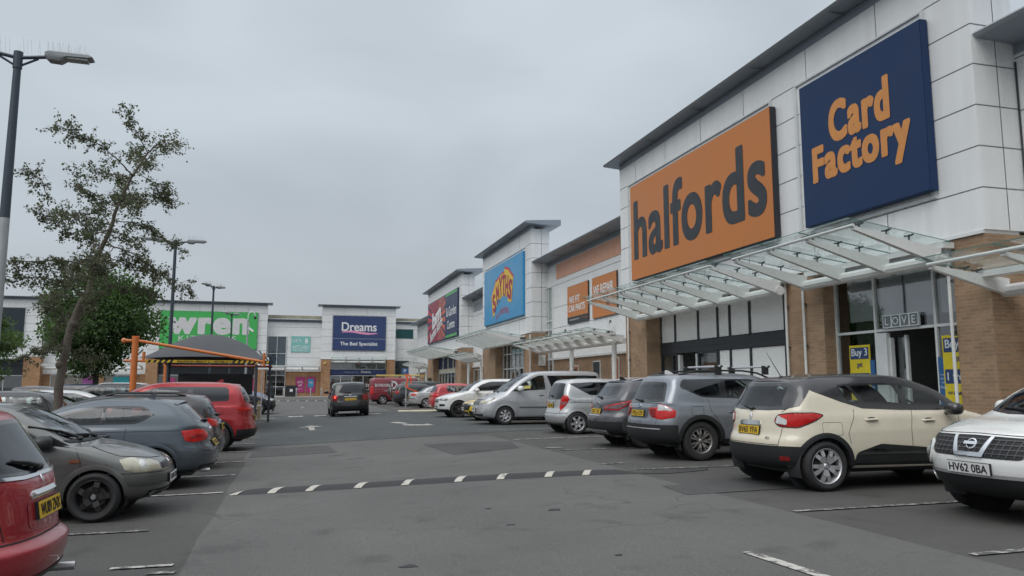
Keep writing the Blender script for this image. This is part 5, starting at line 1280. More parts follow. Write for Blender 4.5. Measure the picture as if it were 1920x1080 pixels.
# ---------- dark grey crossover
def dark_crossover():
    P = paint('graphite', (.075, .076, .083), .45)
    F = [(.3, .22), (.08, .30), (0, .48), (.015, .66), (.10, .84), (.40, .95), (.78, 1.01), (1.08, 1.06), (1.48, 1.31), (1.95, 1.50), (2.35, 1.56), (2.9, 1.585)]
    B = [(.24, .30), (.05, .36), (0, .52), (.02, .68), (.09, .78), (.11, .88), (.14, .99), (.22, 1.08), (.40, 1.27), (.56, 1.47), (.95, 1.535), (1.5, 1.575)]
    c = Car('parked_car', 'car', 'dark grey crossover parked tail-out between two silver cars', 4.39, 1.81, F, B, .69, P, cf=.6, cr=.65)
    R = c.rx
    std_windows(c, (R + .98, 1.17), (R + .92, None), [(.05, -.05, .10), (-.86, -.86, .10)], gm=PRIV, corner=.05, rz=(1.10, 1.42), ry=(.72, .80))
    c.wheels(1.36, -1.286, .345, 1.56, ('twin', 5, .68), 1.14, TRIM, rimc=SILV, lw=.05)
    c.band('lower_cladding', .23, .38, TRIM); c.band('rear_bumper', .29, .58, TRIM, x1=R + .62, eps=.010); spoiler(c, BLACK, .88, .04, .25, .05, .03)
    c.trimpatch('skid_plate', 'rear', fillet([(-.5, .30), (.5, .30), (.56, .40), (-.56, .40)], .04), SILV, eps=.016)
    o = fillet(wpoly(c, 'wrap_r', [(R + .12, .36, .90), (R + .12, .38, .84), (R + .3, .78, .84), (R + .50, .90, .96), (R + .62, .905, 1.07), (R + .3, .8, 1.0), (R + .16, .56, .95)]), .02)
    for sd_ in (1, -1):
        lp = c.add('tail_lamp', lambda b: c.patch(b, 'wrap_r', o, REDL, .006, (sd_,), dome=.012)); c.add('clear_lens', lambda b: c.patch(b, 'wrap_r', inset(o, .028), mat('lamp_smoke', (.16, .12, .125), .15, .2, .3, 20), .016, (sd_,), thick=.004), lp)
    c.plate('rear', .80, 'DS67 OEX'); c.badge('rear', (0, .985), .05, CHROME, 'oval'); c.trimpatch('boot_strip', 'rear', [(-.3, .70), (.3, .70), (.3, .715), (-.3, .715)], SILV, eps=.006, thick=.008)
    c.wiper('rear', (.02, 1.10), (.34, 1.13)); c.handle(-.75, .93, P); c.handle(.30, .91, P); c.mirror(.75, 1.04, P); rails(c, R + .75, .85, SILV, .05, .035); aerial(c, R + .8, BLACK, fin=True)
    doors(c, [[(-.92, .5), (-1.0, .75), (-.95, 1.1)], [(.0, .4), (.02, .8), (.05, 1.08)]])
    for sd_ in (1, -1): c.add('headlamp', lambda b: c.patch(b, 'wrap_f', fillet(wpoly(c, 'wrap_f', [(c.fx - .1, .4, .78), (c.fx - .3, .8, .78), (c.fx - .5, .9, .88), (c.fx - .12, .45, .86)]), .02), LAMPG, .006, (sd_,), dome=.012))
    grille_mesh(c, 'grille', [(-.36, .56), (.36, .56), (.40, .76), (-.40, .76)]); c.plate('front', .45, 'DS67 OEX', False); c.cabin((.2, -.66), -1)
    return c.finish(8.86, 16.75, 0)
dark_crossover()

# ---------- silver tall hatchback
def silver_hatch():
    P = paint('bright_silver', (.50, .515, .52), .5)
    F = [(.28, .19), (.07, .28), (0, .46), (.015, .62), (.09, .78), (.28, .88), (.52, .97), (.72, 1.03), (1.16, 1.31), (1.68, 1.52), (2.05, 1.58), (2.55, 1.595)]
    B = [(.24, .26), (.06, .32), (0, .48), (.03, .60), (.09, .74), (.10, .86), (.115, .98), (.14, 1.05), (.24, 1.30), (.38, 1.52), (.75, 1.575), (1.25, 1.592)]
    c = Car('parked_car', 'car', 'silver tall hatchback with stepped red tail lamps', 3.88, 1.76, F, B, .70, P, cf=.6, cr=.55)
    R = c.rx
    std_windows(c, (R + 1.02, 1.11), (R + .42, 1.44), [(.08, -.02, .10), (-.66, -.62, .12)], gm=PRIV, corner=.05, rz=(.98, 1.46), ry=(.86, .90), rpane=.03)
    c.wheels(1.24, -1.33, .312, 1.53, ('plain', 6, .70), 1.13, None, rimc=SILV)
    c.add('bumper_step', lambda b: c.ribbon(b, 'rear', [(-.86, .605), (-.5, .585), (.5, .585), (.86, .605)], .012)); c.band('lower_trim', .27, .30, SILV, x1=R + .5, eps=.008)
    o = fillet(wpoly(c, 'wrap_r', [(R + .11, .60, .74), (R + .14, .66, .66), (R + .26, .82, .84), (R + .33, .88, .98), (R + .30, .84, 1.10), (R + .22, .74, 1.11), (R + .15, .66, 1.03), (R + .12, .62, .88)]), .03)
    for sd_ in (1, -1):
        lp = c.add('tail_lamp', lambda b: c.patch(b, 'wrap_r', o, REDL, .006, (sd_,), dome=.016)); c.add('clear_lens', lambda b: c.patch(b, 'wrap_r', clip(clip(inset(o, .012), lambda p: p[1] - .83), lambda p: .925 - p[1]), mat('lamp_pink', (.30, .10, .10), .2, .2, .2, 15), .020, (sd_,), thick=.004), lp)
    c.plate('rear', .80, 'LL05 VWM', wd=.46); c.badge('rear', (.0, 1.01), .04, CHROME, 'star'); c.trimpatch('boot_strip', 'rear', [(-.28, .885), (.28, .885), (.28, .915), (-.28, .915)], CHROME, eps=.005, thick=.01)
    c.wiper('rear', (.0, 1.07), (.28, 1.09)); c.handle(-.72, .93, P, .17); c.handle(.25, .93, P, .17); c.mirror(.75, 1.03, P)
    doors(c, [[(-.78, .5), (-.9, .8), (-.86, 1.08)], [(.0, .35), (.0, .7), (.08, 1.05)]]); c.add('waist_crease', lambda b: c.ribbon(b, 'side', [(R + .42, .905), (.6, .90)], .012))
    c.add('fuel_flap', lambda b: c.ribbon(b, 'side', fillet([(R + .52, .92), (R + .72, .92), (R + .72, 1.04), (R + .52, 1.04), (R + .52, .921)], .03), .005, sides=(-1,)))
    c.add('tailgate_seam', lambda b: (c.ribbon(b, 'rear', [(-.62, .60), (-.60, .7)], .008), c.ribbon(b, 'rear', [(.62, .60), (.60, .7)], .008)))
    c.band('sill_trim', .20, .30, TRIM, -.95, .85); c.cabin((.25, -.55), -1); c.plate('front', .45, 'LL05 VWM', False)
    for sd_ in (1, -1): c.add('headlamp', lambda b: c.patch(b, 'wrap_f', fillet(wpoly(c, 'wrap_f', [(c.fx - .1, .45, .64), (c.fx - .3, .8, .66), (c.fx - .45, .87, .84), (c.fx - .12, .5, .76)]), .03), LAMPG, .006, (sd_,), dome=.012))
    return c.finish(9.18, 21.75, 0)
silver_hatch()

# ---------- silver people carrier, nose out
def silver_mpv():
    P = paint('mpv_silver', (.47, .48, .495), .45)
    F = [(.3, .20), (.07, .28), (0, .46), (.02, .62), (.09, .80), (.30, .93), (.58, 1.03), (.82, 1.13), (1.30, 1.49), (1.86, 1.80), (2.3, 1.89), (2.9, 1.92)]
    B = [(.22, .26), (.05, .32), (0, .5), (.01, .64), (.03, .78), (.04, .92), (.05, 1.05), (.06, 1.18), (.11, 1.52), (.20, 1.82), (.6, 1.90), (1.2, 1.925)]
    c = Car('parked_car', 'people carrier', 'large silver people carrier parked nose-out with yellowed headlamps', 4.84, 1.80, F, B, .78, P, cf=.62, cr=.35, widths=[.84, .95, .99, 1.0, 1.0, .985, .965, .945, .885, .79, .62, .04])
    R = c.rx
    std_windows(c, (-.02, 1.245), (.02, 1.735), [(.92, .66, .05)], gm=CARGLASS, gmr=PRIV, gap=.07, corner=.04, tip=.05)
    for sd_ in (1, -1):
        q = fillet([(-.10, 1.735), (-.30, 1.20), (R + .30, 1.26), (R + .38, 1.74)], .04); hp = inset(q, .03)
        c.add('rear_side_window', lambda b: c.patch(b, 'side', q, MATS['window_black'], .004, (sd_,), panes=[hp], pm=PRIV, step=.07))
    c.holes['side'].append(inset(hp, -.017))
    c.wheels(1.49, -1.41, .325, 1.54, ('plain', 7, .66), 1.14, None, rimc=SILV)
    for sd_ in (1, -1):
        o = fillet(wpoly(c, 'wrap_f', [(c.fx - .05, .44, .72), (c.fx - .16, .70, .73), (c.fx - .40, .88, .82), (c.fx - .56, .89, .95), (c.fx - .3, .82, .95), (c.fx - .08, .48, .86)]), .025)
        lp = c.add('headlamp', lambda b: c.patch(b, 'wrap_f', o, LAMPY, .006, (sd_,), dome=.014)); c.add('bulb_lens', lambda b: c.patch(b, 'wrap_f', clip(inset(o, .03), lambda p: p[0] - sum(q[0] for q in o) / len(o)), CLEARL, .022, (sd_,), thick=.004), lp)
        c.add('fog_lamp', lambda b: c.patch(b, 'wrap_f', fillet(wpoly(c, 'wrap_f', [(c.fx - .1, .60, .44), (c.fx - .2, .76, .45), (c.fx - .2, .76, .53), (c.fx - .1, .60, .52)]), .03), CLEARL, .005, (sd_,)))
    grille_mesh(c, 'grille', [(-.42, .70), (.42, .70), (.44, .88), (-.44, .88)], BLACK, 4, CHROME); c.badge('front', (0, .80), .06, CHROME, 'oval')
    grille_mesh(c, 'lower_grille', [(-.62, .30), (.62, .30), (.66, .38), (-.66, .38)], BLACK, 3); c.plate('front', .52, 'HK54 JZO', False)
    c.add('bonnet_seam', lambda b: c.ribbon(b, 'wrap_f', wpoly(c, 'wrap_f', [(c.fx - .04, .1, .885), (c.fx - .15, .5, .90), (c.fx - .5, .85, .97)]), .007))
    c.trimpatch('side_strip', 'side', [(.98, .60), (.98, .64), (-.9, .645), (-.9, .60)], CHROME, eps=.006, thick=.012); c.band('sill_trim', .20, .27, TRIM, -.95, 1.05)
    c.add('arch_crease', lambda b: c.ribbon(b, 'side', [(2.0, .80), (1.75, .83), (1.5, .85), (1.2, .80), (.98, .68), (.8, .64)], .01, mat('crease_grey', (.22, .23, .24), .5), .002))
    c.handle(.14, 1.04, P); c.handle(-.35, 1.04, P); c.mirror(.98, 1.22, SIGNW, (.10, .13, .10), .12); doors(c, [[(1.03, .3), (1.03, .9), (1.0, 1.2)], [(-.02, .3), (-.04, 1.0), (-.02, 1.22)], [(-.06, 1.22), (-.05, 1.78)]])
    c.wiper('front', (.2, 1.14), (-.5, 1.22)); c.wiper('front', (-.4, 1.14), (-.72, 1.3)); c.cabin((.45, -.6), 1, floor=.38); c.plate('rear', .9, 'HK54 JZO')
    for sd_ in (1, -1): c.add('tail_lamp', lambda b: c.patch(b, 'wrap_r', fillet(wpoly(c, 'wrap_r', [(R + .05, .62, .85), (R + .25, .86, .85), (R + .25, .82, 1.6), (R + .12, .62, 1.6)]), .03), REDL, .006, (sd_,)))
    return c.finish(8.72, 27.35, 180)
silver_mpv()

# ---------- white crossover nose-out at the right edge
def white_crossover():
    P = paint('white', (.70, .71, .69))
    F = [(.3, .24), (.10, .32), (.02, .46), (0, .60), (.05, .76), (.18, .90), (.52, 1.0), (.92, 1.07), (1.34, 1.32), (1.82, 1.50), (2.2, 1.555), (2.7, 1.57)]
    B = [(.24, .30), (.06, .36), (0, .50), (.01, .64), (.06, .76), (.09, .88), (.13, 1.0), (.2, 1.09), (.4, 1.28), (.6, 1.46), (.95, 1.52), (1.4, 1.56)]
    c = Car('parked_car', 'car', 'white crossover with round lamps parked nose-out at the right edge', 4.135, 1.765, F, B, .69, P, cf=.72, cr=.6)
    fx = c.fx
    std_windows(c, (-1.0, 1.18), (-1.05, None), [(-.1, -.15, .1)], gm=PRIV); c.wheels(1.22, -1.31, .335, 1.53, ('plain', 5, .68), 1.15, None, rimc=SILV, lw=.06)
    # upper grille with a bright U round the emblem
    def gr(b):
        c.patch(b, 'front', fillet([(-.66, .86), (-.70, .80), (-.52, .655), (.52, .655), (.70, .80), (.66, .86), (0, .875)], .03), TRIM, .006, step=.04)
        for k in range(1, 5):
            z = .655 + .045 * k; w_ = .52 + .04 * k; c.ribbon(b, 'front', [(-w_, z), (0, z), (w_, z)], .010, mat('grille_bar', (.06, .06, .065), .4), .013)
        for k in range(-9, 10): c.ribbon(b, 'front', [(.07 * k - .02, .67), (.07 * k + .02, .84)], .010, MATS['grille_bar'], .012)
    c.add('grille', gr)
    c.add('grille_surround', lambda b: c.patch(b, 'front', [(-.24, .855), (-.20, .855), (-.13, .70), (.13, .70), (.20, .855), (.24, .855), (.17, .66), (-.17, .66)], CHROME, .016, thick=.012, step=.03))
    c.badge('front', (0, .785), .062, CHROME, 'ring'); c.add('badge_bar', lambda b: c.patch(b, 'front', [(-.08, .77), (.08, .77), (.08, .80), (-.08, .80)], CHROME, .026, thick=.006, step=.03)); c.badge('front', (0, .785), .016, CHAR, 'NISSAN', 'badge_lettering')
    for sd_ in (1, -1):
        ctr = c.wrap('wrap_f', [(fx - .20, .70, .665)])[0]; ci = lambda r: [(ctr[0] + r * cos(t), ctr[1] + r * sin(t)) for t in [2 * pi * k / 28 for k in range(28)]]
        lp = c.add('headlamp', lambda b: (c.patch(b, 'wrap_f', ci(.135), P, .004, (sd_,), thick=.02, dome=.012, step=.03), c.patch(b, 'wrap_f', ci(.105), BLACK, .034, (sd_,), step=.03)))
        c.add('lamp_lens', lambda b: c.patch(b, 'wrap_f', ci(.092), LAMPG, .036, (sd_,), dome=.02, step=.03), lp)
        c.add('side_lamp', lambda b: c.patch(b, 'wrap_f', fillet(wpoly(c, 'wrap_f', [(fx - .30, .74, .875), (fx - .42, .82, .91), (fx - .75, .87, 1.0), (fx - .55, .80, .985), (fx - .34, .70, .93)]), .02), LAMPG, .006, (sd_,), dome=.012))
        ct2 = c.wrap('wrap_f', [(fx - .20, .66, .40)])[0]
        c.add('fog_lamp', lambda b: c.patch(b, 'wrap_f', [(ct2[0] + .05 * cos(t), ct2[1] + .05 * sin(t)) for t in [2 * pi * k / 16 for k in range(16)]], CLEARL, .022, (sd_,), dome=.008))
    c.band('front_bumper', .25, .47, TRIM, x0=fx - .70, eps=.010); c.add('bumper_lip', lambda b: c.patch(b, 'front', fillet([(-.66, .465), (.66, .465), (.70, .50), (-.70, .50)], .02), SILV, .014)); c.band('sill_trim', .25, .36, TRIM, -.9, .8)
    c.plate('front', .545, 'HV62 0BA', False, wd=.52); c.mirror(.40, 1.07, P, (.10, .13, .10), .12)
    c.add('bonnet_seam', lambda b: (c.ribbon(b, 'front', [(-.66, .88), (0, .895), (.66, .88)], .007), [c.ribbon(b, 'top', [(fx - .22, s_ * .64), (fx - .6, s_ * .72), (fx - .95, s_ * .78)], .008) for s_ in (1, -1)]))
    doors(c, [[(.72, .4), (.78, .8), (.8, 1.0)], [(-.2, .4), (-.22, 1.05)]]); c.wiper('front', (.15, 1.08), (-.45, 1.13)); c.handle(.15, .93, P); c.cabin((.15, -.6), 1, floor=.4); c.plate('rear', .8, 'HV62 0BA')
    return c.finish(8.87, 6.57, 180)
white_crossover()
# ---------- the left-hand row
RIMB = mat('rim_black', (.02, .02, .021), .4)
def front_lamps(c, o, m=LAMPG, lens=True):
    o = fillet(wpoly(c, 'wrap_f', o), .025)
    for sd_ in (1, -1):
        lp = c.add('headlamp', lambda b: c.patch(b, 'wrap_f', o, m, .006, (sd_,), dome=.014))
        if lens:
            cx = sum(p[0] for p in o) / len(o); cz = sum(p[1] for p in o) / len(o); c.add('lamp_lens', lambda b: c.patch(b, 'wrap_f', [(cx + .055 * cos(t), cz + .05 * sin(t)) for t in [2 * pi * k / 18 for k in range(18)]], CLEARL, .016, (sd_,), dome=.012, step=.03), lp)
def tail_lamps(c, o, m=REDL, inner=None, im=None):
    o = fillet(wpoly(c, 'wrap_r', o), .022)
    for sd_ in (1, -1):
        lp = c.add('tail_lamp', lambda b: c.patch(b, 'wrap_r', o, m, .006, (sd_,), dome=.014))
        if inner: c.add('lamp_lens', lambda b: c.patch(b, 'wrap_r', fillet(wpoly(c, 'wrap_r', inner), .015), im or CLEARL, .020, (sd_,), thick=.004), lp)
def grey_hatch():
    P = paint('pewter', (.125, .128, .122), .5)
    F = [(.28, .19), (.07, .27), (0, .42), (.02, .56), (.10, .67), (.34, .79), (.66, .87), (.92, .92), (1.32, 1.15), (1.72, 1.34), (2.1, 1.405), (2.6, 1.42)]
    B = [(.24, .26), (.06, .32), (0, .46), (.02, .58), (.07, .70), (.09, .80), (.11, .88), (.14, .95), (.26, 1.14), (.40, 1.33), (.75, 1.39), (1.2, 1.415)]
    c = Car('parked_car', 'car', 'weathered grey hatchback parked nose-out with black wheels', 3.77, 1.64, F, B, .69, P, cf=.62, cr=.55)
    f = c.fx
    std_windows(c, (-1.1, 1.0), (-1.0, None), [(-.28, -.42, .11)], tip=.02, corner=.05)
    c.wheels(1.14, -1.33, .29, 1.44, ('plain', 5, .72), 1.16, None, rimc=RIMB, lw=.05)
    front_lamps(c, [(f - .10, .40, .66), (f - .10, .42, .565), (f - .30, .76, .56), (f - .42, .80, .60), (f - .48, .80, .72), (f - .34, .70, .735), (f - .16, .52, .70)], LAMPY)
    for sd_ in (1, -1): c.add('grille', lambda b: (c.patch(b, 'wrap_f', wpoly(c, 'wrap_f', [(f - .05, .06, .66), (f - .05, .06, .575), (f - .09, .36, .575), (f - .09, .36, .64)]), BLACK, .005, (sd_,)), [c.ribbon(b, 'wrap_f', wpoly(c, 'wrap_f', [(f - .05, .07, z), (f - .09, .35, z)]), .008, mat('grille_bar', (.06, .06, .065), .4), .010, (sd_,)) for z in (.595, .615, .635)]))
    c.badge('front', (0, .625), .055, CHROME, 'diamond')
    c.trimpatch('bumper_strip', 'wrap_f', fillet(wpoly(c, 'wrap_f', [(f, .30, .40), (f - .1, .5, .39), (f - .32, .78, .40), (f - .40, .81, .45), (f - .42, .81, .51), (f - .1, .5, .52), (f, .30, .52)]), .02), mat('bumper_grey', (.07, .072, .07), .5), eps=.006, dome=.008)
    c.add('bumper_seam', lambda b: (c.ribbon(b, 'wrap_f', wpoly(c, 'wrap_f', [(f - .02, .1, .548), (f - .12, .5, .545), (f - .35, .78, .55), (f - .50, .81, .56), (f - .62, .82, .555)]), .008), c.ribbon(b, 'wrap_f', wpoly(c, 'wrap_f', [(f - .12, .1, .70), (f - .16, .45, .715), (f - .48, .74, .76), (f - .8, .80, .88)]), .007)))
    c.trimpatch('lower_grille', 'front', fillet([(-.55, .24), (.55, .24), (.60, .33), (-.60, .33)], .03), BLACK, eps=.005)
    for z in (.27, .305): c.add('lower_bar', lambda b: c.ribbon(b, 'front', [(-.58, z), (.58, z)], .012, P, .012))
    for sd_ in (1, -1): c.add('fog_lamp', lambda b: c.patch(b, 'wrap_f', wpoly(c, 'wrap_f', [(f - .06, .50, .25), (f - .1, .58, .25), (f - .1, .58, .32), (f - .06, .50, .32)]), CLEARL, .010, (sd_,)))
    c.plate('front', .44, 'EX03 UJD', False, wd=.5)
    for sd_ in (1, -1):
        h, n = c.hit('side', (.62, .92), sd_); b = MB(); b.ell(h + V((-.03, sd_ * .13, .02)), .10, .13, .085, BLACK, 14, 10, .8); b.bar(h, h + V((-.01, sd_ * .1, -.01)), .10, .06, BLACK); b.prism([(.55, .90), (.84, .90), (.62, 1.02)], h.y - sd_ * .01, h.y + sd_ * .012, BLACK); b.build('wing_mirror', c.root)
    c.trimpatch('side_indicator', 'side', fillet([(.86, .70), (.97, .70), (.97, .735), (.86, .735)], .01), mat('lamp_brown', (.16, .05, .02), .3), eps=.006, thick=.006)
    doors(c, [[(.98, .36), (.98, .70), (.90, .90)], [(-.30, .3), (-.36, .7), (-.28, .95)]]); c.handle(-.12, .84, P, .18)
    c.wiper('front', (.1, .95), (-.5, 1.0)); c.wiper('front', (-.45, .95), (-.70, 1.12)); c.band('sill_trim', .20, .26, TRIM, -.95, .75)
    c.trimpatch('cowl', 'front', [(-.66, .925), (.66, .925), (.68, .955), (-.68, .955)], TRIM, eps=.008)
    c.cabin((.12, -.62), -1, floor=.33); c.plate('rear', .75, 'EX03 UJD'); tail_lamps(c, [(c.rx + .1, .55, .75), (c.rx + .3, .8, .75), (c.rx + .3, .76, 1.1), (c.rx + .15, .55, 1.1)])
    return c
grey_hatch().finish(-3.38, 11.15, 0)
def blue_hatch():
    P = paint('slate_blue', (.075, .092, .11), .5)
    F = [(.28, .18), (.07, .27), (0, .44), (.02, .58), (.09, .70), (.5, .83), (1.0, .92), (1.38, .97), (1.80, 1.18), (2.26, 1.35), (2.6, 1.405), (3.0, 1.42)]
    B = [(.24, .25), (.06, .31), (0, .46), (.02, .60), (.08, .70), (.10, .80), (.13, .90), (.20, .99), (.40, 1.17), (.60, 1.34), (.95, 1.39), (1.4, 1.415)]
    c = Car('parked_car', 'car', 'slate blue hatchback with bright red tail lamps parked tail-out', 4.32, 1.765, F, B, .685, P, cf=.6, cr=.6)
    R = c.rx
    std_windows(c, (R + 1.12, 1.02), (R + 1.05, None), [(.16, .0, .09), (-.52, -.54, .035)], corner=.10, rz=(1.0, 1.29), ry=(.76, .86), split=(R + .90, 1.16), gap=.06)
    spoiler(c, P, .90, .06, .3, .03, .015); c.wheels(1.40, -1.29, .318, 1.53, ('twin', 5, .7), 1.12, None, rimc=ALLOY_D)
    tail_lamps(c, [(R + .08, .40, .835), (R + .09, .42, .78), (R + .12, .56, .74), (R + .24, .82, .715), (R + .38, .87, .74), (R + .46, .88, .90), (R + .2, .76, .925), (R + .11, .56, .90)], REDL, [(R + .12, .58, .80), (R + .26, .82, .785), (R + .34, .86, .80), (R + .2, .75, .83)], REDD)
    c.add('tailgate_seam', lambda b: (c.ribbon(b, 'rear', [(-.70, .60), (-.5, .56), (.5, .56), (.70, .60)], .008), c.ribbon(b, 'wrap_r', wpoly(c, 'wrap_r', [(R + .12, .66, .6), (R + .14, .70, .74)]), .007), c.ribbon(b, 'wrap_r', wpoly(c, 'wrap_r', [(R + .2, .70, .93), (R + .3, .66, 1.0)]), .007)))
    c.trimpatch('diffuser', 'rear', fillet([(-.60, .22), (.60, .22), (.68, .36), (-.68, .36)], .04), TRIM, eps=.006)
    c.plate('rear', .67, 'RE16 KVL'); c.badge('rear', (0, .90), .04)
    b = MB(); b.tube([(R + .2, -.5, .27), (R + .07, -.5, .265)], .034, SILV, 12, False); b.build('exhaust', c.root); b = MB(); b.tube([(R + .2, .5, .27), (R + .07, .5, .265)], .034, SILV, 12, False); b.build('exhaust', c.root)
    c.add('shoulder_crease', lambda b: c.ribbon(b, 'side', [(R + .5, .905), (-.6, .90), (.6, .86), (1.2, .82)], .012, mat('crease_navy', (.02, .03, .04), .5), .002))
    doors(c, [[(-.70, .50), (-.86, .70), (-.88, .95)], [(.10, .3), (.10, .7), (.16, .98)], [(.95, .4), (1.0, .7), (.98, .92)]]); c.handle(-.56, .845, P); c.handle(.34, .83, P); c.mirror(.72, .96, P)
    c.cabin((.15, -.62), -1, floor=.3); c.band('sill_trim', .18, .24, TRIM, -.95, 1.0); aerial(c, R + 1.1, P, fin=True); c.wiper('rear', (.02, 1.02), (.30, 1.04))
    front_lamps(c, [(c.fx - .1, .45, .58), (c.fx - .3, .8, .58), (c.fx - .5, .86, .70), (c.fx - .12, .5, .68)])
    return c
blue_hatch().finish(-3.34, 14.0, 180)
def gen(kind, label, col, L, W, H, metal=.4, gm=CARGLASS, plate='KY58 EHV', cat='car', tailm=REDL, group=None, rim=SILV, style=('plain', 5, .68), lamps=None, low=None, wheelr=None, roofbars=False, belt=None, cab=True, name='parked_car', per=6):
    """everyday shapes for the cars farther off, each with its own size, colour and lamps"""
    P = paint(label.split()[0] + str(round(sum(col) * 1000)), col, metal); h = H; b_ = belt or h * .655
    gc = .17 + (.05 if kind in ('suv', 'mpv') else 0)
    hood = {'hatch': .98, 'saloon': 1.22, 'estate': 1.25, 'suv': 1.10, 'mpv': .78, 'van': .62}[kind]; hd = hood + (.86 if kind != 'van' else .78)
    zl = b_ * .76
    F = [(.28, gc), (.07, gc + .08), (0, .45), (.015, zl * .84), (.09, zl), (.09 + (hood - .09) * .35, zl + (b_ - zl) * .5), (.09 + (hood - .09) * .7, zl + (b_ - zl) * .82), (hood, b_), (hood + (hd - hood) * .48, b_ + (h - b_) * .52), (hd, h - .085), (hd + .4, h - .02), (hd + .95, h)]
    if kind == 'saloon': B = [(.24, gc + .06), (.06, gc + .12), (0, .48), (.015, .62), (.03, .76), (.06, .86), (.16, .955), (.60, b_ + .035), (.98, b_ + (h - b_) * .55), (1.42, h - .085), (1.75, h - .025), (2.05, h)]
    elif kind == 'van': B = [(.22, .3), (.05, .36), (0, .5), (.005, .66), (.01, .85), (.015, 1.0), (.02, b_ - .05), (.03, b_ + .05), (.07, b_ + (h - b_) * .5), (.14, h - .10), (.5, h - .02), (1.2, h)]
    else:
        q = {'hatch': .42, 'estate': .5, 'suv': .44, 'mpv': .34}[kind]; B = [(.24, gc + .06), (.06, gc + .12), (0, .48), (.015, .63), (.05, .76), (.07, .86), (.10, b_ - .06), (.15, b_ + .03), (.15 + (q - .15) * .5, b_ + (h - b_) * .55), (q, h - .09), (q + .35, h - .025), (q + .9, h)]
    c = Car(name, cat, label, L, W, F, B, {'van': .84, 'mpv': .74}.get(kind, .69), P, cf=.58, cr=.5 if kind != 'van' else .28, group=group, per=per, widths=[.84, .95, .99, 1.0, 1.0, .99, .985, .97, .93, .84, .68, .04] if kind == 'van' else None)
    R, f = c.rx, c.fx; wr = wheelr or (.345 if kind in ('suv', 'van') else .31)
    if kind == 'van': std_windows(c, (f - 2.05, b_ + .03), (f - 2.0, h - .22), [], gap=.16, corner=.04, rear=False)
    elif kind == 'saloon': std_windows(c, (R + 1.22, b_ + .06), (R + 1.62, None), [(.12, 0, .1), (-.78, -.80, .05)], gm=gm, ry=(.72, .82), rz=(b_ + .07, h - .10))
    elif kind == 'estate': std_windows(c, (R + .45, b_ + .1), (R + .62, None), [(.3, .2, .1), (-.55, -.6, .1), (R + 1.15, R + 1.12, .1)], gm=gm)
    elif kind == 'hatch': std_windows(c, (R + .85, b_ + .07), (R + .82, None), [(.12, .0, .1), (-.72, -.74, .08)], gm=gm)
    else: std_windows(c, (R + .62, b_ + .12), (R + .66, None), [(.15, .05, .1), (-.72, -.75, .12)], gm=gm, corner=.09)
    fa, ra = (.86 if kind != 'van' else .92), (.84 if kind in ('hatch', 'saloon') else .92); ra = 1.0 if kind in ('van', 'saloon') else ra
    c.wheels(f - fa, R + ra, wr, W - .25, style, 1.13, low, rimc=rim)
    if low: c.band('lower_cladding', gc + .02, .36, low); c.band('rear_bumper', gc + .08, .54, low, x1=R + .6, eps=.01); c.band('front_bumper', gc + .06, .46, low, x0=f - .6, eps=.01)
    else: c.band('sill_trim', gc + .02, gc + .09, TRIM, -1.0, 1.0)
    w2 = W / 2
    tl = lamps or ([(R + .06, w2 * .78, .72), (R + .3, w2 * .99, .72), (R + .3, w2 * .97, h * .66), (R + .12, w2 * .8, h * .66)] if kind in ('mpv', 'van') else [(R + .06, w2 * .55, .90), (R + .08, w2 * .6, .78), (R + .3, w2 * .98, .78), (R + .42, w2, .90), (R + .2, w2 * .85, .94)])
    tail_lamps(c, tl, tailm); front_lamps(c, [(f - .08, w2 * .5, zl - .10), (f - .3, w2 * .92, zl - .12), (f - .5, w2 * .99, zl + .03), (f - .12, w2 * .55, zl)])
    grille_mesh(c, 'grille', fillet([(-.40, zl * .78), (.40, zl * .78), (.44, zl * .95), (-.44, zl * .95)], .03), BLACK, 3); c.trimpatch('lower_grille', 'front', fillet([(-.5, .26), (.5, .26), (.56, .36), (-.56, .36)], .03), BLACK, eps=.012)
    c.plate('front', .46, plate, False); c.plate('rear', .80 if kind != 'saloon' else .66, plate); c.badge('rear', (0, b_ - .06 if kind != 'saloon' else .86), .04, CHROME, 'ring'); c.badge('front', (0, zl * .87), .05, CHROME, 'ring')
    c.mirror(f - hood - .52, b_ + .02, P if not low or kind == 'suv' else P)
    doors(c, [[(f - hood - .42, .35), (f - hood - .42, b_)], [(.06, .35), (.08, .7), (.12, b_)]] + ([[(-.85, .5), (-.95, .75), (-.9, b_)]] if kind != 'van' else [[(-.9, .35), (-.9, h - .2)]])); c.handle(.22, b_ - .12, P); c.handle(-.7, b_ - .12, P)
    if kind not in ('van', 'saloon'): c.wiper('rear', (.02, b_ + .06), (.3, b_ + .08)); spoiler(c, P, .86, .03, .25)
    if cab: c.cabin((.2, -.62) if kind != 'van' else (f - 1.9,), -1, floor=.34)
    if roofbars: rails(c, R + .7, f - hd - .3, roofbars, .05, .04)
    return c
LX = -.2
gen('hatch', 'black hatchback squeezed between the blue hatchback and the red crossover', (.016, .017, .019), 4.25, 1.79, 1.47, .2, plate='YH12 OKN', lamps=[(-2.07, .42, .93), (-2.05, .5, .82), (-1.83, .88, .82), (-1.70, .89, .95), (-1.9, .78, .99)], roofbars=BLACK).finish(-3.42, 16.75, 180)
c = gen('suv', 'glossy red crossover parked tail-out beneath the orange height bar', (.36, .017, .022), 4.55, 1.84, 1.70, .35, gm=PRIV, low=TRIM, plate='NG15 TVE', wheelr=.36, style=('twin', 5, .68), lamps=[(-2.21, .42, 1.06), (-2.19, .55, .97), (-2.03, .86, .96), (-1.72, .92, 1.09), (-2.0, .84, 1.08)])
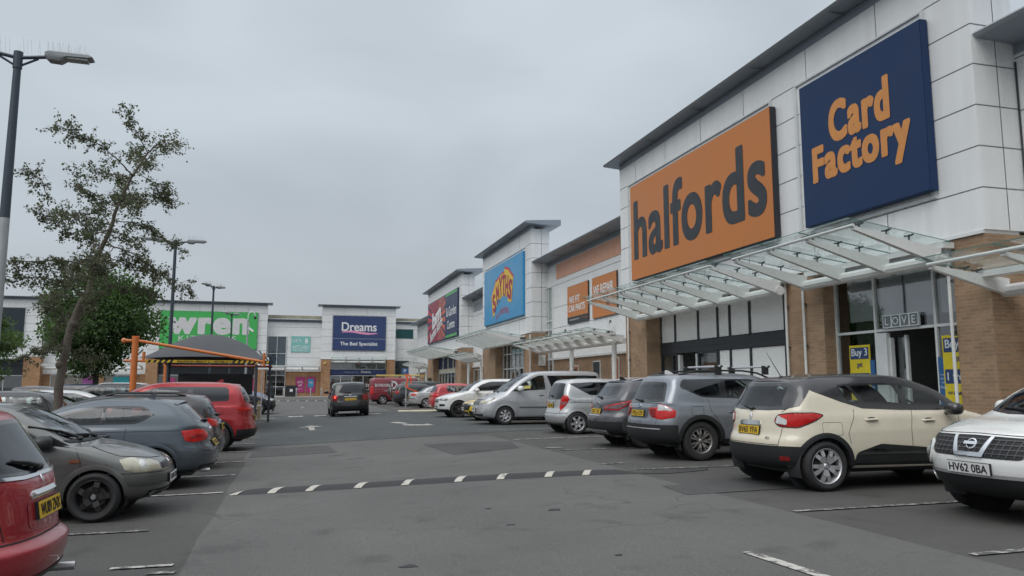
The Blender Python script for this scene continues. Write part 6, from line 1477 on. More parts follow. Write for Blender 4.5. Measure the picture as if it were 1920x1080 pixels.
aerial(c, c.rx + .95, paint('glossy396', (.36, .017, .022), .35), fin=True); c.add('fuel_flap', lambda b: c.ribbon(b, 'side', [(c.rx + .85 + .1 * cos(t), .98 + .1 * sin(t)) for t in [2 * pi * k / 24 for k in range(25)]], .006, sides=(1,))); c.finish(-3.15, 21.0, 180)
# red hatchback whose tail fills the lower left corner
P = paint('cherry', (.33, .018, .028), .3)
F = [(.28, .18), (.07, .27), (0, .44), (.02, .58), (.1, .72), (.4, .84), (.7, .92), (.95, .98), (1.35, 1.22), (1.75, 1.42), (2.1, 1.47), (2.5, 1.485)]
B = [(.22, .24), (.06, .30), (0, .42), (-.01, .53), (.06, .60), (.08, .74), (.11, .90), (.16, 1.0), (.32, 1.22), (.46, 1.41), (.8, 1.46), (1.25, 1.48)]
c = Car('parked_car', 'car', 'red hatchback tail with bright boot handle filling the lower left corner', 3.70, 1.66, F, B, .69, P, cf=.55, cr=.6)
R = c.rx; std_windows(c, (R + .8, 1.05), (R + .8, None), [(.1, 0, .1), (-.6, -.62, .1)], rz=(1.0, 1.37), ry=(.84, .88), rpane=.03)
c.wheels(1.12, -1.24, .295, 1.42, ('plain', 5, .66), 1.14, None); c.plate('rear', .765, 'WU09 ZNX', wd=.48)
c.add('boot_handle', lambda b: c.patch(b, 'rear', fillet([(-.27, .845), (.27, .845), (.28, .875), (.25, .90), (-.25, .90), (-.28, .875)], .02), CHROME, .004, dome=.03)); c.badge('rear', (0, .955), .04, CHROME, 'star')
c.add('glass_trim', lambda b: c.ribbon(b, 'rear', [(-.70, 1.012), (-.3, .99), (.3, .99), (.70, 1.012)], .022, CHROME, .012)); c.trimpatch('number_recess', 'rear', fillet([(-.33, .66), (.33, .66), (.34, .83), (-.34, .83)], .04), P, eps=.004)
c.add('tailgate_seam', lambda b: (c.ribbon(b, 'rear', [(-.6, .60), (.6, .60)], .01), c.ribbon(b, 'wrap_r', wpoly(c, 'wrap_r', [(R + .08, .62, .62), (R + .12, .66, .8), (R + .16, .62, 1.0)]), .007)))
tail_lamps(c, [(R + .12, .64, .74), (R + .28, .80, .74), (R + .32, .8, .98), (R + .2, .68, .99)], REDL); c.trimpatch('bumper_base', 'rear', fillet([(-.62, .25), (.62, .25), (.66, .36), (-.66, .36)], .04), mat('bumper_grey', (.07, .072, .07), .5), eps=.005)
for sd_ in (1, -1): c.add('rear_reflector', lambda b: c.patch(b, 'wrap_r', wpoly(c, 'wrap_r', [(R + .05, .5, .36), (R + .1, .64, .36), (R + .1, .64, .40), (R + .05, .5, .40)]), REDD, .006, (sd_,)))
c.wiper('rear', (.0, 1.03), (.34, 1.10)); b = MB(); b.tube([(R + .25, -.50, .24), (R + .0, -.52, .24)], .032, SILV, 14, False); b.tube([(R + .02, -.52, .24), (R + .022, -.52, .24)], .030, BLACK, 14); b.build('exhaust', c.root)
doors(c, [[(.05, .35), (.1, 1.0)]]); c.mirror(.55, 1.0, P); c.cabin((.1, -.55), -1); c.finish(-3.42, 6.3, 180)
# facing cars farther along the left row
PEU = gen('suv', 'charcoal crossover parked nose-out beyond the red crossover', (.03, .034, .04), 4.45, 1.84, 1.60, .3, low=TRIM, plate='WF17 HZB'); PEU.finish(-3.12, 43.9, 0)
gen('hatch', 'white hatchback behind the charcoal crossover on the left', (.62, .64, .65), 4.0, 1.72, 1.45, 0, plate='HN14 CXA').finish(-3.3, 49.5, 0)
gen('hatch', 'bright blue hatchback partly hidden by the white hatchback', (.02, .10, .36), 3.9, 1.7, 1.50, .3, plate='RO66 DHK').finish(-3.6, 54.8, 0)
gen('hatch', 'grey hatchback just behind the bright blue hatchback', (.10, .105, .11), 4.0, 1.72, 1.5, .4, plate='AB61 RTN').finish(-3.9, 59.5, 0)
# second row, back to back with the first
gen('estate', 'black estate car with bright window line left of the leaning tree', (.015, .016, .018), 4.7, 1.80, 1.48, .2, plate='GX10 LSO').finish(-7.75, 22.3, 180)
gen('saloon', 'silver saloon behind the leaning tree trunk', (.36, .37, .38), 4.5, 1.75, 1.44, .5, plate='LD08 WPE').finish(-7.4, 27.2, 0)
gen('hatch', 'pale silver hatchback in front of the bushy tree', (.46, .47, .47), 4.1, 1.72, 1.46, .4, plate='OY11 BFD').finish(-7.3, 31.2, 0)
gen('suv', 'black four-by-four with white roof bars beyond the pale silver hatchback', (.02, .021, .024), 4.6, 1.85, 1.68, .2, plate='EK13 NUT', roofbars=SIGNW).finish(-7.6, 35.6, 180)
gen('hatch', 'dark hatchback at the left edge beside the black estate car', (.02, .022, .025), 4.1, 1.74, 1.46, .3, plate='VN59 MGU').finish(-8.7, 18.2, 0)
gen('mpv', 'dark blue people carrier far off in the second row', (.02, .03, .06), 4.3, 1.78, 1.62, .3, plate='SB62 KJA').finish(-9.0, 42, 0)
gen('hatch', 'dark grey hatchback far off under the bushy tree', (.05, .052, .055), 4.1, 1.74, 1.46, .3, plate='FT60 AHE').finish(-12.6, 47, 0)
gen('saloon', 'white saloon far off beyond the orange post', (.6, .61, .6), 4.4, 1.75, 1.44, 0, plate='PL12 ZRV').finish(-8.0, 52, 0)
gen('suv', 'dark four-by-four at the far left behind the second row', (.03, .032, .036), 4.5, 1.82, 1.66, .3, plate='MW18 EUC').finish(-15.5, 38, 180)
# ---------- right-hand row, farther on
c = gen('suv', 'white crossover with black wheels parked nose-out beside the yellow car', (.68, .69, .68), 4.69, 1.88, 1.68, 0, low=None, plate='HK17 GVY', rim=RIMB, wheelr=.365, style=('twin', 5, .7), gm=MIDGL)
for k in range(3): c.add('grille_bar', lambda b: c.ribbon(b, 'front', [(-.40, .66 + .06 * k), (.40, .66 + .06 * k)], .022, CHROME, .014))
for sd_ in (1, -1): c.add('fog_lamp', lambda b: c.patch(b, 'wrap_f', fillet(wpoly(c, 'wrap_f', [(c.fx - .1, .52, .48), (c.fx - .25, .84, .50), (c.fx - .25, .84, .58), (c.fx - .1, .52, .58)]), .03), BLACK, .01, (sd_,)))
c.band('front_lip', .24, .36, TRIM, x0=c.fx - .7, eps=.012); c.finish(8.42, 33.9, 180)
c = gen('saloon', 'bright yellow sports coupe nose showing between white crossover and people carrier', (.68, .47, .02), 4.75, 1.90, 1.38, 0, plate='YF18 SNA', rim=RIMB)
c.trimpatch('wide_grille', 'front', fillet([(-.62, .42), (.62, .42), (.70, .55), (.64, .66), (-.64, .66), (-.70, .55)], .05), BLACK, eps=.012)
for sd_ in (1, -1): c.add('side_intake', lambda b: c.patch(b, 'wrap_f', fillet(wpoly(c, 'wrap_f', [(c.fx - .1, .62, .24), (c.fx - .25, .88, .24), (c.fx - .25, .88, .34), (c.fx - .1, .62, .42)]), .03), BLACK, .012, (sd_,)))
c.finish(8.95, 30.5, 180)
c = gen('hatch', 'red hatchback hidden behind the white crossover', (.42, .03, .035), 4.0, 1.74, 1.50, .1, plate='KP64 XCR'); c.finish(8.9, 40.6, 0)
c = gen('saloon', 'silver saloon parked tail-out next to the post with orange tape', (.47, .475, .48), 4.47, 1.74, 1.41, .4, plate='WX53 LHJ', style=('twin', 5, .72), lamps=[(-2.19, .48, .88), (-2.19, .5, .77), (-2.0, .84, .75), (-1.85, .865, .80), (-1.9, .86, .88)]); c.trimpatch('bumper_strip', 'rear', [(-.8, .56), (.8, .56), (.8, .59), (-.8, .59)], BLACK, eps=.012, thick=.01); c.finish(9.05, 47.6, 0)
gen('mpv', 'dark green people carrier beyond the silver saloon', (.02, .03, .032), 4.6, 1.82, 1.68, .3, plate='DU07 OWF', gm=MIDGL).finish(9.3, 54.75, 0)
gen('hatch', 'black hatchback carrying a cycle rack near the red van', (.016, .017, .02), 4.2, 1.75, 1.5, .2, plate='YK09 FEA', lamps=[(-2.0, .5, 1.0), (-2.0, .55, .85), (-1.8, .87, .85), (-1.75, .86, 1.0)]).finish(8.45, 52.0, 0)
gen('hatch', 'dark red hatchback far along the right row beyond the van', (.16, .015, .02), 4.1, 1.74, 1.5, .2, plate='SN58 PXG').finish(9.5, 72, 0)
v = gen('van', 'dark red panel van with white company lettering and yellow roof load', (.20, .018, .03), 4.9, 1.90, 1.95, .1, plate='CV15 UXL', cat='van', wheelr=.335, style=('twin', 5, .66), belt=1.12, name='panel_van')
for sd_ in (1, -1):
    y = sd_ * (.95 + .012); ux = V((-sd_, 0, 0)); 
    def fn(b):
        put_text(b, 'ENTADOR', SIGNW, (-1.55 if sd_ < 0 else 1.55 - 1.9, y, 1.38), ux, (0, 0, 1), 1.0, .2, bold=.02); put_text(b, 'SYSTEMZ', SIGNW, (.25 if sd_ < 0 else -2.05 , y, 1.38), ux, (0, 0, 1), 1.0, .2, bold=.02)
        cx = -.66 if sd_ < 0 else -1.2
        b.raw([V((cx, y, 1.38)) + ux * p[0] + V((0, 0, p[1])) for p in [(-.2, -.32), (.1, -.22), (.24, -.05), (.24, .12), (.1, .27), (-.2, .34), (-.11, -.18), (.04, -.12), (.11, 0), (.11, .08), (.04, .16), (-.11, .2)]], [(k, (k + 1) % 6, 6 + (k + 1) % 6, 6 + k) for k in range(6)], SIGNW, False)
        put_text(b, 'entador-systems.co.uk', SIGNW, (-.66 if sd_ < 0 else -1.2, y, .98), ux, (0, 0, 1), 1.4, .11)
    v.add('lettering', fn, normals=False)
v.finish(7.75, 57.7, 0)
ld = empty('roof_load', (7.6, 57.7, 1.98)); tag(ld, 'yellow ladder and pipes strapped on the red van roof', 'ladder')
b = MB(); Y_ = mat('ladder_yellow', (.55, .42, .12), .5)
for y in (-.55, -.2): b.box(-1.7, 1.9, y - .03, y + .03, .06, .14, Y_)
for k in range(12): b.box(-1.6 + .3 * k, -1.57 + .3 * k, -.55, -.2, .085, .115, Y_)
b.build('ladder', ld); b = MB(); b.tube([(-1.7, .3, .12), (1.5, .3, .12)], .06, Y_); b.build('pipe_tube', ld); b = MB()
for x in (-1.3, 0, 1.3): b.box(x - .03, x + .03, -.75, .75, -.02, .05, BLACK)
b.build('roof_rack', ld)
# ---------- the black people carrier driving away
c = gen('mpv', 'black people carrier driving away down the lane with one brake lamp lit', (.012, .013, .015), 4.26, 1.81, 1.61, .2, gm=PRIV, plate='KT08 GXG', name='moving_car', lamps=[(-2.05, .60, .98), (-2.05, .62, .74), (-1.85, .88, .74), (-1.75, .89, .98), (-1.95, .78, 1.04)], tailm=REDD)
c.trimpatch('boot_strip', 'rear', [(-.3, .915), (.3, .915), (.3, .94), (-.3, .94)], CHROME, eps=.006, thick=.01)
b = MB(); h, n = c.hit('rear', (.68, .90)); b.ell(h + n * .01, .03, .06, .06, mat('lit_brake_lamp', (.9, .05, .03), .3, emit=2.2)); b.build('brake_lamp', c.root)
c.finish(2.62, 38.9, 90)
# ------------------------------------------------------------------ street furniture
LAMPC = mat('lamp_post_blue', (.045, .06, .08), .45, .2, .1, 1.5); GALV = mat('galvanised', (.36, .38, .39), .5, .4, .1, 4)
def lamp_post(x, y, h, rz, label, pale=0):
    z = zg(x, y); root = empty('street_lamp', (x, y, z), R_(rz)); tag(root, label, 'street lamp'); h -= z
    b = MB(); b.tube([(0, 0, 0), (0, 0, 1.2)], .10, LAMPC if not pale else GALV, 12); b.tube([(0, 0, 1.2), (0, 0, pale or 1.3)], [.085, .08], GALV if pale else LAMPC, 12)
    b.tube([(0, 0, pale or 1.3), (0, 0, h)], [.08, .06], LAMPC, 12); b.tube([(0, 0, h - .25), (0, 0, h + .06)], .075, LAMPC, 12); b.build('pole', root)
    for s in (-.8, .8):
        b = MB(); b.tube([(0, 0, h - .05), (s * .62, 0, h + .03)], .035, LAMPC, 8); b.tube([(0, 0, h - .22), (s * .40, 0, h - .03)], .02, LAMPC, 6); a = b.build('arm', root)
        b = MB(); pr = [(.55, -.04), (.62, -.09), (.85, -.10), (.98, -.01), (1.42, .01), (1.5, .05), (1.42, .10), (.62, .10), (.55, .06)]
        rows = []
        for k, wv in ((-1, .55), (-.8, .9), (0, 1), (.8, .9), (1, .55)): rows.append([(s * p[0], k * .13, h + .03 + p[1] * wv + (1 - wv) * .03) for p in pr])
        b.grid(rows, mat('lamp_head', (.30, .32, .33), .4), True, True); b.face(rows[0], MATS['lamp_head']); b.face(rows[-1][::-1], MATS['lamp_head']); b.box(s * .98, s * 1.4, -.1, .1, h + .005, h + .03, mat('lamp_glass', (.4, .42, .42), .2)); b.build('lamp_head', root)
        b = MB(); random.seed(3)
        for k in range(46):
            xx = .6 + .9 * k / 46 if k < 40 else .05 + .5 * (k - 40) / 6; yy = random.choice((-.1, 0, .1)); b.tube([(s * xx, yy, h + .12 if k < 40 else h), (s * xx + random.uniform(-.02, .02), yy * 1.5, h + .26)], .0022, SILV, 3, False)
        b.build('bird_spikes', root)
    return root
lamp_post(-4.93, 15.0, 7.25, 2, 'tall blue-grey double street lamp nearest on the left with pale lower pole', 4.5)
lamp_post(-4.9, 34.0, 7.3, 4, 'second double street lamp standing right of the bushy tree')
lamp_post(-5.2, 53.0, 7.75, 62, 'third double street lamp rising behind the grey canvas canopy')
lamp_post(-5.6, 74.0, 7.8, 58, 'farthest small street lamp in front of the green sign')
r = empty('camera_mast', (-3.4, 60, zg(-3.4, 60))); tag(r, 'grey security camera mast with white hooked top before green sign', 'camera mast')
b = MB(); b.tube([(0, 0, 0), (0, 0, 3.2), (0, 0, 6.2)], [.09, .08, .06], GALV, 10); b.tube([(0, 0, 6.2)] + [(.25 - .25 * cos(a), 0, 6.5 + .3 * sin(a)) for a in [pi * k / 8 for k in range(9)]], .03, SIGNW, 8); b.build('mast', r)
b = MB(); b.ell((.5, 0, 6.38), .10, .10, .12, BLACK, 12, 8); b.build('dome_camera', r); b = MB(); b.bar((.08, 0, 5.6), (.42, -.1, 5.35), .12, .12, SIGNW); b.build('fixed_camera', r); b = MB(); b.box(-.12, .12, -.12, .12, 3.6, 4.3, GALV); b.build('control_box', r)
# height barrier and canvas car-wash canopy
ORP = mat('orange_paint', (.55, .155, .03), .4, 0, .1, 3, coat=.3); CANV = mat('grey_canvas', (.055, .058, .064), .75, 0, .12, 2, bump=.15, bscale=30); DPOST = mat('dark_post', (.045, .05, .06), .5)
z0 = zg(-5.1, 28); r = empty('height_barrier', (-5.1, 28.0, z0)); tag(r, 'orange steel height barrier with yellow and black maximum height bar', 'barrier')
b = MB(); b.tube([(0, 0, 0), (0, 0, 2.98 - z0)], .105, ORP, 16); b.box(-.11, .11, -.05, .05, 2.95 - z0, 3.02 - z0, ORP); b.build('post', r)
b = MB(); b.tube([(-.35, 0, 2.86 - z0), (.1, 0, 2.86 - z0), (4.05, 0, 2.2 - z0)], .052, ORP, 10); b.ell((-.35, 0, 2.86 - z0), .09, .09, .09, ORP, 10, 8); b.build('arm', r)
b = MB(); b.tube([(-.3, 0, 2.2 - z0), (.35, .0, 2.2 - z0)], .045, ORP, 8); b.tube([(.28, 0, 2.15 - z0), (.28, 0, 2.5 - z0)], .05, ORP, 8); b.build('hanger', r); b = MB(); b.tube([(4.1, 0, 2.05 - z0), (4.1, 0, 2.5 - z0)], .045, ORP, 8); b.build('hanger', r)
b = MB(); n_ = 30; zc = 2.19 - z0
YB = mat('bar_yellow', (.58, .38, .02), .45); 
b.box(.2, 4.25, -.03, .03, zc - .045, zc + .045, YB)
for k in range(16):
    x0 = .22 + .17 * k if k < 6 else 3.05 + .17 * (k - 8)
    if k in (6, 7): continue
    for s in (-1, 1): b.face([(x0, s * .032, zc - .045), (x0 + .085, s * .032, zc - .045), (x0 + .14, s * .032, zc + .045), (x0 + .055, s * .032, zc + .045)], BLACK)
put_text(b, 'MAXIMUM HEIGHT 2.1 METRES 6\'11"', BLACK, (2.2, -.036, zc), (1, 0, 0), (0, 0, 1), 1.75, .06, bold=.03); b.build('height_bar', r)
b = MB(); b.tube([(3.85, .1, 0), (3.85, .1, 2.1 - z0)], .05, DPOST, 8); b.build('side_post', r)
r = empty('canvas_canopy', (-3.1, 31.8, zg(-3, 31.8))); tag(r, 'dark grey domed canvas canopy behind the orange height barrier', 'canopy'); zr_ = -r.location.z
b = MB(); N = 18; rows = []
for i in range(N + 1):
    row = []
    for j in range(N + 1):
        u, v = 2 * i / N - 1, 2 * j / N - 1
        zz = 2.38 + .95 * (1 - abs(u) ** 1.9) * (1 - abs(v) ** 2.2) - .1 * abs(u * v) ** 2; q = 1 - .06 * (1 - v * v) * abs(u) ** 3; row.append((2.12 * u * q, 3.35 * v * (1 - .05 * (1 - u * u) * abs(v) ** 3), zz + zr_))
    rows.append(row)
b.grid(rows, CANV); b.build('canvas', r)
b = MB(); 
for u, v in ((-1, -1), (1, -1), (-1, 1), (1, 1)): b.tube([(2.1 * u, 3.3 * v, 2.3 + zr_), (1.9 * u, 3.0 * v, 2.6 + zr_)], .03, DPOST, 6)
b.build('corner_fixing', r)
for x, y, hh in ((-2.05, 3.4, 2.62), (2.1, 3.4, 2.3)):
    b = MB(); b.tube([(x, y, 0), (x, y, hh + zr_)], .12 if x < 0 else .05, ORP if x < 0 else DPOST, 12); b.build('post', r)
b = MB(); b.tube([(-2.2, 3.4, 2.2 + zr_), (2.2, 3.4, 2.2 + zr_)], .05, mat('red_rail', (.28, .05, .03), .5), 8); b.build('rear_rail', r)
b = MB(); b.box(-1.6, 1.4, 3.5, 3.56, 1.2, 2.1, mat('canopy_back', (.05, .05, .055), .7)); b.build('back_banner', r)
r = empty('warning_sign', (-1.52, 41, zg(-1.5, 41))); tag(r, 'white square sign with red warning triangle at the canopy corner', 'sign')
b = MB(); b.tube([(0, .03, 0), (0, .03, 2.9)], .03, GALV, 8); b.build('post', r)
b = MB(); b.box(-.28, .28, 0, .012, 2.35, 2.95, SIGNW); b.face([(-.2, -.003, 2.45), (.2, -.003, 2.45), (0, -.003, 2.82)], LRED2); b.face([(-.12, -.006, 2.49), (.12, -.006, 2.49), (0, -.006, 2.72)], SIGNW); b.box(-.01, .01, -.008, -.006, 2.54, 2.64, BLACK); b.build('board', r)
WOODP = mat('weathered_wood', (.30, .24, .16), .85, 0, .25, 6)
r = empty('timber_bollard', (-1.45, 36.6, zg(-1.45, 36.6))); tag(r, 'weathered timber bollard at the tail of the red crossover row', 'bollard'); b = MB(); b.box(-.075, .075, -.075, .075, 0, .84, WOODP); b.prism([(-.075, .84), (.075, .84), (.04, .90), (-.04, .90)], -.07, .07, WOODP); b.build('post', r); b = MB(); b.box(-.078, .078, -.078, .078, .66, .72, SIGNW); b.build('reflective_band', r); b = MB(); b.box(-.5, .7, -.25, .25, 0, .09, KERB); b.build('kerb_base', r)
for i, x in enumerate((-1.0, .35, 1.85, 3.0)):
    r = empty('steel_bollard', (x, 87.8, .12)); tag(r, ['leftmost steel bollard before the far stair window', 'steel bollard between the dark bin and the left magenta poster', 'steel bollard in front of the magenta poster with blue square', 'rightmost steel bollard beside the far orange brick pillar'][i], 'bollard', 'steel bollards on the far pavement'); b = MB(); b.tube([(0, 0, 0), (0, 0, 1.0)], .07, GALV, 10); b.build('post', r); b = MB(); b.tube([(0, 0, .8), (0, 0, .88)], .073, SIGNW, 10); b.build('band', r)
r = empty('litter_bin', (-.2, 89.2, .12)); tag(r, 'dark litter bin against the far brick wall', 'bin'); b = MB(); b.box(-.65, .65, -.3, .3, 0, 1.15, BLACK); b.build('bin_body', r); b = MB(); b.box(-.7, .7, -.34, .34, 1.16, 1.25, DARK); b.build('lid', r); b = MB(); b.box(-.15, .15, -.31, -.302, .55, .85, SIGNW); b.build('notice', r)
# post with orange strap by the silver saloon
z0 = zg(6.68, 47.6); r = empty('sign_post', (6.68, 47.6, z0)); tag(r, 'grey post with small blue sign beside the silver saloon', 'sign post'); b = MB(); b.tube([(0, 0, 0), (0, 0, 2.15)], .045, GALV, 10); b.build('post', r); b = MB(); b.box(-.3, .12, -.06, -.05, 2.05, 2.42, mat('parking_blue', (.05, .12, .28), .45)); put_text(b, 'P', SIGNW, (-.09, -.063, 2.26), (1, 0, 0), (0, 0, 1), None, .2); b.build('board', r)
HV = mat('fluorescent_orange', (.85, .12, .03), .5)
def strap(pts, w_=.07):
    b = MB(); L = catmull([tuple(p) for p in pts], 5); b.grid([[V(p) + V((-w_ / 2, 0, 0)) for p in L], [V(p) + V((w_ / 2, 0, .03)) for p in L]], HV, True); return b
sc_ = .0340; o_ = (758, 765)
q = lambda x, y, dy=0: (6.68 + (x - o_[0]) * sc_, 47.5 - dy, z0 + (o_[1] - y) * sc_)
o = strap([q(757, 704), q(758.5, 710), q(760, 716), q(758, 722), q(759, 727), q(764, 731), q(772, 734), q(781, 739)], .10).build('orange_strap'); tag(o, 'long fluorescent orange strap tied round the grey post', 'strap')
o = strap([q(761, 705, .05), q(765, 710, .05), q(766, 715, .05), q(765.5, 722, .05)], .08).build('orange_strap'); tag(o, 'short loop of orange strap standing above the post', 'strap')
# bicycle on the rack behind the black hatchback
r = empty('bicycle', (6.20, 52.0, .62)); tag(r, 'grey bicycle hung on the rack of the black hatchback', 'bicycle')
for y in (-.52, .52):
    b = MB(); b.tube([(0, y + .33 * cos(a), .33 + .33 * sin(a)) for a in [2 * pi * k / 24 for k in range(25)]], .022, RUB, 6, False); w_ = b.build('wheel', r); b = MB()
    for k in range(10): a = 2 * pi * k / 10; b.tube([(0, y, .33), (0, y + .31 * cos(a), .33 + .31 * sin(a))], .004, SILV, 3, False)
    b.build('spokes', w_)
b = MB(); fr = mat('bike_frame', (.30, .32, .34), .35, .4)
for p, p2 in (((-.52, .33), (-.1, .38)), ((-.1, .38), (.32, .82)), ((-.2, .80), (.32, .82)), ((-.1, .38), (-.22, .92)), ((-.52, .33), (-.2, .80)), ((.52, .33), (.32, .95))): b.tube([(0, p[0], p[1]), (0, p2[0], p2[1])], .02, fr, 6)
b.build('frame', r); b = MB(); b.ell((0, -.22, .95), .06, .13, .03, BLACK, 10, 6); b.build('saddle', r); b = MB(); b.tube([(-.25, .34, .98), (0, .32, .98), (.25, .34, .98)], .016, BLACK, 6); b.build('handlebar', r)
r = empty('cycle_rack', (6.28, 52.0, .6)); tag(r, 'black cycle rack strapped to the black hatchback tail', 'cycle rack'); b = MB()
for y in (-.25, .25): b.tube([(.12, y, -.05), (-.05, y, .25), (.1, y, .7)], .02, BLACK, 6); b.tube([(-.03, y, .3), (-.16, y, .32)], .02, BLACK, 6)
b.build('rack_frame', r)
# ------------------------------------------------------------------ trees
BARK = mat('bark', (.12, .105, .085), .9, 0, .3, 5, bump=.8, bscale=14); BARK2 = mat('bark_dark', (.05, .045, .036), .9, 0, .3, 5, bump=.8, bscale=14)
def leafmat(name, c): 
    if name in MATS: return MATS[name]
    m = mat(name, c, .55, 0, .3, 2.5); n, l = m.node_tree.nodes, m.node_tree.links; tl_ = n.new('ShaderNodeBsdfTranslucent'); tl_.inputs[0].default_value = (c[0] * 1.5, c[1] * 1.6, c[2] * 1.1, 1)
    ms = n.new('ShaderNodeMixShader'); ms.inputs[0].default_value = .42; l.new(n['Principled BSDF'].outputs[0], ms.inputs[1]); l.new(tl_.outputs[0], ms.inputs[2]); l.new(ms.outputs[0], n['Material Output'].inputs[0]); return m
def leaf(b, p, s, m, rnd, droop=0.0):
    d = V((rnd.gauss(0, 1), rnd.gauss(0, 1), rnd.gauss(0, 1) - droop)).normalized(); u = d.orthogonal().normalized(); u = (u * cos(rnd.random() * 6.28) + d.cross(u) * sin(rnd.random() * 6.28)); p = V(p)
    n = d.cross(u); w_ = s * rnd.uniform(.28, .42)
    b.raw([p, p + d * s * .5 + u * w_ + n * s * .08, p + d * s, p + d * s * .5 - u * w_ + n * s * .08], [(0, 1, 2, 3)], m, False)
def limb(b, pts, r0, r1, m, rnd, wob=.02):
    L = catmull([tuple(p) for p in pts], 4); n = len(L); L = [V(p) + V((rnd.gauss(0, wob), rnd.gauss(0, wob), rnd.gauss(0, wob))) * (0 if i == 0 else 1) for i, p in enumerate(L)]
    b.tube(L, [r0 + (r1 - r0) * (i / (n - 1)) ** .8 for i in range(n)], m, 8 if r0 > .04 else 5, True); return L
def leaning_tree():
    rnd = random.Random(11); bx, by = -5.45, 21.0; z0 = zg(bx, by); root = empty('tree', (bx, by, z0)); tag(root, 'tall sparse leaning tree with dark dangling leaves behind the blue hatchback', 'tree')
    k = 18.7 / 1440; P = lambda x, y, d=0: V(((x - 110) * k * (.85 if x > 110 else .97) + d * .25, d, (722 - y) * k * .99 + 1.4 - z0))
    tb = MB(); lb = MB(); ML = [leafmat('leaf_olive', (.095, .105, .072)), leafmat('leaf_dull', (.10, .098, .075)), leafmat('leaf_green', (.10, .14, .065)), leafmat('leaf_brown', (.115, .092, .072))]
    tr = [P(110, 790), P(110, 750), P(112, 690), P(120, 642), P(127, 605), P(144, 565), P(154, 545), P(161, 510), P(167, 476), P(189, 422), P(201, 375), P(220, 331), P(233, 303), P(258, 262), P(283, 238), P(305, 231), P(321, 233), P(333, 252)]
    tr[0].z = -.05
    rr = [.22, .185, .175, .17, .16, .15, .135, .12, .105, .085, .07, .058, .05, .036, .024, .015, .01, .005]
    L = catmull([tuple(p) + (r * .56,) for p, r in zip(tr, rr)], 3); tb.tube([V(p[:3]) + V((rnd.gauss(0, .01), rnd.gauss(0, .01), 0)) for p in L], [p[3] for p in L], BARK, 12)
    for kx, ky, kr in ((110, 684, .12), (129, 606, .11)): tb.ell(P(kx, ky), kr, kr, .12, BARK, 12, 8)
    limbs = [([(167, 476), (145, 452), (126, 432), (104, 407), (69, 381), (40, 372), (15, 369)], .075, .9), ([(69, 381), (68, 360), (60, 334), (48, 322), (34, 314)], .03, -.2), ([(104, 407), (100, 385), (120, 380), (128, 362), (115, 352)], .025, .8),
        ([(233, 311), (214, 290), (189, 268), (160, 258), (148, 255), (113, 240)], .04, -.7), ([(225, 317), (205, 305), (189, 303), (165, 302), (135, 290), (110, 290)], .032, .6), ([(258, 262), (252, 243), (246, 225), (239, 208), (227, 189)], .03, -.4),
        ([(283, 240), (275, 228), (290, 218)], .02, .5), ([(218, 356), (235, 362), (252, 369), (283, 381), (312, 400)], .03, -.9), ([(187, 450), (201, 454), (222, 462), (239, 476), (271, 495), (300, 515), (314, 520)], .04, 1.0), ([(204, 455), (206, 475), (215, 490), (230, 500), (250, 512)], .025, -.9),
        ([(160, 497), (140, 492), (120, 495), (95, 500), (63, 504), (30, 503), (6, 500)], .05, -1.1), ([(165, 480), (140, 478), (104, 476), (80, 486), (63, 482), (40, 478), (19, 484)], .04, 1.2), ([(195, 402), (212, 396), (227, 397), (252, 413), (276, 430)], .03, 1.1), ([(190, 425), (220, 430), (245, 440), (270, 455), (292, 462)], .03, -.5),
        ([(203, 375), (190, 372), (176, 369), (172, 355), (178, 340)], .025, -.8), ([(210, 355), (190, 345), (180, 335), (165, 345)], .02, .9), ([(190, 420), (170, 440), (151, 446), (140, 430), (123, 420)], .03, -1.0), ([(185, 430), (160, 420), (145, 405), (125, 400)], .025, .5), ([(205, 370), (225, 345), (250, 335), (275, 345)], .022, .7), ([(235, 303), (255, 310), (270, 318), (262, 330)], .02, .8), ([(240, 290), (268, 290), (285, 297), (298, 290)], .02, -.6), ([(245, 280), (225, 262), (205, 245), (195, 228)], .022, .6),
        ([(144, 565), (120, 590), (100, 600), (80, 592), (65, 585), (40, 572), (14, 555)], .10, .9), ([(65, 585), (45, 560), (30, 545), (10, 538)], .03, 1.2), ([(150, 552), (130, 535), (105, 528), (80, 535), (55, 525)], .04, -1.0), ([(156, 540), (175, 555), (200, 567), (215, 560)], .03, -.7), ([(150, 556), (130, 570), (115, 575), (95, 560)], .03, .7), ([(158, 520), (185, 528), (215, 522), (240, 535)], .035, .9), ([(159, 515), (130, 515), (100, 512), (75, 518)], .035, .4), ([(120, 640), (105, 655), (90, 660), (85, 672)], .018, -.5), ([(118, 650), (135, 662), (140, 675)], .015, .5), ([(100, 600), (92, 625), (80, 640), (70, 650)], .02, .3), ([(162, 505), (195, 500), (225, 512), (245, 505)], .03, -1.2), ([(170, 470), (200, 480), (225, 485)], .025, 1.3)]
